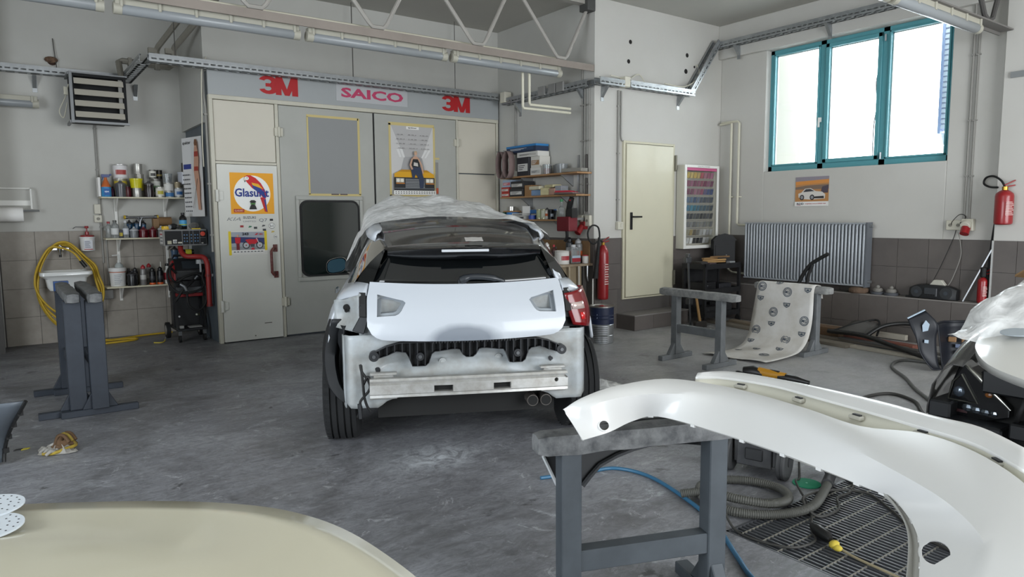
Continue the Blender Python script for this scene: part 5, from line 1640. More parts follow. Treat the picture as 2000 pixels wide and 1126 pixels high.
# top shelf
carton('carton', 'blue topped carton on the very top of the shelf stack', A, 7.87, 2.375, .22, .68, .095, '#1f2f4a', top='#2d7ab5', face='x', band='#26405f')
carton('carton', 'white carton under the blue topped one', A + .01, 7.75, 2.305, .20, .47, .07, '#d4d2cb', face='x', band='#b9b7b0')
carton('carton', 'black and white printed carton standing on the top shelf', A, 7.84, 2.05, .20, .27, .255, '#2c2c30', face='x', band='#cfcdc8')
carton('carton', 'white carton with brown print beside the black one', A + .02, 7.595, 2.15, .18, .2, .155, '#cfccc3', face='x', band='#9a7550')
carton('carton', 'small white carton at the bottom of the top shelf stack', A + .01, 7.58, 2.05, .18, .23, .10, '#d6d4ce', face='x', band='#bcbcb8')
cup('paint_cup', 'white cup with red contents on the top wooden shelf', 5.98, 7.36, 2.05, .13, .13, fill='#a3222c', cat='cup')
cup('paint_cup', 'grey cup behind the red filled one', 6.06, 7.25, 2.05, .11, .12, '#8a8c8c', True, cat='cup')
cup('plastic_tub', 'clear plastic tub near the right end of the top shelf', 6.0, 7.09, 2.05, .17, .12, '#a9adae', True, cat='tub')
carton('flat_box', 'flat grey box overhanging the right end of the top shelf', 5.97, 6.80, 2.05, .16, .30, .045, '#7d7a72', rz=.25, face='x')
for k, (y, lab) in enumerate(((8.20, 'left'), (8.04, 'right'))):
    b = MB(mat('sand_belt', '#7d6a66', .8, var=.3, vs=20))
    ring = [(5.905 - .012, y + .06 * math.cos(a) * .2 + (.11 if a > 9 else 0), 2.27 + .19 * math.sin(a) + .0) for a in (0,)]
    rows = []
    for j in range(2):
        x = 5.90 - .02 - .10 * j
        rows.append([(x, y + .085 * math.cos(2 * PI * q / 24), 2.215 + .185 * math.sin(2 * PI * q / 24)) for q in range(24)])
    b.grid(rows, cv=True)
    tag(b.obj('sanding_belt', smooth=60, solid=.003), lab + ' brown sanding belt hanging off the top shelf end', 'sanding belt')
    tag(MB(m_steel).cyl((5.9, y, 2.398), (5.74, y, 2.398), .004, n=6).obj('belt_hook'), 'thin hook carrying the %s brown sanding belt' % lab, 'hook')
# middle shelf
carton('carton', 'pale blue carton on the left end of the middle wooden shelf', A, 8.24, 1.91, .18, .20, .10, '#9fb0c4', face='x', band='#c46a70')
carton('carton', 'red and white carton under the pale blue one', A, 8.26, 1.77, .2, .19, .065, '#b03a30', face='x', band='#dcd6cf')
carton('carton', 'second red and white carton in the middle of that small stack', A, 8.265, 1.836, .2, .185, .072, '#a83830', face='x', band='#d8d2cb')
carton('carton', 'black and white carton lying on a similar one', A, 7.98, 1.882, .2, .30, .10, '#2a2a2c', face='x', band='#cfccc6')
carton('carton', 'black carton with white label under the similar one', A, 8.0, 1.77, .2, .32, .11, '#303032', face='x', band='#d4d2cd')
carton('carton', 'plain brown carton in the middle of the middle wooden shelf', A, 7.74, 1.77, .18, .15, .15, '#96714b', face='x')
for k, (y, z, w, h, c, lab) in enumerate(((7.57, 1.85, .27, .05, '#d3cdb4', 'cream sanding block on top of the sponge pile'), (7.55, 1.77, .24, .078, '#7d98b8', 'blue and yellow sponge under the cream block'), (7.36, 1.77, .16, .10, '#cfc59a', 'yellowish sponge right of the blue one'),
                                          (7.28, 1.87, .22, .04, '#c4bc94', 'flat beige sponge lying on the yellowish one'), (7.20, 1.77, .12, .09, '#b08d7c', 'pinkish sanding pad on the middle wooden shelf'), (7.10, 1.77, .12, .12, '#8e9196', 'grey folded pad leaning on the middle wooden shelf'))):
    mb = MB(mat('sponge_' + c[1:], c, .9, var=.4, vs=15)).box((5.99 + .02 * (k % 2), y, z + h / 2), (.14, w, h), rz=.12 * (k % 3 - 1))
    tag(mb.obj('sanding_block', bevel=.012, segs=2), lab, 'sanding block')
for k in range(4):
    tag(MB(mat('sheet_%d' % k, ['#5d4d4a', '#7a6f6a', '#a32a38', '#b5303e'][k], .8)).box((5.93 - .01 * k, 6.86 + .015 * k, 1.774 + .012 * k), (.20, .34 - .05 * k, .011), rz=.15 + .1 * k).obj('abrasive_sheet', bevel=.002),
        'abrasive sheet overhanging the middle shelf, %s from the bottom' % ORD[k], 'abrasive sheet')
# lowest shelf
tag(MB(mat('green_felt', '#1f6a55', .7)).box((5.99, 8.33, 1.50), (.10, .05, .11)).obj('green_block', bevel=.01), 'green block at the left end of the lowest wooden shelf', 'block')
tag(MB(mat('blue_roll', '#2470b0', .5)).lathe((6.0, 8.17, 1.45), [(.09, 0), (.095, .01), (.095, .10), (.05, .10), (.05, .01)], 20).obj('tape_roll', smooth=40), 'wide blue tape roll on the lowest wooden shelf', 'tape')
tag(MB(m_wood).box((6.0, 8.19, 1.562), (.16, .22, .02)).obj('wood_offcut'), 'wooden offcut lying on the wide blue tape', 'offcut')
tag(MB(m_tin).lathe((6.0, 8.21, 1.572), [(.062, 0), (.062, .06), (.04, .06), (.04, .01)], 20).obj('tape_roll', smooth=40), 'silver tape roll on top of the wooden offcut', 'tape')
carton('carton', 'white and black carton at the front of the lowest wooden shelf', 5.99, 7.93, 1.45, .16, .31, .05, '#b9b7b2', face='x', band='#35353a')
carton('carton', 'thin printed carton lying on the white and black one', 5.99, 7.95, 1.50, .15, .26, .035, '#c9c7c1', face='x', band='#55555a')
tag(MB(mat('paper_white', '#e9e7e3', .9)).box((6.02, 7.88, 1.585), (.012, .15, .10), rz=.1).obj('note_card'), 'white card standing on the thin printed carton', 'card')
tag(MB(mat('blue_tape2', '#27469a', .4)).lathe((5.96, 7.67, 1.45), [(.05, 0), (.05, .055), (.03, .055), (.03, .004)], 18).obj('tape_roll', smooth=40), 'small dark blue tape roll on the lowest wooden shelf', 'tape')
carton('carton', 'blue carton behind the dark blue tape roll', 6.08, 7.70, 1.45, .10, .22, .13, '#2c68a4', face='x', band='#1d2c40')
can('paint_tin', 'left of two cream and green tins on the lowest wooden shelf', 6.0, 7.55, 1.45, .095, .14, body='#b9b79c', band='#a9b08a')
can('paint_tin', 'right of two cream and green tins on the lowest wooden shelf', 6.0, 7.45, 1.45, .095, .14, body='#b9b79c', band='#c6c8b4')
spray('spray_can', 'slim can with orange band on the lowest wooden shelf', 5.98, 7.365, 1.45, .055, .155, '#c9c4bb', '#2a2a2c', None, '#c9622a')
can('paint_tin', 'black tin with pale label right of the orange can', 5.98, 7.285, 1.45, .085, .12, body='#232427', spot='#b9c0c8', lid='#1a1a1c')
can('paint_tin', 'black tin with blue lid right of the similar black tin', 6.0, 7.19, 1.45, .085, .12, body='#232427', spot='#4a4d52', lid='#2b62a0')
b = MB(mat('clear_bag', '#b9bcae', .2, trans=.6))
rows = [[(5.98 + .07 * math.cos(2 * PI * k / 14) * (1 + .2 * math.sin(k * 2.3 + i)), 7.07 + .075 * math.sin(2 * PI * k / 14) * (1 + .15 * math.sin(k * 3.1 + i)) * (1 - .12 * i), 1.45 + .035 * i) for k in range(14)] for i in range(5)]
b.grid(rows, cv=True)
b.poly(list(reversed(rows[0])))
b.poly(rows[-1])
tag(b.obj('plastic_bag', smooth=50), 'crumpled clear plastic bag on the lowest wooden shelf', 'bag')
bottle('green_bottle', 'clear bottle with green cap beside the plastic bag', 5.94, 6.99 + .03, 1.45, .085, .26, cap='#2f8a52', shoulder=.5)
# red pouch with the heat gun hanging at the end of the lowest shelf
t = thing('red_pouch', 'dark red pouch hanging at the right end of the lowest wooden shelf', 'pouch', (5.88, 6.80, 1.33))
MB(mat('pouch_red', '#6d1520', .6, var=.4, vs=9)).bx(5.78, 5.93, 6.69, 6.93, 1.30, 1.485).obj('pouch', t, bevel=.012, segs=2)
MB(m_alu).bx(5.93, 6.15, 6.78, 6.82, 1.44, 1.47).obj('hanger', t)
t = thing('heat_gun', 'black grinder tool sticking out of the red pouch', 'power tool', (5.86, 6.78, 1.45))
MB(m_blk).pipe([(5.86, 6.80, 1.42), (5.85, 6.78, 1.55), (5.84, 6.73, 1.66), (5.84, 6.70, 1.72)], [.035, .035, .04, .032], 12).box((5.86, 6.72, 1.53), (.09, .1, .12)).pipe(spline([(5.86, 6.82, 1.30), (5.87, 6.83, 1.22), (5.86, 6.86, 1.17)], 5), .02, 8).obj('body', t, smooth=45)
MB(m_red).cyl((5.815, 6.70, 1.69), (5.80, 6.70, 1.69), .01, n=8).obj('switch', t)

# ------------------------------------------------------------------ workbench
wbn = thing('workbench', 'wooden workbench behind the car crowded with bottles', 'workbench', (5.8, 7.5, 0))
MB(mat('bench_top', '#7d6a54', .6, var=.6, vs=6, col2='#b5a993')).bx(5.52, 6.145, 6.64, 8.4, .855, .885).obj('bench_top', wbn, bevel=.003)
MB(mat('bench_panel', '#8a7b62', .6, var=.5, vs=2.5, col2='#746650')).bx(5.58, 5.98, 6.675, 6.69, .02, .855).obj('end_panel', wbn)
MB(mat('bench_leg', '#3d3a36', .6)).bx(6.0, 6.06, 6.67, 6.73, 0, .855).obj('leg', wbn)
for (a_, b_, c_, d_) in ((5.54, 5.58, 6.67, 6.73), (5.54, 5.6, 8.3, 8.36), (6.08, 6.14, 8.3, 8.36)):
    MB(mat('bench_leg', '#3d3a36', .6)).bx(a_, b_, c_, d_, 0, .855).obj('leg', wbn)
MB(mat('backboard', '#8d6e4c', .7, var=.4, vs=5)).bx(6.132, 6.152, 6.70, 8.3, .885, 1.17).obj('backboard', wbn)
for x, n, c in ((5.74, 'left', '#9d8f78'), (5.90, 'right', '#b9b3a8')):
    t = thing('hanging_tool', n + ' long handled tool hanging on the workbench end', 'tool', (x, 6.63, .5))
    MB(mat('tool_handle_' + n, c, .6)).pipe([(x, 6.635, .86), (x + .005, 6.635, .62), (x + .01, 6.635, .30 if n == 'left' else .45)], .012, 8).obj('shaft', t)
    MB(m_blk if n == 'left' else m_red).cyl((x, 6.635, .62), (x, 6.635, .54), .022, n=10).obj('grip', t)
tag(MB(m_alu).pipe([(6.04, 6.63, .86), (6.04, 6.63, .72), (6.055, 6.63, .66)], [.014, .01, .004], 8).obj('bench_clamp'), 'small steel clamp hanging at the workbench corner', 'clamp')
BZ = .885
spray('spray_can', 'white spray can standing on the workbench near the car', 5.66, 6.98, BZ, .085, .27, '#c9c7c4', '#d8d6d2', None, '#a8a6a4')
bottle('brown_bottle', 'small brown bottle with red cap on the workbench', 5.775, 6.98, BZ, .06, .24, '#4a2320', '#a8242c', False)
bottle('brown_bottle', 'dark bottle right of the red capped one on the workbench', 5.84, 7.02, BZ, .055, .21, '#33201d', '#2c2c2c', False)
can('paint_tin', 'white tin with red smears at the front of the workbench', 5.76, 6.80, BZ, .19, .17, body='#cfccc6', band='#d6d3ce', metal=False, spot='#a83a40')
t = thing('square_canister', 'clear square canister with red label on the workbench', 'canister', (5.97, 6.82, BZ))
MB(m_clear).bx(5.89, 6.05, 6.76, 6.88, BZ, BZ + .21).obj('body', t, bevel=.015, segs=2)
MB(flat('#9d2733')).bx(5.90, 6.04, 6.757, 6.7595, BZ + .02, BZ + .07).obj('label', t)
MB(flat('#c9cacb')).cyl((5.97, 6.82, BZ + .21), (5.97, 6.82, BZ + .24), .03, n=14).obj('cap', t)
MB(flat('#a9bccb')).bx(5.90, 6.04, 6.757, 6.7593, BZ + .07, BZ + .10).obj('label_stripe', t)
spray('spray_can', 'dark grey spray can at the back of the workbench', 6.06, 7.0, BZ, .10, .33, '#3e4144', '#232326', None, '#6d7074')
spray('spray_can', 'tall grey can with orange band on the workbench', 6.09, 6.86, BZ, .11, .31, '#8d8f90', '#a9abac', None, '#b8552a')
can('paint_tin', 'small white tin with red top at the workbench corner', 6.09, 6.72, BZ, .085, .095, body='#c6c4be', band='#d0cec9', metal=False, lid='#a3262e')
for k in range(4):
    tag(MB(mat('stick_%d' % (k % 2), ['#3a3836', '#5c5750'][k % 2], .7)).pipe([(5.60 + .01 * k, 7.12, BZ), (5.57 + .035 * k, 7.14 + .01 * k, BZ + .30 + .05 * (k % 3))], .006, 6).obj('stir_stick'), 'dark stirring stick on the workbench, %s from the car' % ORD[k], 'stick')

# ------------------------------------------------------------------ fire extinguishers


def extinguisher(label, loc, r, h, hose_pts, rz=0.0, m=None, horn=None, wide=True, gpoint=None):
    t = thing('fire_extinguisher', label, 'fire extinguisher', loc, rz)
    m = m or m_red
    MB(m).lathe((0, 0, 0), [(r * .8, 0), (r * .97, .012), (r, .03), (r, h * .82), (r * .92, h * .90), (r * .6, h * .965), (r * .33, h)], 24).obj('cylinder', t, world=False, smooth=40)
    MB(mat('brass', '#9c7a35', .35, .9)).cyl((0, 0, h), (0, 0, h + .035), r * .33, n=12).obj('valve', t, world=False)
    MB(m).bar((-.01, 0, h + .03), (.10, 0, h + .05), .022, .012).bar((-.01, 0, h + .05), (.10, -.0, h + .10), .022, .01).obj('lever', t, world=False)
    s = Sheet((-r * .55, -r * 1.003, h * .28), X1, Z1, flat('#d9cfc9'))
    for k in range(9):
        s.rect(0, k * h * .045, r * (1.0 - .3 * ((k * 7) % 3) / 3), k * h * .045 + h * .018, flat('#cfb6b0'))
    rows_ = s.obj('label_print', t, world=False)
    if hose_pts:
        MB(m_rubber).pipe(spline(hose_pts, 6), .011, 8).obj('hose', t, world=False, smooth=60)
    if horn:
        MB(m_rubber).pipe(horn, [.014, .02, .028, .036], 12).obj('horn', t, world=False, smooth=60)
    return t


extinguisher('tall red fire extinguisher standing bracketed left of the cream door', (6.235, 6.545, .42), .072, .70,
             [(0, 0, .73), (-.08, -.02, .76), (-.19, -.03, .72), (-.27, -.03, .77), (-.29, -.03, .87), (-.22, -.03, .95), (-.12, -.03, .93), (-.09, -.03, .82), (-.11, -.03, .70)], horn=[(-.10, -.03, .80), (-.11, -.03, .65), (-.14, -.03, .45), (-.16, -.03, .28)])
MB(m_steel).bx(6.18, 6.29, 6.60, 6.638, .80, .83).obj('wall_strap', D.objects['fire_extinguisher'])
MB(m_white).cyl((6.11, 6.6, .69), (6.11, 6.6, .32), .008, n=6).obj('rod', D.objects['fire_extinguisher'])
extinguisher('red fire extinguisher hanging on the pilaster at the right edge', (8.465, 2.885, 1.37), .085, .36,
             [(0, 0, .39), (-.01, .05, .46), (-.02, .15, .51), (-.02, .26, .50), (-.02, .29, .44), (-.02, .20, .40), (-.02, .08, .39)], rz=-.6)
extinguisher('small red fire extinguisher standing on the ledge by the pilaster', (8.575, 3.075, .52), .048, .28, None, rz=-.7)
t = D.objects['fire_extinguisher.002']
MB(m_rubber).box((0, 0, .335), (.05, .05, .11)).obj('black_valve', t, world=False, bevel=.01)

# ------------------------------------------------------------------ drum bin
t = thing('drum_bin', 'blue topped perforated steel drum bin beside the step', 'bin', (5.70, 6.0, 0))
m_navy = mat('drum_navy', '#1c2643', .4)
MB(m_alu).lathe((0, 0, 0), [(.138, 0), (.142, .005), (.142, .09), (.146, .095), (.142, .10), (.142, .215), (.146, .22), (.142, .225)], 32).obj('steel_lower', t, world=False, smooth=35)
MB(m_navy).lathe((0, 0, .225), [(.143, 0), (.143, .06), (.147, .065), (.143, .07), (.143, .10), (.147, .105), (.143, .11), (.143, .20), (.147, .205)], 32, cap=False).obj('blue_upper', t, world=False, smooth=35)
MB(m_tin).lathe((0, 0, .425), [(.149, 0), (.149, .012), (.138, .014), (.134, .004), (.02, .003)], 32).obj('rim', t, world=False, smooth=35)
b = MB(mat('hole_dark', '#1d1b19', 0.95))
for i in range(9):
    for k in range(16):
        a = -2.75 + 1.15 * k / 15 - .25
        c = V(.1424 * math.cos(a), .1424 * math.sin(a), .02 + .0215 * i)
        n_ = V(math.cos(a), math.sin(a), 0)
        b.cyl(c - n_ * .004, c + n_ * .0012, .0045, n=6)
o = b.obj('perforation', t, world=False)
o['kind'] = 'stuff'
MB(m_red).box((-.02, -.02, .438), (.05, .03, .012)).obj('red_cap', t, world=False, bevel=.004)
s = Sheet((-.12, -.1, .30), (math.cos(-.6), math.sin(-.6), 0), Z1, flat('#b9c0d0'))
s.o = V(-.134, -.058, .30)
s.txt('2K', 0, 0, .05, .05, .01, flat('#8d97b0'))
s.obj('print', t, world=False)

# ------------------------------------------------------------------ paint sample cabinet
CX0, CX1, CYF, CZ0_, CZ1_ = 7.73, 8.48, 6.5, 1.02, 2.19
cb = thing('sample_cabinet', 'cream wall cabinet full of hanging paint sample cards', 'cabinet', (8.1, 6.58, CZ0_))
m_cab = mat('cabinet_cream', '#cbc8ba', .45)
b = MB(m_cab).bx(CX0, CX0 + .025, CYF, YD - .012, CZ0_, CZ1_).bx(CX1 - .025, CX1, CYF, YD - .012, CZ0_, CZ1_).bx(CX0 + .025, CX1 - .025, CYF, YD - .012, CZ0_, CZ0_ + .025).bx(CX0 + .025, CX1 - .025, CYF, YD - .012, CZ1_ - .025, CZ1_)
b.obj('carcass', cb, bevel=.003)
MB(mat('cabinet_back', '#bdb9ac', .6)).bx(CX0 + .025, CX1 - .025, YD - .02, YD - .012, CZ0_ + .025, CZ1_ - .025).obj('back_panel', cb)
MB(m_white).bx(CX0, CX0 + .045, CYF - .012, CYF, CZ0_, CZ1_).bx(CX1 - .045, CX1, CYF - .012, CYF, CZ0_, CZ1_).bx(CX0 + .045, CX1 - .045, CYF - .012, CYF, CZ0_, CZ0_ + .045).bx(CX0 + .045, CX1 - .045, CYF - .012, CYF, CZ1_ - .035, CZ1_).obj('front_frame', cb, bevel=.002)
MB(flat('#b9587f')).bx(CX0 + .045, CX1 - .045, CYF + .002, CYF + .008, CZ1_ - .075, CZ1_ - .035).obj('pink_strip', cb)
s = Sheet((8.0, CYF - .013, CZ1_ - .026), X1, Z1, flat('#55555a'))
s.txt('COLOR SYSTEM', 0, 0, .26, .016, 0, flat('#55555a'))
s.obj('print', cb)
rowcols = [['#c9a12a', '#c9a83c', '#cfae50', '#c49a34', '#bd9a48', '#b8454f', '#a85a6e', '#a04a66', '#a85878'], ['#7a3448', '#8f4a62', '#94506a', '#7d3a55', '#8a4660', '#8d3e52', '#7c3250', '#8a4a68', '#7a405c'],
           ['#8c4a5c', '#864860', '#7a3f58', '#9a5a70', '#8c5068', '#93415a', '#5a5078', '#404e80', '#3c4c7c'], ['#4a5f84', '#56708c', '#4c6684', '#40567a', '#5a6a80', '#4c5666', '#48505c', '#555a64', '#4a5462'],
           ['#2f6a8c', '#3a7a9a', '#35809a', '#2c7088', '#3a6a80', '#44606c', '#3c5a68', '#4a5c64', '#404e58'], ['#3e4448', '#4a5054', '#44494c', '#555a5c', '#4c5052', '#3c4042', '#484c4e', '#52565a', '#44484a'],
           ['#6c6e6c', '#747674', '#7d7f7c', '#6a6c6a', '#757772', '#7f807a', '#6e706e', '#78796f', '#66686a'], ['#a7a8a2', '#8f8a6c', '#a08a4e', '#6a6250', '#74726a', '#9a9c98', '#aeb0ac', '#8c8e8c', '#9a9b96'],
           ['#8c7a4a', '#b9bab6', '#cfd0cc', '#3c3d3f', '#2e2f31', '#44464a', '#b4b6b4', '#c6c8c6', '#8a8c8a']]
card_me = {}
pw = (CX1 - CX0 - .09) / 9
ph = (CZ1_ - CZ0_ - .13) / 9
proto = MB(m_white)
for r in range(9):
    for c in range(9):
        if r == 8 and c in (0, 8):
            continue
        x = CX0 + .045 + pw * (c + .5)
        z1 = CZ1_ - .085 - ph * r
        col = rowcols[r][c]
        rr_ = [int(col[i:i + 2], 16) for i in (1, 3, 5)]
        gg_ = sum(rr_) / 3
        col = '#%02x%02x%02x' % tuple(int(gg_ + (v_ - gg_) * .6) for v_ in rr_)
        m = mat('swatch_' + col[1:], col, .5)
        b = MB(m)
        j = rnd.uniform(-.05, .05)
        R = Matrix.Rotation(.22, 3, 'X') @ Matrix.Rotation(j, 3, 'Z')
        b.box((0, 0, -.055), (pw * .80, .004, .082), R=R)
        b.box(R @ V(0, -.003, -.022), (pw * .5, .003, .018), R=R, m=flat('#d5d3cc'))
        b.box(R @ V(0, -.003, -.088), (pw * .72, .003, .016), R=R, m=flat('#c9c8c2'))
        o = b.obj('sample_card')
        o.location = (x, CYF + .055, z1 + .004)
        tag(o, 'paint sample card in the wall cabinet, %s row from the top, %s from the left' % (ORD[r], ORD[c]), 'sample card', 'paint sample cards in the wall cabinet')
for r in range(9):
    z1 = CZ1_ - .085 - ph * r
    MB(m_alu).cyl((CX0 + .025, CYF + .062, z1 + .006), (CX1 - .025, CYF + .062, z1 + .006), .004, n=6).obj('hanging_rail', cb)

# ------------------------------------------------------------------ radiator
RY0, RY1, RZ0, RZ1 = 4.33, 6.05, .605, 1.385
ra = thing('radiator', 'wide grey ribbed radiator under the window', 'radiator', (8.56, (RY0 + RY1) / 2, RZ0))
m_rad = mat('radiator_grey', '#a5aaaf', .4, .2, var=.2, vs=4)
MB(mat('radiator_core', '#6d7177', .5, .2)).bx(8.52, 8.60, RY0 + .01, RY1 - .01, RZ0 + .02, RZ1 - .02).obj('core', ra)
MB(m_rad).bx(8.495, 8.61, RY0, RY1, RZ1 - .018, RZ1).bx(8.495, 8.54, RY0, RY1, RZ0, RZ0 + .02).obj('edge_rail', ra, bevel=.003)
nr = 38
for k in range(nr):
    y = RY0 + (RY1 - RY0) * (k + .5) / nr
    MB(m_rad).pipe([(8.518, y, RZ0 + .022), (8.502, y, RZ0 + .04), (8.502, y, RZ1 - .04), (8.518, y, RZ1 - .02)], .0165, 8).obj('rib', ra, smooth=60)
MB(mat('radiator_side', '#5f6368', .45)).bx(8.49, 8.62, RY0 - .018, RY0, RZ0 - .01, RZ1 + .005).obj('side_cover', ra)
MB(m_alu).cyl((8.55, RY0 - .02, RZ1 - .04), (8.55, RY0 - .06, RZ1 - .04), .018, n=10).cyl((8.56, RY0 - .02, RZ0 + .06), (8.56, RY0 - .06, RZ0 + .06), .018, n=10).obj('valve', ra)
MB(m_galv).bx(8.60, XW - .016, 4.7, 4.76, .7, 1.3).bx(8.60, XW - .016, 5.6, 5.66, .7, 1.3).obj('wall_mount', ra)
# car calendar on the window wall
t, s = poster('car_calendar', 'wall calendar with a white sports car at sunset under the window', 'calendar', (XW - .004, 5.40, 1.60), (0, -1, 0), .47, .385)
s.rect(0, .06, .47, .385, flat('#b98352'))
s.pg([(0, .30), (.47, .33), (.47, .385), (0, .385)], flat('#8d8690'))
s.pg([(0, .28), (.47, .30), (.47, .345), (0, .325)], flat('#d48d45'))
s.pg([(0, .25), (.15, .27), (.47, .28), (.47, .22), (0, .22)], flat('#7d6a5c'))
s.pg([(0, .06), (.47, .06), (.47, .20), (0, .20)], flat('#b5824f'))
s.pg([(.36, .17), (.46, .17), (.465, .27), (.38, .25)], flat('#4d4450'))
s.pg([(.05, .115), (.10, .095), (.23, .085), (.42, .095), (.425, .15), (.38, .185), (.29, .195), (.22, .235), (.14, .23), (.09, .18), (.045, .165)], flat('#d4cfc8'))
s.pg([(.115, .185), (.15, .222), (.215, .225), (.275, .195)], flat('#3a3a40'))
s.pg([(.27, .10), (.41, .10), (.405, .13), (.28, .125)], flat('#2c2a2c'))
for cx in (.10, .245):
    s.circ(cx, .115, .032, flat('#232326'), 16, ry=.036)
    s.circ(cx, .115, .02, flat('#8d8d90'), 14, ry=.024)
s.rect(0, 0, .47, .06, flat('#e6e4e0'))
s.txt('RDD', .03, .018, .10, .026, .03, flat('#1f2440'))
s.rect(.03, .012, .09, .016, flat('#b03030'))
s.txt('originalni avtomobilski deli', .15, .02, .29, .02, .01, flat('#b0343c'))
s.obj('print', t)

# ------------------------------------------------------------------ tool cart corner
tc_ = thing('tool_cart', 'black cluttered tool cart standing in the corner by the cabinet', 'tool cart', (7.98, 6.2, 0))
m_cart = mat('cart_black', '#121214', .65, var=.4, vs=6, col2='#2c2c2e')
for z in (.10, .42, .76):
    MB(m_cart).bx(7.62, 8.40, 6.02, 6.42, z, z + .03).bx(7.62, 8.40, 6.02, 6.03, z + .03, z + .07).bx(7.62, 7.63, 6.02, 6.42, z + .03, z + .07).bx(8.39, 8.40, 6.02, 6.42, z + .03, z + .07).obj('tray', tc_)
for x in (7.64, 8.38):
    for y in (6.04, 6.40):
        MB(m_cart).bx(x - .018, x + .018, y - .018, y + .018, .08, .80).obj('post', tc_)
        MB(m_rubber).cyl((x - .012, y, .042), (x + .012, y, .042), .042, n=14).obj('caster', tc_, smooth=40)
MB(m_cart).bx(7.66, 8.36, 6.395, 6.41, .13, .76).obj('rear_panel', tc_)
t = thing('black_mailbox', 'black metal mailbox with arched top standing on the tool cart', 'mailbox', (8.36, 6.27, .83))
m_mb = mat('mailbox_black', '#0e0f11', .65)
b = MB(m_mb).prism([(-.16, 0), (.16, 0), (.16, .30), (.10, .36), (0, .385), (-.10, .36), (-.16, .30)], (8.33, 6.255, .83), (.85, -.527, 0), (0, 0, 1), V(.527, .85, 0) * .12)
b.obj('box', t, bevel=.006)
b = MB(m_mb).prism([(-.175, .30), (.175, .30), (.11, .372), (0, .40), (-.11, .372)], V(8.33, 6.255, .83) - V(.527, .85, 0) * .012, (.85, -.527, 0), (0, 0, 1), V(.527, .85, 0) * .012)
b.prism([(-.13, .05), (.13, .05), (.13, .23), (-.13, .23)], V(8.33, 6.255, .83) - V(.527, .85, 0) * .006, (.85, -.527, 0), (0, 0, 1), V(.527, .85, 0) * .006)
b.obj('front_flap', t)
MB(m_alu).ell(V(8.35, 6.24, .92) - V(.527, .85, 0) * .012, (.012, .012, .012), 8).obj('lock', t)
for k, (x, y, l, a, c, n) in enumerate(((8.02, 6.18, .34, .25, '#a5814f', 'pale wooden wedge lying on the tool cart, lowest of the pile'), (8.06, 6.22, .32, -.2, '#b08a56', 'pale wooden stick lying across the wedge pile'), (8.0, 6.25, .30, .5, '#96744a', 'brown wooden stick on the top of the cart pile'), (8.12, 6.17, .26, -.5, '#7a5c3c', 'dark wooden hammer handle on the cart pile'))):
    c0 = V(x, y, .845 + .022 * k)
    d = V(math.cos(a - .5), math.sin(a - .5), .05 * (k % 2))
    tag(MB(mat('stick_wood_%d' % k, c, .7)).bar(c0 - d * l / 2, c0 + d * l / 2, .045, .022).obj('wood_piece', bevel=.003), n, 'wood piece')
for k, (x, y, w, d_, h, z, c, n) in enumerate(((7.72, 6.2, .12, .2, .06, .80, '#33302f', 'dark tool case on the left of the tool cart'), (7.85, 6.12, .14, .1, .04, .80, '#4a3d3f', 'reddish rag bundle on the tool cart'), (7.80, 6.2, .3, .22, .12, .455, '#1f1f21', 'black tool box on the middle tray of the cart'),
                                               (8.15, 6.18, .24, .2, .09, .455, '#26262a', 'black machine case on the middle tray of the cart'), (7.85, 6.2, .32, .22, .10, .135, '#232325', 'black crate on the bottom tray of the cart'), (8.2, 6.2, .26, .2, .14, .135, '#2d2d2f', 'dark case on the bottom tray of the cart'), (8.24, 6.08, .10, .08, .05, .80, '#8d8f90', 'grey metal part at the right edge of the cart'))):
    tag(MB(mat('case_' + c[1:], c, .55)).box((x, y, z + h / 2), (w, d_, h), rz=.1 * (k % 3 - 1)).box((x, y - d_ / 2 - .004, z + h * .55), (w * .4, .012, h * .25), rz=.1 * (k % 3 - 1)).obj('tool_case', bevel=.008), n, 'tool case')
t = thing('bar_clamp', 'long steel bar clamp leaning on the left of the tool cart', 'clamp', (7.40, 6.12, 0))
MB(m_steel).bar((7.43, 6.10, .0), (7.43, 6.16, .95), .03, .012).obj('bar', t)
MB(m_steel).bx(7.37, 7.47, 6.13, 6.19, .86, .93).bx(7.38, 7.42, 6.11, 6.17, .93, .98).bx(7.39, 7.47, 6.09, 6.16, .30, .38).obj('jaw', t, bevel=.004)
t = thing('sledgehammer', 'sledgehammer with wooden handle leaning head down on the tool cart', 'sledgehammer', (7.48, 5.98, 0))
MB(mat('hammer_head', '#3b3734', .5, .5)).box((7.47, 5.97, .045), (.19, .075, .085), rz=-.2).obj('head', t, bevel=.012)
MB(mat('hammer_handle', '#a07c4c', .6)).pipe([(7.47, 5.97, .06), (7.42, 6.02, .50)], [.02, .017], 10).obj('handle', t, smooth=40)

# ------------------------------------------------------------------ sawhorses in the middle, one draped with printed foam paper
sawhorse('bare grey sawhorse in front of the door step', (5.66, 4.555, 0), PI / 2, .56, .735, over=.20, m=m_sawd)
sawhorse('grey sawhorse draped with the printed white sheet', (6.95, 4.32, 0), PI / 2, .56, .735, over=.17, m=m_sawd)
dp = thing('printed_sheet', 'dirty white protective sheet printed with MG badges hanging over a sawhorse', 'protective sheet', (6.6, 4.35, 0))
prof = [(7.03, .60), (7.015, .70), (6.99, .742), (6.95, .748), (6.90, .742), (6.875, .70), (6.86, .60), (6.84, .45), (6.81, .30), (6.76, .16), (6.66, .06), (6.52, .022), (6.36, .012), (6.20, .010), (6.05, .014)]
PR = spline([(a, 0, b) for a, b in prof], 3)
L_ = [0]
for a, b in zip(PR, PR[1:]):
    L_.append(L_[-1] + (b - a).length)


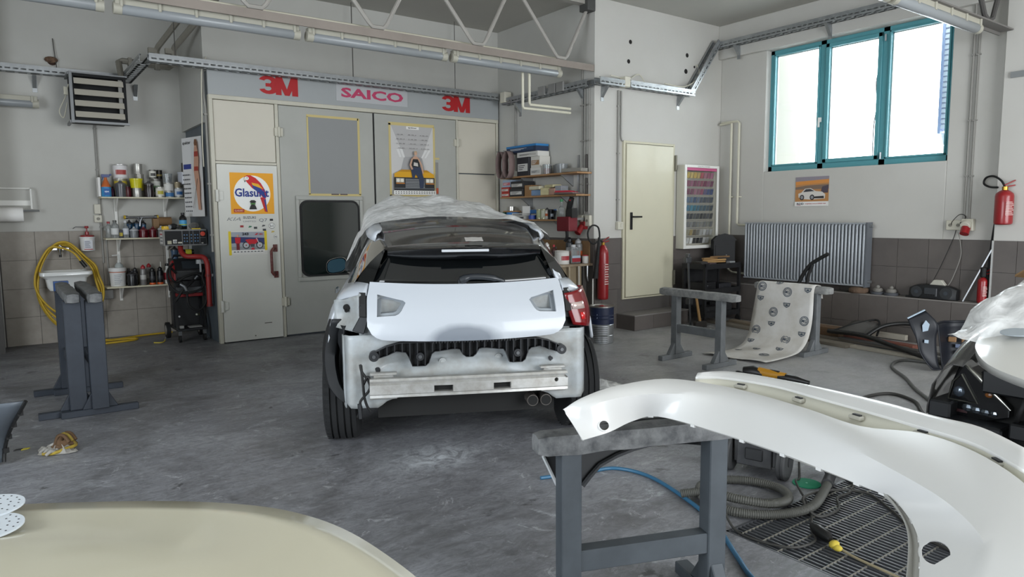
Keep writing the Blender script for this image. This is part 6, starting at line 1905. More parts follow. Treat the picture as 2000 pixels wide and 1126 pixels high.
def sheet_pt(l, q):
    """l metres along the fall from the rear edge, q 0..1 across from left to right"""
    l = max(0, min(L_[-1] - 1e-6, l))
    i = max(k for k in range(len(L_) - 1) if L_[k] <= l)
    t_ = (l - L_[i]) / (L_[i + 1] - L_[i])
    p = PR[i] * (1 - t_) + PR[i + 1] * t_
    fl_ = max(0, 6.9 - p.x)
    y = 4.71 - .70 * q + .06 * fl_ + .02 * math.sin(l * 7) * (q - .5)
    return V(p.x + .10 * fl_ * (q - .45), y, p.z + .008 * math.sin(q * 9 + l * 4) * min(1, fl_ * 3) + .008 * min(1, fl_ * 3))


MB(mat('foam_paper', '#d8d6d2', .8, var=.5, vs=3.5, col2='#a8a08f')).grid([[sheet_pt(L_[-1] * i / 44, j / 14) for j in range(15)] for i in range(45)]).obj('sheet', dp, smooth=60, solid=.002)
ink = flat('#3c4a5a')


def on_sheet(l, q):
    c = sheet_pt(l, q)
    du = (sheet_pt(l, q + .02) - sheet_pt(l, q - .02)).normalized()
    dv = (sheet_pt(l - .02, q) - sheet_pt(l + .02, q)).normalized()
    n_ = du.cross(dv).normalized()
    dv = n_.cross(du)
    return Sheet(c + n_ * .0045, du, dv, ink)


for (l, q, k) in ((.30, .10, 'm'), (.24, .38, 's'), (.34, .56, 'm'), (.30, .90, 's'), (.43, .10, 's'), (.48, .57, 's'), (.57, .36, 'm'), (.63, .88, 'm'), (.70, .36, 's'), (.79, .12, 'm'), (.77, .88, 's'), (.86, .66, 'm'), (.93, .10, 's'), (1.0, .66, 's'), (1.10, .36, 's'), (1.22, .62, 'm'), (1.20, .15, 's')):
    s = on_sheet(l, q)
    if k == 'm':
        s.circ(0, 0, .052, ink, 24, r0=.045)
        s.circ(0, 0, .040, ink, 8, r0=.034)
        s.txt('MG', -.026, -.016, .052, .032, .02, ink)
    else:
        s.pg([(-.042, .022), (.042, .022), (.034, -.012), (0, -.032), (-.034, -.012)], ink)
        s.pg([(-.032, .014), (.032, .014), (.026, -.008), (0, -.022), (-.026, -.008)], flat('#a3a29c'))
        s.pg([(-.02, -.006), (0, .010), (.02, -.006), (0, -.014)], ink)
    s.obj('badge_print', dp)
t = thing('bent_trim', 'bent black rubber trim standing behind the draped sawhorse', 'trim', (7.4, 4.4, 0))
MB(m_rubber).pipe(spline([(7.4, 4.60, 0), (7.4, 4.56, .55), (7.4, 4.50, .75), (7.4, 4.40, .91), (7.4, 4.30, .985), (7.4, 4.18, 1.055)], 5), .022, 8).pipe(spline([(7.4, 4.44, 0), (7.4, 4.42, .7), (7.4, 4.36, .93)], 5), .02, 8).obj('strip', t, smooth=60)

# ------------------------------------------------------------------ planks and car parts along the ledge
planks = [((8.12, 6.0), (7.95, 3.55), .14, .03, 0.0, '#7d7468', 'grey board lying nearest to the ledge on the floor'),
          ((7.98, 6.3), (7.62, 4.0), .16, .035, 0.0, '#837b6e', 'wide weathered board on the floor in front of the ledge'),
          ((8.05, 5.9), (7.78, 4.6), .12, .03, .036, '#8d7f6c', 'short board on top of the wide weathered board'),
          ((7.80, 5.2), (7.55, 3.1), .09, .03, 0.0, '#a39c8e', 'pale long batten at the front of the board pile'),
          ((8.28, 5.2), (8.05, 3.5), .10, .05, 0.0, '#8f5a4c', 'reddish painted board against the ledge'),
          ((8.33, 5.0), (8.28, 3.7), .06, .06, .051, '#b5aea0', 'pale squared timber on the reddish board'),
          ((8.14, 5.0), (8.10, 4.35), .18, .10, .03, '#7a6048', 'brown box section on the boards behind the sawhorse'),
          ((7.95, 4.3), (7.75, 2.95), .10, .012, .036, '#5d5b58', 'thin dark panel strip lying over the boards')]
for (a, b, w, h, z, c, n) in planks:
    mb = MB(mat('board_' + c[1:], c, .75, var=.5, vs=5, stretch=(4, .6, 4)))
    mb.bar((a[0], a[1], z + h / 2 + .001), (b[0], b[1], z + h / 2 + .001), w, h)
    tag(mb.obj('board', bevel=.003), n, 'board')
t = thing('arch_liner', 'black plastic wheel arch trim lying on the boards', 'arch trim', (7.9, 3.6, 0))
mb = MB(m_blk)
mb.pipe(spline([(7.95, 4.45, .10), (7.85, 4.0, .12), (7.70, 3.6, .08), (7.5, 3.2, .05), (7.38, 2.95, .03)], 6), .026, 8)
mb.pipe(spline([(7.84, 3.95, .11), (8.0, 3.85, .22), (8.15, 3.7, .26), (8.25, 3.5, .25), (8.2, 3.3, .22)], 6), .024, 8)
mb.pipe(spline([(7.95, 4.4, .11), (8.12, 4.15, .22), (8.2, 4.0, .26), (8.05, 3.9, .2), (7.9, 3.85, .13)], 6), .012, 8)
mb.obj('trim', t, smooth=60)
MB(mat('liner_felt', '#5c5a57', .9)).grid([[(7.93 + .22 * i / 4, 4.36 - .12 * i / 4 - .42 * j / 4 * (1 - .3 * i / 4), .105 + .13 * i / 4 + .01 * math.sin(j)) for j in range(5)] for i in range(5)]).obj('felt', t, smooth=60, solid=.004)

bp = thing('navy_bumper', 'dark navy bumper cover lying upright on the floor before the ledge', 'bumper', (7.5, 3.0, 0))
m_nv = mat('navy_plastic', '#0f131c', .5, var=.3, vs=4, col2='#0b0d14')
fin = [[(6.99, 3.126, .489), (7.05, 3.072, .533), (7.10, 3.02, .573)], [(6.98, 3.085, .409), (7.05, 2.998, .432), (7.12, 2.91, .455)], [(6.99, 3.037, .305), (7.05, 3.001, .307), (7.13, 2.92, .311)], [(7.0, 3.008, .185), (7.05, 2.994, .173), (7.14, 2.91, .163)], [(7.02, 2.948, .08), (7.07, 2.933, .057), (7.15, 2.89, .036)], [(7.04, 2.90, .02), (7.09, 2.885, .012), (7.17, 2.86, .010)]]
rows = [spline(r, 4) for r in zip(*[spline(c, 4) for c in zip(*fin)])]
MB(m_nv).grid(rows).obj('corner_fin', bp, smooth=60, solid=.008)
cols = [((7.12, 2.915, .455), (7.17, 2.87, .012)), ((7.30, 2.94, .452), (7.28, 2.90, .012)), ((7.44, 2.93, .442), (7.40, 2.88, .012)), ((7.52, 2.83, .448), (7.46, 2.78, .012)), ((7.54, 2.65, .455), (7.48, 2.62, .012)), ((7.54, 2.40, .455), (7.48, 2.38, .012)), ((7.52, 2.10, .45), (7.46, 2.08, .012))]
rows = []
for k in range(9):
    a = k / 8
    rows.append(spline([V(p).lerp(V(q), a) + V(.05 * math.sin(PI * a), .02 * math.sin(PI * a), 0) * min(1, i_) for i_, (p, q) in enumerate(cols)], 4))
MB(m_nv).grid(rows).obj('shell', bp, smooth=60, solid=.008)
mb = MB(m_nv)
mb.pipe([r for r in rows[0]], .012, 6)
mb.obj('top_lip', bp, smooth=60)
MB(mat('chipped_edge', '#a9bac8', .6)).pipe([V(p) + V(-.006, -.004, .004) for p in fin[0]], .008, 6).obj('paint_chip', bp)
MB(mat('chipped_edge', '#a9bac8', .6)).prism([(0, 0), (.05, .02), (.06, .09), (.02, .13), (-.01, .07)], (7.03, 3.0, .375), (.62, -.65, -.1), (-.15, -.1, .9), (-.004, -.004, 0)).obj('paint_chip', bp)
MB(mat('chipped_edge', '#a9bac8', .6)).prism([(0, 0), (.04, 0), (.04, .035), (0, .035)], (7.04, 2.985, .27), (.62, -.65, -.1), (-.15, -.1, .9), (-.004, -.004, 0)).obj('paint_chip', bp)
for k, (x, y, z, w, h) in enumerate(((7.44, 2.90, .27, .07, .05), (7.50, 2.76, .27, .15, .055), (7.47, 2.78, .15, .16, .055))):
    MB(mat('foam_brown', '#8a6a4a', .8)).box((x, y, z), (.04, w, h), rz=.30).obj('foam_block', bp, bevel=.008)
MB(mat('bar_blue_grey', '#5c6880', .5)).box((7.49, 2.78, .21), (.02, .2, .035), rz=.3).obj('support_strip', bp)

# polishing heads and radio on the ledge
for k, (y, m1, n) in enumerate(((4.20, '#55565a', 'grey hand polisher on the ledge nearer the radiator'), (4.04, '#5c5a57', 'grey hand polisher with knob on the ledge nearer the radio'))):
    t = thing('hand_polisher', n, 'polisher', (8.59, y, .52))
    MB(mat('pad_dark', '#4b4d52', .8)).lathe((0, 0, 0), [(.075, 0), (.08, .01), (.078, .03), (.05, .034)], 20).obj('pad', t, world=False, smooth=40)
    MB(mat('head_' + m1[1:], '#7d7a74', .7)).lathe((0, 0, .034), [(.055, 0), (.06, .02), (.045, .04), (.02, .045)], 18).obj('plate', t, world=False, smooth=40)
    MB(mat('head_' + m1[1:], '#7d7a74', .7)).ell((0, 0, .09), (.025, .025, .022), 12).obj('knob', t, world=False, smooth=60)
t = thing('polishing_bonnet', 'brown shaggy polishing bonnet on the ledge under the radiator', 'polishing pad', (8.56, 4.42, .52))
MB(mat('wool_brown', '#6a5646', .95, var=.6, vs=40, bump=.8, bs=60)).lathe((0, 0, 0), [(.10, 0), (.115, .02), (.11, .055), (.08, .075), (.02, .078)], 24).obj('bonnet', t, world=False, smooth=60)
rd = thing('portable_radio', 'black portable stereo radio on the ledge', 'radio', (8.585, 3.55, .52))
mb = MB(mat('radio_black', '#1b1c1e', .4))
rows = []
for k in range(21):
    q = -1 + 2 * k / 20
    hh = .155 * (1 - .28 * abs(q) ** 3.5)
    dd = .075 * (1 - .35 * abs(q) ** 5)
    y = 3.565 - .25 * q
    rows.append([(8.585 - dd, y, .53), (8.585 - dd * 1.05, y, .53 + hh * .5), (8.585 - dd * .7, y, .525 + hh), (8.585, y, .53 + hh * 1.03), (8.585 + dd * .9, y, .525 + hh), (8.585 + dd, y, .53 + hh * .4), (8.585 + dd, y, .525), (8.585, y, .521)])
mb.grid(rows, cv=True)
mb.poly(rows[0])
mb.poly(list(reversed(rows[-1])))
mb.obj('case', rd, smooth=50)
for y in (3.72, 3.41):
    MB(mat('speaker_grille', '#2c2e30', .6)).cyl((8.512, y, .60), (8.503, y, .60), .062, n=24).obj('speaker', rd, smooth=40)
    MB(mat('speaker_cone', '#3c4147', .4)).cyl((8.503, y, .60), (8.499, y, .60), .022, n=16).obj('cone', rd)
MB(mat('radio_deck', '#393b3e', .35)).bx(8.495, 8.515, 3.50, 3.635, .555, .65).obj('deck', rd, bevel=.004)
for k in range(4):
    MB(m_blk).bx(8.488, 8.497, 3.515 + k * .03, 3.537 + k * .03, .562, .58).obj('button', rd)
MB(mat('radio_lid', '#b9b6aa', .3)).prism([(-.085, 0), (.085, 0), (.04, .06), (-.04, .06)], (8.55, 3.52, .682), (0, -1, 0), (0, 0, 1), (.06, 0, 0)).obj('cassette_lid', rd, bevel=.006)
conduit(spline([(8.67, 3.40, 1.33), (8.64, 3.42, 1.2), (8.62, 3.52, .9), (8.62, 3.60, .70), (8.62, 3.58, .66)], 6), 'thin dark cable from the double socket down to the radio', .004, m_rubber, name='power_cable', cat='cable')
conduit(spline([(8.66, 3.38, 1.28), (8.64, 3.34, 1.15), (8.63, 3.33, 1.0), (8.62, 3.40, .75), (8.62, 3.45, .66)], 6), 'second thin cable hanging from the socket behind the radio', .004, m_cond, name='power_cable', cat='cable')
conduit(spline([(8.66, 3.45, 1.36), (8.62, 3.43, 1.40), (8.63, 3.36, 1.48), (8.66, 3.31, 1.45), (8.64, 3.36, 1.38)], 6), 'short loop of cable over the double socket', .004, m_rubber, name='power_cable', cat='cable')
conduit([(8.56, 3.86, .53), (8.57, 3.80, .53), (8.60, 3.78, .53)], 'short black plug lead beside the radio', .012, m_rubber, name='plug_lead', cat='plug')
t = thing('squeegee_rod', 'aluminium bar with black strip leaning on the ledge wall', 'bar', (8.6, 3.15, .52))
MB(m_alu).bar((8.55, 3.25, .525), (8.62, 3.025, 1.10), .03, .012).obj('bar', t)
t = thing('window_stick', 'thin black stick leaning upright beside the red extinguisher', 'stick', (8.6, 3.03, .52))
MB(m_rubber).pipe([(8.6, 3.06, .525), (8.62, 3.03, 1.2), (8.63, 3.015, 1.40)], .010, 8).pipe([(8.63, 3.015, 1.40), (8.632, 3.01, 1.53), (8.636, 3.0, 1.62)], [.014, .018, .006], 8).obj('stick', t)
# ------------------------------------------------------------------ the white hatchback
CO = (2.547, 4.113, 0)
CR = -math.radians(26.292)
car = thing('white_hatchback', 'white hatchback seen from behind with its rear bumper removed', 'car', CO, CR)
m_cw = mat('car_white', '#b5bac0', .34, coat=.3)
m_prim = mat('rear_panel_paint', '#a7adb0', .42, var=.65, vs=6, col2='#7d786c', coat=.15)
m_cblk = mat('car_black_gloss', '#0d0e10', .08, coat=.6)
m_roof = mat('roof_dark_gloss', '#2c2926', .08, coat=.5)
m_cgl = mat('car_dark_glass', '#0a0c0d', .04, coat=.5)
m_tyre = mat('tyre_rubber', '#1b1c1d', .85, var=.3, vs=20)
m_trim = mat('plastic_trim_dark', '#1d1f22', .5, var=.3, vs=14)
m_beam = mat('crash_beam_alu', '#b6b6b3', .4, .5, var=.6, vs=16, col2='#8d877d')
m_under = mat('underbody', '#151514', .9)


def smooth_tab(tab):
    return lambda x: interp(tab, x)


plan = smooth_tab([(-.52, .90), (-.4, .945), (-.3, .972), (-.15, .99), (0, 1), (1.4, 1.02), (2.4, 1.0), (3.0, .97), (3.35, .9), (3.6, .70)])
WZ = smooth_tab([(.18, .84), (.3, .88), (.5, .90), (.7, .902), (.82, .885), (.9, .86), (.97, .815), (1.03, .765), (1.07, .725)])
belt = smooth_tab([(-.52, 1.08), (-.3, 1.075), (0, 1.065), (.3, 1.06), (.8, 1.05), (2.0, 1.0), (2.35, .98), (2.7, .94), (3.3, .82), (3.6, .68)])
bott = smooth_tab([(-.52, .80), (-.42, .74), (-.33, .68), (-.2, .665), (0, .69), (.18, .655), (.29, .52), (.35, .34), (.38, .20), (2.30, .20), (2.36, .36), (2.44, .54), (2.55, .655), (2.7, .69), (2.85, .655), (2.97, .54), (3.06, .36), (3.12, .22), (3.6, .26)])
ys = [-.36, -.33, -.30, -.28, -.25, -.16, -.08, 0, .08, .16, .23, .29, .34, .38, .42, .6, .9, 1.3, 1.7, 2.1, 2.29, 2.34, 2.4, 2.47, 2.55, 2.62, 2.7, 2.78, 2.85, 2.92, 2.98, 3.04, 3.09, 3.14, 3.25, 3.38, 3.5, 3.6]
re_x = smooth_tab([(-.42, .492), (-.3, .508), (-.1, .545), (.1, .566), (.5, .585), (1.0, .59), (1.5, .58), (1.8, .62), (2.1, .67), (2.35, .70)])
re_z = smooth_tab([(-.42, 1.302), (-.3, 1.328), (-.1, 1.372), (.1, 1.402), (.5, 1.425), (1.0, 1.432), (1.5, 1.405), (1.8, 1.28), (2.1, 1.12), (2.35, .985)])
for s in (-1, 1):
    rows = []
    for y in ys:
        z0, z1 = bott(y), belt(y)
        rows.append([(s * WZ(z0 + (z1 - z0) * k / 12 if y < 2.4 else (z0 + (z1 - z0) * k / 12) + (1.07 - z1) * (k / 12)) * plan(y), y, z0 + (z1 - z0) * k / 12) for k in range(13)])
    if s > 0:
        rows = rows[::-1]
    MB(m_cw).grid(rows).obj('body_side', car, world=False, smooth=50, solid=.02)
    # greenhouse: dark side glass from the belt to the roof edge
    rows = []
    for y in (-.36, -.3, -.15, 0, .2, .4, .7, 1.0, 1.3, 1.5, 1.7, 1.9, 2.1, 2.3):
        b0 = V(s * (WZ(1.07) * plan(y) + .012), y, belt(y) - .015)
        yt = max(-.42, y - .06 if y < -.2 else y)
        t0 = V(s * re_x(yt), yt, re_z(yt))
        rows.append([b0 + (t0 - b0) * k / 5 + V(s * .022 * math.sin(PI * k / 5), 0, 0) for k in range(6)])
    if s > 0:
        rows = rows[::-1]
    gl = MB(m_cgl).grid(rows).obj('side_glass', car, world=False, smooth=60)
    MB(m_alu).pipe([(s * (WZ(1.07) * plan(y) + .022), y, belt(y) - .004) for y in (-.2, .1, .5, 1.0, 1.6, 2.1)], .007, 6).obj('belt_trim', gl, world=False)
    for y in (.55, 1.45):
        MB(m_trim).pipe([(s * (WZ(1.07) * plan(y) + .03), y, belt(y)), (s * (re_x(y - .1) + .035), y - .06, 1.25), (s * (re_x(y - .15) + .012), y - .13, re_z(y - .15))], .016, 6).obj('pillar', gl, world=False)
    # white roof arch
    rows = []
    for y in (-.12, -.06, .02, .12, .3, .5, .8, 1.1, 1.4):
        e = V(s * re_x(y), y, re_z(y))
        wdt = .012 if y == -.12 else (.035 if y == -.06 else .05)
        rows.append([e + V(-s * wdt * .9, 0, .014 + .01), e + V(-s * wdt * .3, 0, .024), e + V(s * wdt * .35, 0, .012), e + V(s * wdt * .9, 0, -.03)])
    if s > 0:
        rows = rows[::-1]
    MB(m_cw).grid(rows).obj('roof_arch', car, world=False, smooth=60, solid=.01)
# roof, windscreen, bonnet
rows = []
for y in (-.42, -.36, -.28, -.18, -.05, .1, .3, .5, .8, 1.1, 1.35, 1.5):
    cr = interp([(-.42, .018), (-.2, .03), (.2, .045), (.8, .05), (1.5, .035)], y)
    rows.append([(re_x(y) * q, y - .03 * (1 - q * q) * (1 if y < 0 else 0), re_z(y) + cr * (1 - q * q)) for q in [k / 8 - 1 for k in range(17)]])
MB(m_roof).grid(rows).obj('roof', car, world=False, smooth=60, solid=.01)
rows = []
for y in (1.5, 1.7, 1.9, 2.1, 2.33):
    rows.append([(re_x(y) * q, y + .12 * (1 - q * q), re_z(y) + .035 * (1 - q * q)) for q in [k / 6 - 1 for k in range(13)]])
MB(m_cgl).grid(rows).obj('windscreen', car, world=False, smooth=60)
rows = []
for y in (2.3, 2.5, 2.8, 3.1, 3.35, 3.5, 3.6):
    xe = WZ(1.05) * plan(y)
    rows.append([(xe * q, y + .12 * (1 - q * q), belt(y) + .06 * (1 - q * q)) for q in [k / 6 - 1 for k in range(13)]])
MB(m_cw).grid(rows).obj('bonnet', car, world=False, smooth=60)
rows = [[(WZ(.6) * plan(3.6) * q, 3.6 + .12 * (1 - q * q), z) for q in [k / 6 - 1 for k in range(13)]] for z in (.68, .5, .26)]
MB(m_trim).grid(rows).obj('front_end', car, world=False, smooth=60)
MB(m_under).bx(-.56, .56, -.5, 3.5, .26, .45).bx(-.72, .72, .42, 2.25, .2, .3).obj('underbody', car, world=False)
MB(m_under).bx(-.6, .6, -.45, 2.2, .45, .98).obj('cabin_floor', car, world=False)
MB(m_prim).bx(-.66, .66, -.52, -.47, .74, 1.04).obj('gate_sill', car, world=False, bevel=.01)


# tailgate
def hy(x, z):
    return interp([(.74, -.668), (.80, -.678), (.86, -.665), (.93, -.64), (1.0, -.60), (1.05, -.565), (1.10, -.53)], z) + .075 * (x / .6) ** 2


def hbot(x):
    a = abs(x)
    z = .762 + .010 * (min(a, .5) / .5) ** 2
    if a > .49:
        z += .085 * (1 - math.sqrt(max(0, 1 - min(1, (a - .49) / .113) ** 2)))
    return z


def gate_row(q):
    x = .602 * q
    return x, hbot(x), 1.074 + .018 * q * q


qs = [math.sin((k / 16 - 1) * PI / 2) * .35 + (k / 16 - 1) * .65 for k in range(33)]
rows = []
for k in range(15):
    row = []
    for q in qs:
        x, z0, z1 = gate_row(q)
        z = z1 + (z0 - z1) * k / 14
        if z > 1.0:
            x *= 1 - .03 * (z - 1.0) / .09
        row.append((x, hy(x, z), z))
    rows.append(row)
def tailgate_material():
    """fresh white paint with one grey patch of filler primer at the lower edge"""
    m = m_cw.copy()
    m.name = 'tailgate_white_primer_patch'
    nt = m.node_tree
    tc = nt.nodes.new('ShaderNodeTexCoord')
    mp = nt.nodes.new('ShaderNodeMapping')
    mp.inputs['Location'].default_value = (.03 / .29, 0, -.755 / .14)
    mp.inputs['Scale'].default_value = (1 / .29, 0, 1 / .14)
    nt.links.new(tc.outputs['Object'], mp.inputs[0])
    ln = nt.nodes.new('ShaderNodeVectorMath')
    ln.operation = 'LENGTH'
    nt.links.new(mp.outputs[0], ln.inputs[0])
    ns = nt.nodes.new('ShaderNodeTexNoise')
    ns.inputs['Scale'].default_value = 6
    nt.links.new(tc.outputs['Object'], ns.inputs['Vector'])
    ad = nt.nodes.new('ShaderNodeMath')
    ad.operation = 'MULTIPLY_ADD'
    nt.links.new(ns.outputs['Fac'], ad.inputs[0])
    ad.inputs[1].default_value = .3
    nt.links.new(ln.outputs['Value'], ad.inputs[2])
    rp = nt.nodes.new('ShaderNodeValToRGB')
    rp.color_ramp.elements[0].position, rp.color_ramp.elements[0].color = .72, rgb('#7a8088')
    rp.color_ramp.elements[1].position, rp.color_ramp.elements[1].color = 1.28, rgb('#b5bac0')
    nt.links.new(ad.outputs[0], rp.inputs[0])
    nt.links.new(rp.outputs[0], nt.nodes['Principled BSDF'].inputs['Base Color'])
    return m


hatch = MB(tailgate_material()).grid(rows[::-1])
H_OUT = [(.378, .985), (.392, .998), (.43, 1.006), (.545, 1.034), (.549, .906), (.44, .913), (.42, .922), (.405, .938)]
H_IN = [(.402, .978), (.415, .986), (.455, .998), (.522, 1.004), (.526, .920), (.452, .926), (.436, .932), (.424, .945)]
ho = hatch.obj('tailgate', car, world=False, smooth=50, solid=.025, off=1.0)
cuts = []
for s in (-1, 1):
    pg = [(s * a, b) for a, b in H_OUT]
    cuts.append(MB(m_cw).prism(pg, (0, -.75, 0), (1, 0, 0), (0, 0, 1), (0, .28, 0)))
par, mpi = ho.parent, ho.matrix_parent_inverse.copy()
ho.parent = None
apply_bool(ho, cuts)
ho.parent = par
ho.matrix_parent_inverse = mpi
for s in (-1, 1):
    seq = list(range(8)) if s > 0 else list(reversed(range(8)))
    ro = [(s * H_OUT[i][0], H_OUT[i][1]) for i in seq]
    ri = [(s * H_IN[i][0], H_IN[i][1]) for i in seq]
    r1 = [(a, hy(a, b) + .004, b) for a, b in ro]
    r2 = [(a, hy(a, b) + .013, b) for a, b in ro]
    r3 = [(a, hy(a, b) + .015, b) for a, b in ri]
    r4 = [(a, hy(a, b) + .12, b) for a, b in ri]
    mb = MB(mat('lamp_recess_paint', '#8d9398', .45))
    mb.grid([r1, r2, r3, r4], cv=True)
    mb.poly(r4[::-1])
    lr = mb.obj('lamp_recess', ho, world=False)
    MB(m_under).cyl((s * .435, hy(s * .43, .955) + .121, .955), (s * .435, hy(s * .43, .955) + .10, .955), .012, n=10).box((s * .485, hy(s * .485, .955) + .112, .96), (.03, .012, .012)).obj('wiring_hole', lr, world=False)
    # black rubber gap beside the gate
    MB(m_rubber).grid([[(s * .606, hy(.602, z) - .012, z), (s * .645, hy(.602, z) + .012, z)][::s] for z in (1.035, .97, .9)]).obj('gate_seal', ho, world=False, solid=.02)
# rear window, spoiler, brake light, wiper
rows = []
for k in range(7):
    a = k / 6
    hw = .575 + (.490 - .575) * a
    rows.append([(hw * q, -.535 + .115 * a + .06 * q * q * (1 - .4 * a), 1.072 + .018 * q * q * (1 - a) + (1.30 - 1.072) * a) for q in [j / 8 - 1 for j in range(17)]])
rw = MB(m_cgl).grid(rows).obj('rear_window', ho, world=False, smooth=60, solid=.008)
rows = []
for q in [j / 10 - 1 for j in range(21)]:
    x = .478 * q
    e = 1 - abs(q) ** 2.6
    zt = 1.305 + .022 * (1 - q * q)
    rows.append([(x, -.36, zt + .012), (x, -.45 - .04 * e, zt + .004), (x, -.48 - .095 * e, zt - .018), (x, -.478 - .095 * e, zt - .030), (x, -.465 - .055 * e, zt - .045 - .045 * e), (x, -.40, zt - .05 - .03 * e)])
sp = MB(m_cblk).grid(rows[::-1], cv=True)
sp.poly(rows[0])
sp.poly(rows[-1][::-1])
spo = sp.obj('spoiler', ho, world=False, smooth=45)
MB(mat('brake_lens', '#b9bcbf', .15)).bx(-.155, .135, -.579, -.568, 1.284, 1.300).obj('brake_light', ho, world=False, bevel=.003)
tag(MB(mat('tape_scrap', '#b5b2ad', .6)).grid([[(-.0 + .11 * i / 5, -.50 + .07 * j / 3, 1.348 + .02 * j / 3 + .0012 * math.sin(i * 2 + j)) for i in range(6)] for j in range(4)]).obj('tape_label', car, world=False, solid=.002), '', '')
del D.objects['tape_label']['label'], D.objects['tape_label']['category']
wp = MB(mat('wiper_black', '#2a2d31', .35))
wp.pipe(spline([(-.04, -.552, 1.105), (.02, -.556, 1.128), (.12, -.556, 1.125), (.20, -.55, 1.108), (.235, -.545, 1.094)], 5), [.026] * 4 + [.02] * 10 + [.014] * 6 + [.008], 8)
wp.box((-.03, -.545, 1.09), (.05, .03, .05))
wp.obj('wiper', ho, world=False, smooth=50)
# right pillar in body colour
rows = [[(.602 - .0, -.50, 1.065), (.645, -.46, 1.06)], [(.56, -.44, 1.17), (.598, -.39, 1.175)], [(.525, -.37, 1.26), (.555, -.32, 1.27)], [(.50, -.30, 1.325), (.528, -.24, 1.335)]]
MB(m_cw).grid(rows).obj('rear_pillar', car, world=False, smooth=60, solid=.012)


for s in (-1, 1):
    rows = [[(.615, -.535, 1.03), (.70, -.475, 1.02), (.77, -.41, 1.0), (.80, -.36, .985)], [(.612, -.515, 1.06), (.68, -.445, 1.055), (.74, -.375, 1.04), (.79, -.28, 1.01)], [(.60, -.485, 1.097), (.645, -.425, 1.10), (.69, -.335, 1.095), (.742, -.19, 1.072)]]
    rows = [spline([(s * a, b, c) for a, b, c in r], 4) for r in rows]
    if s < 0:
        rows = rows[::-1]
    MB(m_cw).grid(rows).obj('quarter_shoulder', car, world=False, smooth=70, solid=.015)
    lo = [V(s * (.575 - .085 * k / 5), -.475 + .055 * k / 5, 1.09 + .21 * k / 5) for k in range(6)]
    b0, t0 = V(s * .672, -.38, 1.092), V(s * .494, -.42, 1.304)
    hi = [b0 + (t0 - b0) * k / 5 + V(s * .024 * math.sin(PI * k / 5), 0, 0) for k in range(6)]
    MB(m_cgl).grid([lo, hi] if s > 0 else [hi, lo]).obj('corner_glass', car, world=False, smooth=70)

# rear body panel behind the missing bumper
def pbot(x):
    a = abs(x)
    if a > .70:
        return .345 + ((a - .70) / .04) ** 2 * .03
    if a > .55:
        return .345
    return interp([(0, .405), (.44, .405), (.50, .385), (.55, .345)], a)


def py_(x, z):
    d = .055 * math.exp(-((z - .625 - .03 * math.cos(x * 5)) / .045) ** 2) * (1 if abs(x) < .5 else max(0, 1 - (abs(x) - .5) / .08))
    d += .02 * math.exp(-((abs(x) - .36) / .03) ** 2) * math.exp(-((z - .585) / .03) ** 2)
    lip = -.022 * max(0, (abs(x) - .655) / .075) + (.05 * max(0, (abs(x) - .70) / .04) ** 2)
    return -.585 + d + lip + .05 * (x / .74) ** 2 * .6


rows = []
for k in range(19):
    row = []
    for j in range(57):
        x = -.74 + 1.48 * j / 56
        z = .792 + (pbot(x) - .792) * k / 18
        row.append((x, py_(x, z), z))
    rows.append(row)
pn = MB(m_prim).grid(rows[::-1]).obj('rear_panel', car, world=False, smooth=60, solid=.012, off=1.0)
for (x, z, r, c) in ((-.555, .575, .018, 'd'), (.53, .60, .018, 'd'), (-.16, .612, .022, 'l'), (.19, .622, .022, 'l'), (-.36, .655, .008, 'd')):
    m = m_trim if c == 'd' else mat('plug_grey', '#a3a6a5', .4)
    MB(m).cyl((x, py_(x, z) + .004, z), (x, py_(x, z) - .018, z), r, n=16).cyl((x, py_(x, z) - .018, z), (x, py_(x, z) - .021, z), r * .6, n=12).obj('panel_plug', pn, world=False, smooth=40)
# side returns of the panel (primer strips by the wheels)
MB(m_cw).grid([[(.738, -.53, z), (.748, -.46, z), (.742, -.38, z)] for z in (.78, .6, .42, .36)]).obj('side_return', car, world=False, smooth=60, solid=.008)
MB(m_prim).grid([[(-.742, -.53, z), (-.76, -.44, z), (-.75, -.38, z)][::-1] for z in (.78, .6, .42, .34)]).obj('side_return', car, world=False, smooth=60, solid=.008)
# left lamp cavity, right tail lamp
rows = []
for k in range(9):
    a = k / 8
    rows.append([V(-.655, -.515, 1.03 - .235 * a) * (1 - j / 8) + V(-.815, -.36, .985 - .17 * a) * (j / 8) + V(0, .045 * math.sin(PI * j / 8) * math.sin(PI * a), 0) for j in range(9)])
lc = MB(m_prim).grid(rows).obj('lamp_cavity', car, world=False, smooth=60, solid=.01)
MB(m_under).cyl((-.735, -.412, .945), (-.738, -.425, .945), .02, n=12).cyl((-.735, -.412, .925), (-.738, -.425, .925), .012, n=10).obj('bulb_hole', lc, world=False)
mb = MB(m_trim)
mb.prism([(0, 0), (.07, -.02), (.10, .08), (.085, .13), (.055, .10)], (-.70, -.545, .815), (1, -.2, 0), (0, 0, 1), (0, .04, 0))
mb.bx(-.655, -.625, -.56, -.53, .92, .97)
mb.obj('lamp_bracket', car, world=False, bevel=.004)
rows = []
for k in range(11):
    a = k / 10
    lft = V(.612 + .06 * a ** 1.5, -.545, 1.012 - .20 * a)
    rgt = V(.765 + .043 * math.sin(a * 2.2), -.365 - .05 * a, 1.035 - .255 * a)
    rows.append([lft * (1 - j / 8) + rgt * (j / 8) + V(.012, -.045, 0) * math.sin(PI * j / 8) for j in range(9)])
m_lamp = mat('tail_red', '#6d0a10', .22, coat=.2)
tl = MB(m_lamp).grid(rows[::-1]).obj('tail_lamp', car, world=False, smooth=60, solid=.02, off=1.0)
sub = [[rows[k][j] + V(.008, -.024, 0) for j in range(1, 8)] for k in (3, 4, 5)]
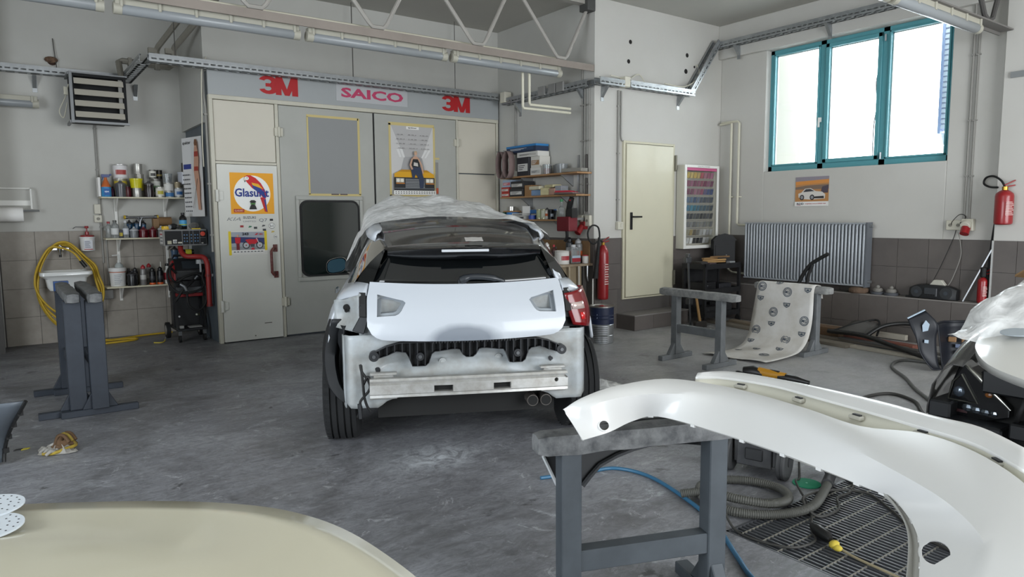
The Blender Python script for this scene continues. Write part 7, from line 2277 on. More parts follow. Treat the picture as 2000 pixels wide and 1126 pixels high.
MB(mat('tail_clear', '#c9b4ae', .08, .3, coat=.5)).grid(sub[::-1]).obj('clear_section', tl, world=False, smooth=60, solid=.004)
sub = [[rows[k][j] + V(.008, -.025, 0) for j in range(3, 6)] for k in (6, 7, 8)]
MB(mat('tail_bright', '#c01a1c', .15, coat=.8)).grid(sub[::-1]).obj('reflector', tl, world=False, smooth=60, solid=.004)
MB(m_trim).grid([[(.615, -.53, z), (.68, -.49, z - .01), (.76, -.41, z - .02)] for z in (.86, .80)]).obj('lamp_gap', car, world=False, solid=.01)


# black ribbed bumper carrier
def ct(x):
    a = abs(x)
    return interp([(0, .748), (.42, .748), (.50, .728), (.575, .692)], a)


def cb_(x):
    a = abs(x)
    v = interp([(0, .70), (.10, .702), (.2, .69), (.38, .69), (.44, .70), (.50, .675), (.575, .655)], a)
    for cx, dz, w in ((-.30, .085, .045), (.0, .05, .03), (.295, .085, .045)):
        v -= dz * max(0, min(1, (w + .03 - abs(x - cx)) / .03))
    return v


xs_ = [-.575 + 1.15 * k / 60 for k in range(61)]
mb = MB(m_trim)
yb0, yb1 = -.605, -.652
mb.grid([[(x, yb0, ct(x)) for x in xs_], [(x, yb0, cb_(x)) for x in xs_]][::-1])
mb.grid([[(x, yb0, ct(x)) for x in xs_], [(x, yb1, ct(x)) for x in xs_]])
mb.grid([[(x, yb0, cb_(x)) for x in xs_], [(x, yb1 + .015, cb_(x)) for x in xs_]][::-1])
bk = mb.obj('bumper_carrier', car, world=False, solid=.004)
for k in range(25):
    x = -.54 + 1.08 * k / 24
    z0, z1 = cb_(x), ct(x)
    MB(m_trim).add([(x - .003, yb0, z0), (x - .003, yb1, z0), (x - .003, yb1, z1), (x - .003, yb0, z1), (x + .003, yb0, z0), (x + .003, yb1, z0), (x + .003, yb1, z1), (x + .003, yb0, z1)],
                   [(0, 1, 2, 3), (7, 6, 5, 4), (0, 4, 5, 1), (2, 6, 7, 3), (1, 5, 6, 2)]).obj('rib', bk, world=False)
for x, z in ((-.572, .675), (.572, .675), (-.30, .665), (.295, .665)):
    MB(m_trim).cyl((x, yb0, z), (x, yb1 - .01, z), .03 if abs(x) > .5 else .024, n=18).obj('mount_boss', bk, world=False, smooth=40)
    MB(m_steel).cyl((x, yb1 - .01, z), (x, yb1 - .016, z), .011, n=10).obj('bolt', bk, world=False)
mb = MB(m_trim)
for k in range(30):
    x = -.22 + .50 * k / 29
    mb.box((x, -.668, .758), (.006, .012, .028))
mb.bx(-.24, .30, -.665, -.62, .748, .752)
mb.obj('comb_strip', bk, world=False)

# crash beam
rows = []
sec = [(.045, .556), (-.012, .558), (-.020, .545), (-.016, .530), (-.024, .524), (-.024, .468), (-.018, .462), (-.020, .447), (.045, .445)]
for k in range(25):
    x = -.60 + 1.20 * k / 24
    yo = -.735 + .055 * (x / .6) ** 2
    rows.append([(x, yo + a, z - .012 * (x / .6) ** 2) for a, z in sec])
mb = MB(m_beam).grid(rows[::-1], cv=True)
mb.poly(rows[0])
mb.poly(rows[-1][::-1])
bo = mb.obj('crash_beam', car, world=False, smooth=25)
par, mpi = bo.parent, bo.matrix_parent_inverse.copy()
bo.parent = None
apply_bool(bo, [MB(m_under).bx(-.225, -.113, -.80, -.70, .470, .508), MB(m_under).bx(.13, .236, -.80, -.70, .470, .508), MB(m_under).cyl((.525, -.8, .50), (.525, -.66, .50), .013, n=12), MB(m_under).cyl((.592, -.8, .52), (.592, -.64, .52), .013, n=12)])
bo.parent = par
bo.matrix_parent_inverse = mpi
for x0_, x1_ in ((-.224, -.114), (.131, .235)):
    MB(m_under).bx(x0_, x1_, -.712, -.70, .470, .508).obj('slot_shadow_plate', bo, world=False)
for s in (-1, 1):
    MB(m_beam).bx(s * .60, s * .44, -.66, -.60, .415, .445).bx(s * .60, s * .44, -.645, -.60, .555, .572).bx(s * .58, s * .46, -.64, -.585, .44, .56).obj('beam_mount', bo, world=False, bevel=.004)
# exhaust
ex = MB(mat('exhaust_steel', '#6a6560', .5, .6, var=.5, vs=12))
for x in (.40, .485):
    ex.lathe((x, -.60, .345), [(.027, 0), (.036, 0), (.036, .16), (.030, .2)], 16, R=Matrix.Rotation(-PI / 2, 3, 'X'))
ex.pipe(spline([(.44, -.42, .345), (.36, -.40, .335), (.26, -.42, .345), (.16, -.36, .37), (.10, -.2, .38)], 5), .04, 10)
exo = ex.obj('exhaust', car, world=False, smooth=50)
for x in (.40, .485):
    MB(m_under).cyl((x, -.604, .345), (x, -.59, .345), .031, n=14).obj('pipe_mouth', exo, world=False)
# hanging left liner and loose wires
ce = spline([(-.80, -.36, .86), (-.84, -.34, .74), (-.855, -.36, .62), (-.845, -.40, .52), (-.82, -.43, .44), (-.76, -.46, .37), (-.68, -.50, .335)], 4)
rows = [[p + V(-.045 * (1 - .4 * k / len(ce)), .05, 0), p + V(-.02, -.012, .008), p + V(.03, -.01, .008), p + V(.06 * (1 - .5 * k / len(ce)), .03, 0)] for k, p in enumerate(ce)]
MB(m_trim).grid(rows).obj('torn_liner', car, world=False, smooth=60, solid=.008)
rows = [[(-.775 - .02 * math.sin(k), -.38, .83 - .055 * k), (-.755, -.42, .83 - .055 * k), (-.735, -.40, .83 - .055 * k)] for k in range(8)]
MB(m_trim).grid(rows).obj('torn_liner', car, world=False, smooth=60, solid=.006)
mb = MB(m_rubber)
mb.pipe(spline([(-.655, -.62, .625), (-.645, -.63, .58), (-.61, -.64, .53), (-.60, -.64, .48), (-.63, -.64, .44), (-.66, -.64, .40), (-.655, -.63, .35), (-.68, -.60, .30)], 5), .008, 8)
mb.pipe(spline([(-.65, -.62, .62), (-.64, -.64, .50), (-.635, -.64, .43), (-.62, -.63, .37), (-.60, -.62, .335)], 5), .008, 8)
mb.pipe(spline([(-.64, -.63, .50), (-.61, -.65, .555), (-.595, -.65, .50), (-.62, -.65, .45)], 5), .008, 8)
mb.cyl((-.665, -.64, .39), (-.66, -.64, .30), .012, n=8, m=m_trim)
mb.obj('loose_wiring', car, world=False, smooth=60)


# wheels
def wheel(x, y, s):
    R_, w = .33, .108
    prof = []
    grooves = (-.062, -.022, .022, .062)
    pts_ = [(-w, .235), (-w * 1.06, .27), (-w * .98, .31), (-w * .86, .326)]
    for g in grooves:
        pts_ += [(g - .006, R_), (g - .005, R_ - .009), (g + .005, R_ - .009), (g + .006, R_)]
    pts_ += [(w * .86, .326), (w * .98, .31), (w * 1.06, .27), (w, .235)]
    wt = MB(m_tyre).lathe((x, y, R_), [(r, a) for a, r in pts_], 48, R=Matrix.Rotation(PI / 2, 3, 'Y')).obj('tyre', car, world=False, smooth=35)
    rim = MB(m_alu).lathe((x, y, R_), [(.238, -w * .9), (.235, -w * .8), (.21, -.04), (.21, .04), (.235, w * .8), (.238, w * .9)], 32, R=Matrix.Rotation(PI / 2, 3, 'Y'), cap=False)
    for k in range(5):
        a = 2 * PI * k / 5
        rim.bar((x + s * .06, y, R_), (x + s * .075, y + .22 * math.cos(a), R_ + .22 * math.sin(a)), .05, .02, up=(1, 0, 0))
    rim.cyl((x - .03, y, R_), (x + s * .09, y, R_), .05, n=16)
    rim.obj('rim', wt, world=False, smooth=40)
    MB(m_steel).cyl((x - s * .05, y, R_), (x - s * .03, y, R_), .13, n=24).obj('brake_disc', wt, world=False)
    sp_ = MB(m_tyre)
    for k in range(40):
        a = 2 * PI * k / 40
        sp_.box((x - .085, y + .3265 * math.cos(a), R_ + .3265 * math.sin(a)), (.028, .02, .006), R=Matrix.Rotation(a - PI / 2, 3, 'X'))
    o_ = sp_.obj('shoulder_tread', wt, world=False)
    o_['kind'] = 'stuff'


for x, y in ((-.80, 0), (.82, 0), (-.80, 2.7), (.80, 2.7)):
    wheel(x, y, -1 if x < 0 else 1)
# door mirror and handle
mi = MB(m_cblk)
rows = []
for k in range(9):
    a = k / 8
    sc = (1.0, 1.05, 1.05, 1.0, .92, .8, .62, .4, .12)[k]
    rows.append([(-.945 + .088 * sc * cx, 1.70 + .14 * a, 1.062 + .068 * sc * cz + (.015 * cx)) for cx, cz in [(math.copysign(abs(math.cos(t)) ** .7, math.cos(t)), math.copysign(abs(math.sin(t)) ** .7, math.sin(t))) for t in [2 * PI * j / 18 for j in range(18)]]])
mi.grid(rows, cv=True)
mi.poly(rows[-1][::-1])
mi.bar((-.88, 1.78, 1.03), (-.74, 1.78, 1.01), .06, .05)
mo = mi.obj('door_mirror', car, world=False, smooth=50)
MB(mat('mirror_glass', '#1a3a46', .35, 0, spec=.2)).poly([V(p) + V(0, .004, 0) for p in [(-.945 + (a[0] + .945) * .92, a[1], 1.062 + (a[2] - 1.062) * .90) for a in rows[0]]]).obj('mirror_glass', mo, world=False)
MB(mat('chrome', '#c4c6c8', .15, 1.0)).bar((-.865, .50, .955), (-.865, .70, .95), .02, .035).obj('door_handle', car, world=False, bevel=.005)

# ------------------------------------------------------------------ thin plastic sheet thrown over the roof
def plastic_material():
    m = D.materials.new('masking_film')
    m.use_nodes = True
    nt = m.node_tree
    N, L = nt.nodes, nt.links
    b = N['Principled BSDF']
    b.inputs['Base Color'].default_value = rgb('#f0f1f0')
    b.inputs['Roughness'].default_value = .22
    tc = N.new('ShaderNodeTexCoord')
    n1 = N.new('ShaderNodeTexNoise')
    n1.inputs['Scale'].default_value, n1.inputs['Detail'].default_value, n1.inputs['Distortion'].default_value = 9, 6, 1.4
    L.new(tc.outputs['Object'], n1.inputs['Vector'])
    r = N.new('ShaderNodeValToRGB')
    r.color_ramp.elements[0].position, r.color_ramp.elements[0].color = .35, (.60, .60, .60, 1)
    r.color_ramp.elements[1].position, r.color_ramp.elements[1].color = .7, (.96, .96, .96, 1)
    L.new(n1.outputs['Fac'], r.inputs[0])
    L.new(r.outputs[0], b.inputs['Alpha'])
    bp_ = N.new('ShaderNodeBump')
    bp_.inputs['Strength'].default_value = .35
    bp_.inputs['Distance'].default_value = .03
    L.new(n1.outputs['Fac'], bp_.inputs['Height'])
    L.new(bp_.outputs[0], b.inputs['Normal'])
    return m


m_film = plastic_material()
lift = [(-.46, 1.2, .15, .30), (-.12, 1.2, .10, .35), (.10, .8, .06, .3), (.42, .22, .055, .10), (.25, 1.2, .05, .3), (-.45, .55, .05, .2)]
rows = []
for i in range(46):
    v_ = i / 45
    row = []
    for j in range(64):
        u_ = j / 63
        q = -1.75 + 3.0 * u_                       # 1 = roof edge
        y0 = interp([(-1.75, .95), (-1.3, .55), (-1.0, .25), (-.7, .22), (-.3, .30), (.3, .20), (.8, .06), (1.25, .25)], q)
        y1 = interp([(-1.75, 1.9), (-1.0, 2.15), (0, 2.2), (1.25, 1.9)], q)
        y = y0 + (y1 - y0) * v_
        cr = .048
        if abs(q) <= 1:
            x = re_x(y) * q
            z = re_z(y) + cr * (1 - q * q) + .028
        else:
            e = abs(q) - 1
            x = math.copysign(re_x(y) + .05 * min(1, e * 6) + e * .22, q)
            z = re_z(y) + .028 - e * .52
            z = max(z, belt(y) - .02)
        for (a, b, h, r) in lift:
            z += h * math.exp(-(((x - a) / r) ** 2 + ((y - b) / (r * 1.4)) ** 2)) if abs(q) <= 1.1 else 0
        n_ = noise.noise(V(x * 5, y * 4, 1.3)) * .030 + noise.noise(V(x * 14, y * 9, 7.1)) * .012
        fall = min(1.0, v_ * 8 + .15)
        if abs(q) > 1:
            x += math.copysign(max(0, n_) * 1.2 + .012, q)
            z += n_ * .6
        else:
            z += max(-.012, n_) * fall
        row.append((x, y, z))
    rows.append(row)
fs = thing('plastic_sheet', 'crumpled translucent plastic sheet thrown over the roof of the hatchback', 'plastic sheet', CO, CR)
MB(m_film).grid(rows).obj('film', fs, world=False, smooth=70)
# ------------------------------------------------------------------ floor grate
gr = thing('floor_grate', 'steel floor grate over the drain pit in the foreground', 'grate', (3.5, 1.3, 0))
m_gr = mat('grate_steel', '#55575a', .5, .4, var=.4, vs=9, col2='#55565a')
m_gr2 = mat('grate_rod', '#8d8a80', .45, .6)
MB(m_gr).bx(GX0, GX1, GY1 - .012, GY1, -.04, 0.001).bx(GX0, GX0 + .012, GY0, GY1, -.04, .001).bx(GX1 - .012, GX1, GY0, GY1, -.04, .001).bx(GX0, GX1, GY0, GY0 + .012, -.04, .001).obj('frame', gr)
nb = 54
g0 = MB(m_gr).bx(-.005, .005, GY0 + .012, GY1 - .012, -.036, 0).obj('bar', gr)
for k in range(nb):
    x = GX0 + .012 + (GX1 - GX0 - .024) * (k + .5) / nb
    o = g0 if k == 0 else g0.copy()
    if k:
        COL.objects.link(o)
    o.location.x = x
r0_ = MB(m_gr2).cyl((GX0 + .01, 0, -.004), (GX1 - .01, 0, -.004), .005, n=6).obj('cross_rod', gr)
for k in range(14):
    o = r0_ if k == 0 else r0_.copy()
    if k:
        COL.objects.link(o)
    o.location.y = GY1 - .06 - .102 * k

# ------------------------------------------------------------------ big white bumper on a sawhorse
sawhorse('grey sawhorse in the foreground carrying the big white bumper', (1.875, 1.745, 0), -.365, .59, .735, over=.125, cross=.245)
D.objects['sawhorse.004']['group'] = 'grey steel sawhorses'
# outline points measured on the part (metres); rows run from the left corner round to the right corner
RA = [(1.5095, 1.6758, 0.760), (1.6223, 1.6671, 0.770), (1.7546, 1.6883, 0.780), (1.8556, 1.6607, 0.785), (1.8516, 1.3908, 0.790), (1.8385, 1.1874, 0.790), (1.8113, 1.0244, 0.790), (1.7843, 0.8809, 0.790), (1.7657, 0.8068, 0.790), (1.6778, 0.7228, 0.790), (1.5851, 0.6592, 0.785), (1.4561, 0.6002, 0.775), (1.3236, 0.5487, 0.760)]
RB = [(1.5166, 1.7670, 0.828), (1.5636, 1.7057, 0.862), (1.7249, 1.6853, 0.872), (1.8566, 1.6275, 0.872), (1.9726, 1.4769, 0.870), (1.9424, 1.2280, 0.868), (1.8492, 0.9966, 0.868), (1.7496, 0.8028, 0.868), (1.6623, 0.6603, 0.868), (1.5756, 0.5652, 0.866), (1.5021, 0.5084, 0.860), (1.4312, 0.4903, 0.845), (1.3439, 0.4787, 0.820)]
RC = [(1.5089, 1.7741, 0.842), (1.5713, 1.7400, 0.880), (1.7172, 1.7406, 0.895), (1.9380, 1.7000, 0.898), (2.0532, 1.5494, 0.885), (2.0397, 1.3643, 0.888), (1.9912, 1.1669, 0.893), (1.9387, 0.9793, 0.895), (1.9903, 0.8374, 0.900), (1.9360, 0.6869, 0.900), (1.7957, 0.5287, 0.892), (1.5968, 0.4034, 0.870), (1.4070, 0.3487, 0.835)]
bpw = thing('white_bumper', 'large pearl white bumper cover lying across the foreground sawhorse', 'bumper', (1.8, 1.2, .735))
m_pearl = mat('pearl_white', '#d3d3d1', .28, coat=.35, var=.15, vs=2, col2='#c8c5be')
A_, B_, C_ = [spline(R, 5) for R in (RA, RB, RC)]
rows = []
for a, b, c in zip(A_, B_, C_):
    row = []
    for k in range(7):
        t_ = k / 6
        row.append(a.lerp(b, t_) + (b - a).cross(V(0, 0, 1)).normalized() * -.0 + V(0, 0, .0))
    nrm = (b - c)
    for k in range(1, 7):
        t_ = k / 6
        row.append(b.lerp(c, t_) + V(0, 0, .005 * math.sin(PI * t_)))
    rows.append(row)
# open lip folded down along the lower edge
sh = MB(m_pearl).grid(rows)
sho = sh.obj('shell', bpw, smooth=38, solid=.004, off=-1.0)
hole1, hole2 = V(1.6002, 1.6691, 0.795), V(1.5276, 0.5947, 0.800)
par, mpi = sho.parent, sho.matrix_parent_inverse.copy()
sho.parent = None
cuts, rims = [], []
for (h, r) in ((hole1, .016), (hole2, .026)):
    k = min(range(len(A_) - 1), key=lambda i: min((A_[i].lerp(B_[i], q / 8) - h).length for q in range(9)))
    q = min(range(9), key=lambda q: (A_[k].lerp(B_[k], q / 8) - h).length)
    c = A_[k].lerp(B_[k], q / 8)
    n_ = (B_[k] - A_[k]).cross(A_[k + 1] - A_[k]).normalized()
    d = (h - V(0, 0, 1.62)).normalized()
    cuts.append(MB(m_pearl).cyl(c - d * .05, c + d * .05, r, n=20))
    rims.append((c, d, r, n_))
apply_bool(sho, cuts)
sho.parent = par
sho.matrix_parent_inverse = mpi
for (c, d, r, n_) in rims:
    u_ = d.orthogonal().normalized()
    w_ = d.cross(u_)
    ring = [(u_ * math.cos(t) + w_ * math.sin(t)) * (r + .003) for t in [2 * PI * k / 24 for k in range(24)]]
    MB(m_pearl).pipe([c + q - d * (q.dot(n_) / d.dot(n_)) for q in ring], .0035, 8, closed=True).obj('hole_rim', bpw, smooth=60)
for k in range(14, 56, 4):
    p, q = A_[k], A_[k + 1]
    t_ = (q - p).normalized()
    MB(m_pearl).bar(p - t_ * .009 + V(0, 0, -.001), p + t_ * .009 + V(0, 0, -.001), .008, .010).obj('edge_tab', bpw)
# grille slot behind the upper edge and the outer band
RE_ = [(2.0529, 1.6575, 0.895), (2.1351, 1.5937, 0.893), (2.1575, 1.3975, 0.897), (2.1093, 1.2022, 0.902), (2.0739, 1.0234, 0.903), (2.0312, 0.8555, 0.905), (1.9889, 0.7068, 0.905), (1.8879, 0.5580, 0.897)]
RF_ = [(2.0912, 1.6695, 0.899), (2.2088, 1.6101, 0.903), (2.2162, 1.3798, 0.910), (2.1830, 1.1748, 0.918), (2.1548, 1.0059, 0.920), (2.1127, 0.8576, 0.922), (2.0972, 0.7358, 0.922), (1.9996, 0.5889, 0.915)]
C3 = [(1.9996, 1.6280, 0.893)] + [RC[k] for k in (4, 5, 6, 7, 8, 9, 10)]
E_, F_, C3_ = [spline(R, 5) for R in (RE_, RF_, C3)]
rows = []
for c, e in zip(C3_, E_):
    rows.append([c.lerp(e, k / 6) + V(0, 0, -.04 * math.sin(PI * k / 6) - .002) for k in range(7)])
MB(mat('bumper_inner', '#c6c4b6', .4)).grid(rows).obj('slot_floor', bpw, smooth=60, solid=.003)
rows = [[e + V(0, 0, -.012), e + V(0, 0, .004), e.lerp(f, .25) + V(0, 0, .007), e.lerp(f, .6) + V(0, 0, .010), f, f + V(.01, .01, -.05)] for e, f in zip(E_, F_)]
MB(m_pearl).grid(rows).obj('outer_band', bpw, smooth=45, solid=.004)
for k in (7, 13, 19, 25, 32):
    p = C3_[k].lerp(E_[k], .75)
    t_ = (E_[k + 1] - E_[k]).normalized()
    MB(mat('clip_grey', '#a9a79d', .4)).bar(p - t_ * .022 + V(0, 0, -.012), p + t_ * .022 + V(0, 0, -.012), .022, .014).obj('grille_clip', bpw, bevel=.004)
    MB(m_trim).bar(p - t_ * .010 + V(0, 0, -.007), p + t_ * .016 + V(0, 0, -.007), .010, .012).obj('clip_slot', bpw)
# rear underside rib so that the cover has depth
rows = [[a + V(0, 0, .002), a + V(.010, .02, -.006), a + V(.016, .03, .004)] for a in A_]
MB(mat('bumper_back', '#9d9c96', .5)).grid(rows).obj('inner_rib', bpw, smooth=60, solid=.004)

# dark wheel arch piece leaning behind that sawhorse
sp0, sd_, sn_ = V(1.41, 1.92, 0), V(.934, -.357, 0), V(.357, .934, 0)
t = thing('dark_fender', 'dark fender piece with arch hanging behind the foreground sawhorse', 'fender', tuple(sp0 + sn_ * .1))
outl = [(.135, .615), (.195, .485), (.29, .485), (.32, .52), (.36, .56), (.43, .59), (.50, .61), (.56, .62), (.637, .622), (.73, .615), (.82, .60), (.82, .70), (.70, .72), (.45, .72), (.25, .70)]
MB(mat('fender_grey', '#1b1d1f', .5, var=.4, vs=7, col2='#121314')).prism(outl, sp0 + sn_ * .10, sd_, (0, 0, 1), sn_ * .012).obj('panel', t, bevel=.003)
mb = MB(mat('fender_edge', '#b5b8b9', .4))
mb.pipe([sp0 + sn_ * .095 + sd_ * a + V(0, 0, b) for a, b in ((.135, .615), (.165, .55), (.195, .485))], .007, 6)
mb.obj('bright_edge', t)
MB(m_trim).pipe([sp0 + sn_ * .09 + sd_ * a + V(0, 0, b) for a, b in outl[2:11]], .010, 6).obj('arch_lip', t)
for a in (.735, .76):
    MB(flat('#c4c6c6')).cyl(sp0 + sn_ * .101 + sd_ * a + V(0, 0, .662), sp0 + sn_ * .096 + sd_ * a + V(0, 0, .662), .006, n=8).obj('rivet_hole', t)

# ------------------------------------------------------------------ vacuum cleaner with hose
va = thing('vacuum_cleaner', 'dusty black workshop vacuum on wheels under the white bumper', 'vacuum cleaner', (3.5, 2.35, 0), .5)
m_vac = mat('vac_black', '#2b2c2f', .6, var=.6, vs=8, col2='#4b4b4a')
va.location = (3.47, 2.34, 0)
va.rotation_euler = (0, 0, math.atan2(-.28, .09))
MB(m_vac).bx(-.12, .12, -.06, .30, .07, .36).bx(-.10, .10, -.075, -.06, .06, .30).obj('body', va, world=False, bevel=.02, segs=2)
MB(mat('vac_dark', '#1d1e20', .5)).lathe((0, .12, .36), [(.16, 0), (.165, .02), (.165, .06), (.14, .11), (.08, .135), (.02, .14)], 28).obj('head', va, world=False, smooth=40)
MB(mat('vac_dark', '#1d1e20', .5)).bx(-.05, .05, -.085, -.07, .10, .17).obj('latch', va, world=False, bevel=.006)
MB(m_trim).pipe([(-.06, .12, .49), (-.06, .12, .52), (.06, .12, .52), (.06, .12, .49)], .012, 8).obj('grip', va, world=False, smooth=40)
for x in (-.155, .155):
    wo = MB(mat('vac_wheel', '#3c3d3e', .7, var=.4, vs=12)).lathe((x, -.02, .11), [(.03, -.026), (.10, -.026), (.11, -.018), (.11, -.006), (.106, -.004), (.106, .004), (.11, .006), (.11, .018), (.10, .026), (.03, .026)], 32, R=Matrix.Rotation(PI / 2, 3, 'Y')).obj('wheel', va, world=False, smooth=35)
    MB(m_vac).cyl((x - .03, -.02, .11), (x + .03, -.02, .11), .03, n=14).obj('hub', va, world=False)


def corrugated(pts, r, m, pitch=.009):
    P = spline(pts, 10)
    out, rad, acc = [], [], 0.0
    for a, b in zip(P, P[1:]):
        L2 = (b - a).length
        n = max(1, int(L2 / (pitch / 2)))
        for k in range(n):
            out.append(a.lerp(b, k / n))
            rad.append(r * (1.0 if len(out) % 2 else .84))
    return MB(m).pipe(out, rad, 10)


m_hose = mat('hose_grey', '#4c4c47', .65, var=.3, vs=10)
t = thing('vacuum_hose', 'grey corrugated vacuum hose coiled on the floor by the grate', 'hose', (3.1, 2.1, 0))
pts = [(3.62, 2.24, .20), (3.72, 2.12, .10), (3.70, 2.03, .035), (3.45, 1.92, .03), (3.20, 1.85, .03), (3.0, 1.90, .03), (2.86, 2.04, .03), (2.86, 2.22, .03), (2.98, 2.36, .03), (3.14, 2.36, .03), (3.27, 2.24, .03), (3.30, 2.08, .03), (3.20, 1.97, .035), (3.02, 1.96, .06), (2.92, 2.08, .07), (2.90, 2.24, .06), (2.82, 2.36, .03)]
corrugated(pts, .024, m_hose).obj('hose', t, smooth=30)
MB(m_vac).pipe([(3.74, 2.10, .12), (3.70, 2.02, .04), (3.55, 1.96, .034)], .03, 12).obj('hose_end', t, smooth=50)
tag(MB(mat('hose_blue', '#2f5f7d', .4)).pipe(spline([(2.40, 3.02, .012), (2.67, 2.93, .012), (2.85, 2.87, .012), (2.91, 2.65, .012), (2.81, 2.28, .012), (2.69, 2.03, .012), (2.51, 1.78, .012), (2.40, 1.62, .012), (2.28, 1.35, .012), (2.25, 1.0, .012)], 8), .011, 8).obj('air_hose', smooth=60), 'blue air hose curving across the floor under the sawhorse', 'hose')
m_cord = mat('cord_dark', '#33322f', .6)
tag(MB(m_cord).pipe(spline([(3.80, 2.28, .03), (3.58, 2.14, .008), (3.38, 2.04, .06), (3.22, 1.86, .012), (3.03, 1.74, .008), (2.92, 1.66, .008), (2.78, 1.69, .008), (2.72, 1.82, .008), (2.73, 1.95, .008), (2.78, 2.06, .06), (2.80, 2.1, .06)], 8), .006, 8).obj('extension_lead', smooth=60), 'thin grey power cord looping over the grate and the vacuum hose', 'cord')
tag(MB(m_cord).pipe(spline([(3.74, 2.2, .06), (3.80, 2.05, .01), (3.74, 1.92, .008), (3.60, 1.86, .008), (3.48, 1.86, .008), (3.34, 1.78, .008), (3.18, 1.80, .008), (3.22, 1.90, .06), (3.52, 1.92, .02), (3.66, 1.80, .008), (3.55, 1.62, .008), (3.38, 1.42, .008), (3.3, 1.2, .008)], 8), .007, 8).obj('extension_lead', smooth=60), 'darker power cord winding along the right side of the grate', 'cord')
t = thing('extension_plug', 'black cord plug with a yellow rag tied on lying on the grate', 'plug', (2.97, 1.65, 0))
MB(m_blk).pipe([(3.02, 1.73, .03), (2.995, 1.69, .03), (2.965, 1.625, .03), (2.95, 1.60, .028)], [.016, .028, .026, .012], 12).obj('plug', t, smooth=50)
MB(mat('rag_yellow', '#b9a53a', .8)).ell((2.935, 1.575, .022), (.030, .022, .018), 10).ell((2.925, 1.555, .016), (.02, .024, .014), 10).obj('yellow_rag', t, smooth=60)
MB(mat('cord_beige', '#8f8468', .6)).pipe(spline([(2.94, 1.58, .02), (2.92, 1.48, .008), (2.90, 1.32, .008), (2.88, 1.15, .008), (2.86, .9, .008)], 6), .006, 8).obj('cord', t, smooth=60)
t = thing('sanding_disc', 'green sanding disc on the floor beside the vacuum', 'sanding disc', (3.54, 2.08, 0))
MB(mat('disc_green', '#1f8a66', .7)).cyl((3.545, 2.075, .001), (3.545, 2.075, .006), .075, n=32).obj('disc', t)
MB(flat('#7fc0a4')).cyl((3.545, 2.075, .006), (3.545, 2.075, .007), .006, n=10).obj('centre_hole', t)

# polisher lying on the floor behind the bumper
t = thing('polisher', 'yellow and black polishing machine lying on the floor behind the bumper', 'polisher', (5.5, 3.6, 0))
m_py = mat('polisher_yellow', '#c28a1e', .45)
MB(m_blk).pipe([(5.47, 3.86, .055), (5.50, 3.78, .065), (5.53, 3.70, .05)], [.045, .055, .04], 12).pipe([(5.56, 3.56, .05), (5.59, 3.42, .045), (5.62, 3.30, .03)], [.034, .036, .02], 10).obj('grip', t, smooth=50)
MB(m_py).pipe([(5.52, 3.74, .07), (5.55, 3.62, .06), (5.575, 3.5, .06)], [.042, .04, .03], 12).obj('housing', t, smooth=50)
MB(m_rubber).cyl((5.44, 3.86, .0), (5.46, 3.86, .03), .07, n=20).obj('pad', t, smooth=40)
MB(flat('#2a2a2c')).box((5.552, 3.60, .095), (.02, .10, .012)).obj('vent', t)
tag(MB(m_film).grid([[(4.02 + .34 * i / 9, 4.30 + .3 * j / 9, .012 + .045 * abs(noise.noise(V(i * .7, j * .6, 2))) * math.sin(PI * i / 9) * math.sin(PI * j / 9) * 2.5) for i in range(10)] for j in range(10)]).obj('plastic_scrap', smooth=60), 'crumpled scrap of clear film on the floor right of the hatchback', 'film scrap')
tag(MB(flat('#6f8fb0')).prism([(0, 0), (.09, -.02), (.10, .01), (.01, .03)], (3.62, 4.55, .001), (1, 0, 0), (0, 1, 0), (0, 0, .004)).obj('floor_scrap'), 'small pale blue scrap on the floor under the hatchback', 'scrap')

# ------------------------------------------------------------------ cream bonnet panel in the lower left foreground
hd = thing('cream_bonnet', 'cream white bonnet panel lying in the lower left foreground', 'bonnet', (0.1, 1.2, .8))
far = spline([(-.62, 2.10, .865), (-.35, 2.02, .875), (-.07, 1.865, .88), (.10, 1.755, .883), (.28, 1.625, .883), (.41, 1.505, .88), (.485, 1.395, .876), (.53, 1.28, .87), (.555, 1.14, .862), (.565, 1.0, .855), (.565, .85, .85), (.56, .6, .84)], 5)
ctr = V(-.35, .95, .90)
rows = []
for p in far:
    row = [p + V(.0, .0, -.05) + (p - ctr).normalized() * .004, p + V(0, 0, -.012) + (p - ctr).normalized() * .006]
    for k in range(0, 11):
        t_ = (k / 10) ** 1.15
        q = p.lerp(ctr, t_)
        row.append(V(q.x, q.y, p.z + (.045 * (1 - (1 - t_) ** 3.2)) - .012 * math.exp(-((t_ - .16) / .07) ** 2)))
    rows.append(row)
MB(mat('cream_paint', '#cfcab4', .22, coat=.6, var=.12, vs=1.5, col2='#c0bba6')).grid(rows).obj('skin', hd, smooth=60, solid=.004)
MB(mat('bonnet_under', '#a8a493', .5)).grid([[r[1] + V(0, 0, -.03), r[5] + V(0, 0, -.05), r[9] + V(0, 0, -.05)] for r in rows]).obj('inner_frame', hd, smooth=60, solid=.004)
sawhorse('grey sawhorse hidden under the cream bonnet panel', (-.12, 1.15, 0), .4, .56, .835, over=.15)
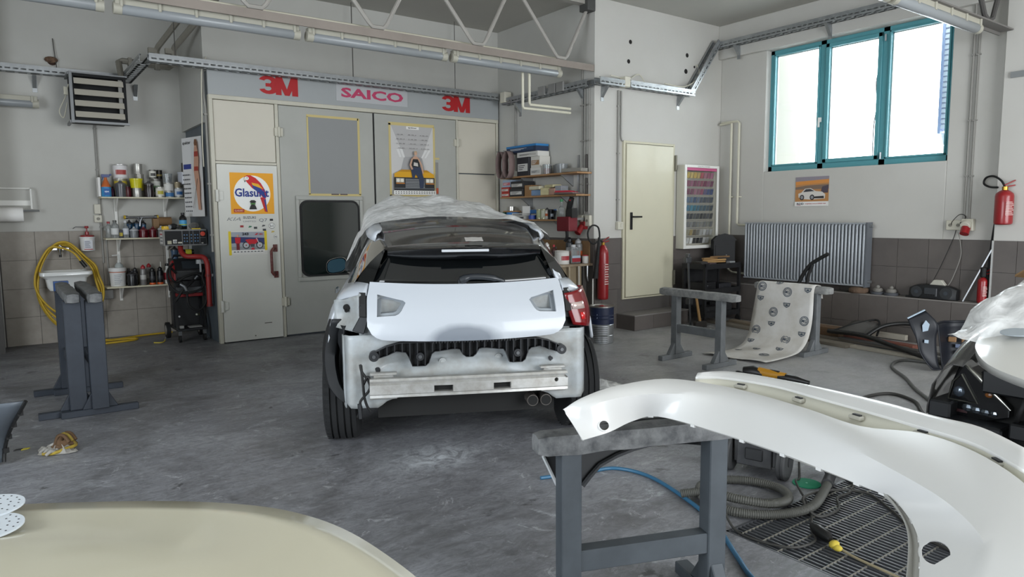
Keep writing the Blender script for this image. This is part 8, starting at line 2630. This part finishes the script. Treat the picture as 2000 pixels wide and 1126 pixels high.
for k, c in enumerate((V(-0.0612, 1.7576, 0.898), V(-0.0647, 1.6520, 0.898))):
    t = thing('perforated_disc', 'pale perforated sanding disc on the cream bonnet, ' + ('farther' if k == 0 else 'nearer') + ' of the pair', 'sanding disc', tuple(c))
    c = V(c.x, c.y, .905 + .004 * (1 - k))
    MB(mat('disc_pale', '#c9d0d6', .8)).cyl(c, c + V(0, 0, .004), .068, n=36).obj('disc', t)
    b = MB(mat('hole_dark', '#1d1b19', 0.95))
    for ring, n in ((.026, 8), (.043, 14), (.058, 20)):
        for j in range(n):
            a = 2 * PI * j / n + ring
            q = c + V(ring * math.cos(a), ring * math.sin(a), .004)
            b.cyl(q, q + V(0, 0, .0006), .0018, n=6)
    o = b.obj('perforation', t)
    o['kind'] = 'stuff'

# ------------------------------------------------------------------ stripped car nose at the right edge
c2 = thing('stripped_car', 'car nose with exposed black headlamp and loose white bonnet at the right edge', 'car', (4.6, .8, 0))
m_c2 = mat('nose_dark', '#4b4a48', .12, coat=.8)
rows = []
for (x, zt) in ((4.0, .70), (4.06, .725), (4.14, .765), (4.25, .81), (4.36, .845), (4.6, .875), (4.9, .90), (5.3, .93), (5.7, .95)):
    f_ = min(1, (x - 4.0) / .4)
    rows.append([(x, 1.50 - .02 * f_, zt + .012 * f_), (x, 1.55, zt + .004), (x, 1.59 + .02 * f_, zt - .03), (x, 1.64 + .02 * f_, zt - .12), (x, 1.66 + .03 * f_, zt - .24), (x, 1.66 + .03 * f_, max(.42, zt - .40))])
MB(m_c2).grid(rows).obj('fender', c2, smooth=60, solid=.006)
m_hw = mat('hood_white2', '#d6d5cf', .3, coat=.3)
edge = spline([(5.2, 1.56, .925), (4.7, 1.545, .905), (4.36, 1.52, .865), (4.05, 1.46, .83), (3.85, 1.38, .81), (3.70, 1.28, .79), (3.60, 1.15, .775), (3.53, 1.0, .765), (3.48, .8, .76), (3.46, .5, .755), (3.5, .1, .755)], 5)
back = [V(5.3, 1.5 - 1.4 * k / (len(edge) - 1), .98) for k in range(len(edge))]
rows = []
for e, b in zip(edge, back):
    rows.append([e + V(.01, 0, -.035), e] + [e.lerp(b, (k / 8) ** 1.2) + V(0, 0, .035 * math.sin(PI * min(1, k / 8))) for k in range(1, 9)])
MB(m_hw).grid(rows).obj('bonnet', c2, smooth=60, solid=.006)
MB(m_under).bx(4.12, 5.4, .0, 1.50, .25, .66).obj('engine_bay', c2, bevel=.03)
mb = MB(mat('engine_plastic', '#1a1b1d', .35))
mb.bx(3.98, 4.14, .1, 1.2, .30, .62).bx(3.90, 4.0, .2, 1.25, .40, .48).bx(4.02, 4.2, 1.0, 1.42, .58, .70).cyl((4.0, .9, .62), (4.15, .9, .72), .06, n=14).cyl((3.96, 1.15, .36), (3.96, 1.15, .60), .03, n=10).bx(3.98, 4.05, .6, .85, .60, .72)
mb.obj('radiator_support', c2, bevel=.01)
for k in range(5):
    MB(m_rubber).pipe(spline([(4.0, 1.25 - .12 * k, .45), (3.93, 1.22 - .12 * k, .52), (3.95, 1.2 - .13 * k, .60), (4.08, 1.2 - .12 * k, .66)], 5), .012, 8).obj('engine_hose', c2, smooth=60)
MB(m_rubber).lathe((4.95, 1.52, .32), [(.22, -.1), (.30, -.1), (.32, -.08), (.32, .08), (.30, .1), (.22, .1)], 32, R=Matrix.Rotation(PI / 2, 3, 'X')).obj('tyre', c2, smooth=40)
# headlamp
hl = [(1.545, .712), (1.585, .60), (1.605, .50), (1.605, .435), (1.53, .405), (1.40, .42), (1.30, .46), (1.30, .51), (1.37, .575), (1.46, .655)]
lens = MB(mat('lamp_black', '#0d0e10', .06, coat=.9)).prism(hl, (3.905, 0, 0), (.12, 1, 0), (0, 0, 1), (.13, 0, 0)).obj('headlamp', c2, bevel=.008, segs=2)
L2_ = lambda y, z, d=.0: V(3.905 + .12 * y - d, y, z)
MB(mat('lamp_chrome', '#c9c8c0', .15, .9)).pipe([L2_(1.54, .712, .004), L2_(1.455, .652, .01), L2_(1.365, .57, .01), L2_(1.295, .505, .004)], [.004, .014, .012, .005], 8).obj('chrome_strip', lens, smooth=60)
MB(mat('lamp_silver', '#77776f', .2, .8)).pipe([L2_(1.578, .60, .006), L2_(1.597, .50, .006), L2_(1.45, .505, .006), L2_(1.535, .645, .006), L2_(1.578, .60, .006)], .006, 6).obj('inner_frame', lens)
MB(mat('lamp_lens_glass', '#5a6470', .05, .6, coat=.8)).ell(L2_(1.545, .55, .002), (.012, .03, .03), 12).obj('projector', lens, smooth=60)
mb = MB(mat('lamp_facets', '#7d858d', .12, .9))
for k, (y, z, r) in enumerate(((1.50, .472, .028), (1.455, .468, .026), (1.41, .466, .024), (1.37, .468, .02))):
    mb.ell(L2_(y, z, .002), (.010, r, r * .8), 8)
fo = mb.obj('reflector_cells', lens)
MB(flat('#7a4a20', .3)).ell(L2_(1.40, .56, .0), (.008, .02, .014), 8).obj('indicator', lens)
MB(mat('lamp_dim', '#3a2426', .2)).bx(4.085, 4.10, 1.50, 1.58, .44, .455).obj('red_tab', lens)
MB(m_trim).bx(3.97, 4.3, 1.30, 1.62, .28, .42).bx(4.0, 4.25, 1.55, 1.66, .36, .50).obj('lower_support', c2, bevel=.01)
# things lying on it
t = thing('sanding_disc', 'pale grey sanding disc on the loose white bonnet', 'sanding disc', (4.15, 1.30, .88))
MB(mat('disc_pale2', '#a9b2b8', .8)).prism([(.085 * math.cos(2 * PI * k / 30), .085 * math.sin(2 * PI * k / 30)) for k in range(30)], (4.13, 1.30, .895), V(1, 0, .12).normalized(), V(0, 1, -.05).normalized(), (0, 0, .005)).obj('disc', t)
rows = []
for i in range(26):
    u_ = i / 25
    row = []
    for j in range(22):
        v_ = j / 21
        x = 4.04 + 1.0 * u_ + .12 * v_ * (1 - u_)
        y = 1.60 - .95 * v_ * (0.5 + .5 * u_)
        ht_ = interp([(0, .845), (.15, .93), (.3, 1.04), (.5, 1.10), (.75, 1.13), (1, 1.12)], u_) - .18 * max(0, 1 - v_ / .18) * (u_ ** .5)
        z = ht_ + .05 * noise.noise(V(x * 7, y * 7, 3.3)) + .02 * noise.noise(V(x * 18, y * 18, 1.3))
        row.append((x, y, z))
    rows.append(row)
fs2 = thing('plastic_sheet', 'bunched clear plastic sheet over the windscreen base of the right car', 'plastic sheet', (4.6, 1.3, .9))
MB(m_film).grid(rows).obj('film', fs2, smooth=70)
tag(MB(m_card).box((4.66, 1.36, 1.16), (.38, .22, .012), R=Matrix.Rotation(.25, 3, 'Y') @ Matrix.Rotation(.5, 3, 'Z')).obj('cardboard_piece'), 'brown cardboard piece on the bunched plastic at the right edge', 'cardboard')
tag(MB(m_card).box((4.30, 1.24, .945), (.12, .05, .03), rz=.4).obj('cardboard_block', bevel=.004), 'small brown block on the loose white bonnet', 'block')
# floor cables beside it
tag(MB(mat('cable_grey', '#5f5f5c', .6)).pipe(spline([(7.40, 3.02, .02), (7.32, 3.30, .014), (6.93, 3.22, .014), (6.55, 2.92, .014), (6.2, 2.68, .014), (5.88, 2.42, .014), (5.6, 2.2, .014), (5.3, 2.0, .014)], 8), .014, 8).obj('floor_cable', smooth=60), 'grey cable looping on the floor before the dark navy bumper', 'cable')
tag(MB(m_cord).pipe(spline([(5.0, 2.6, .012), (5.35, 2.75, .012), (5.66, 2.80, .012), (5.88, 2.72, .012), (5.78, 2.5, .012), (5.5, 2.32, .012), (5.2, 2.1, .012)], 8), .014, 8).obj('floor_cable', smooth=60), 'dark cable arching on the floor behind the white bumper', 'cable')
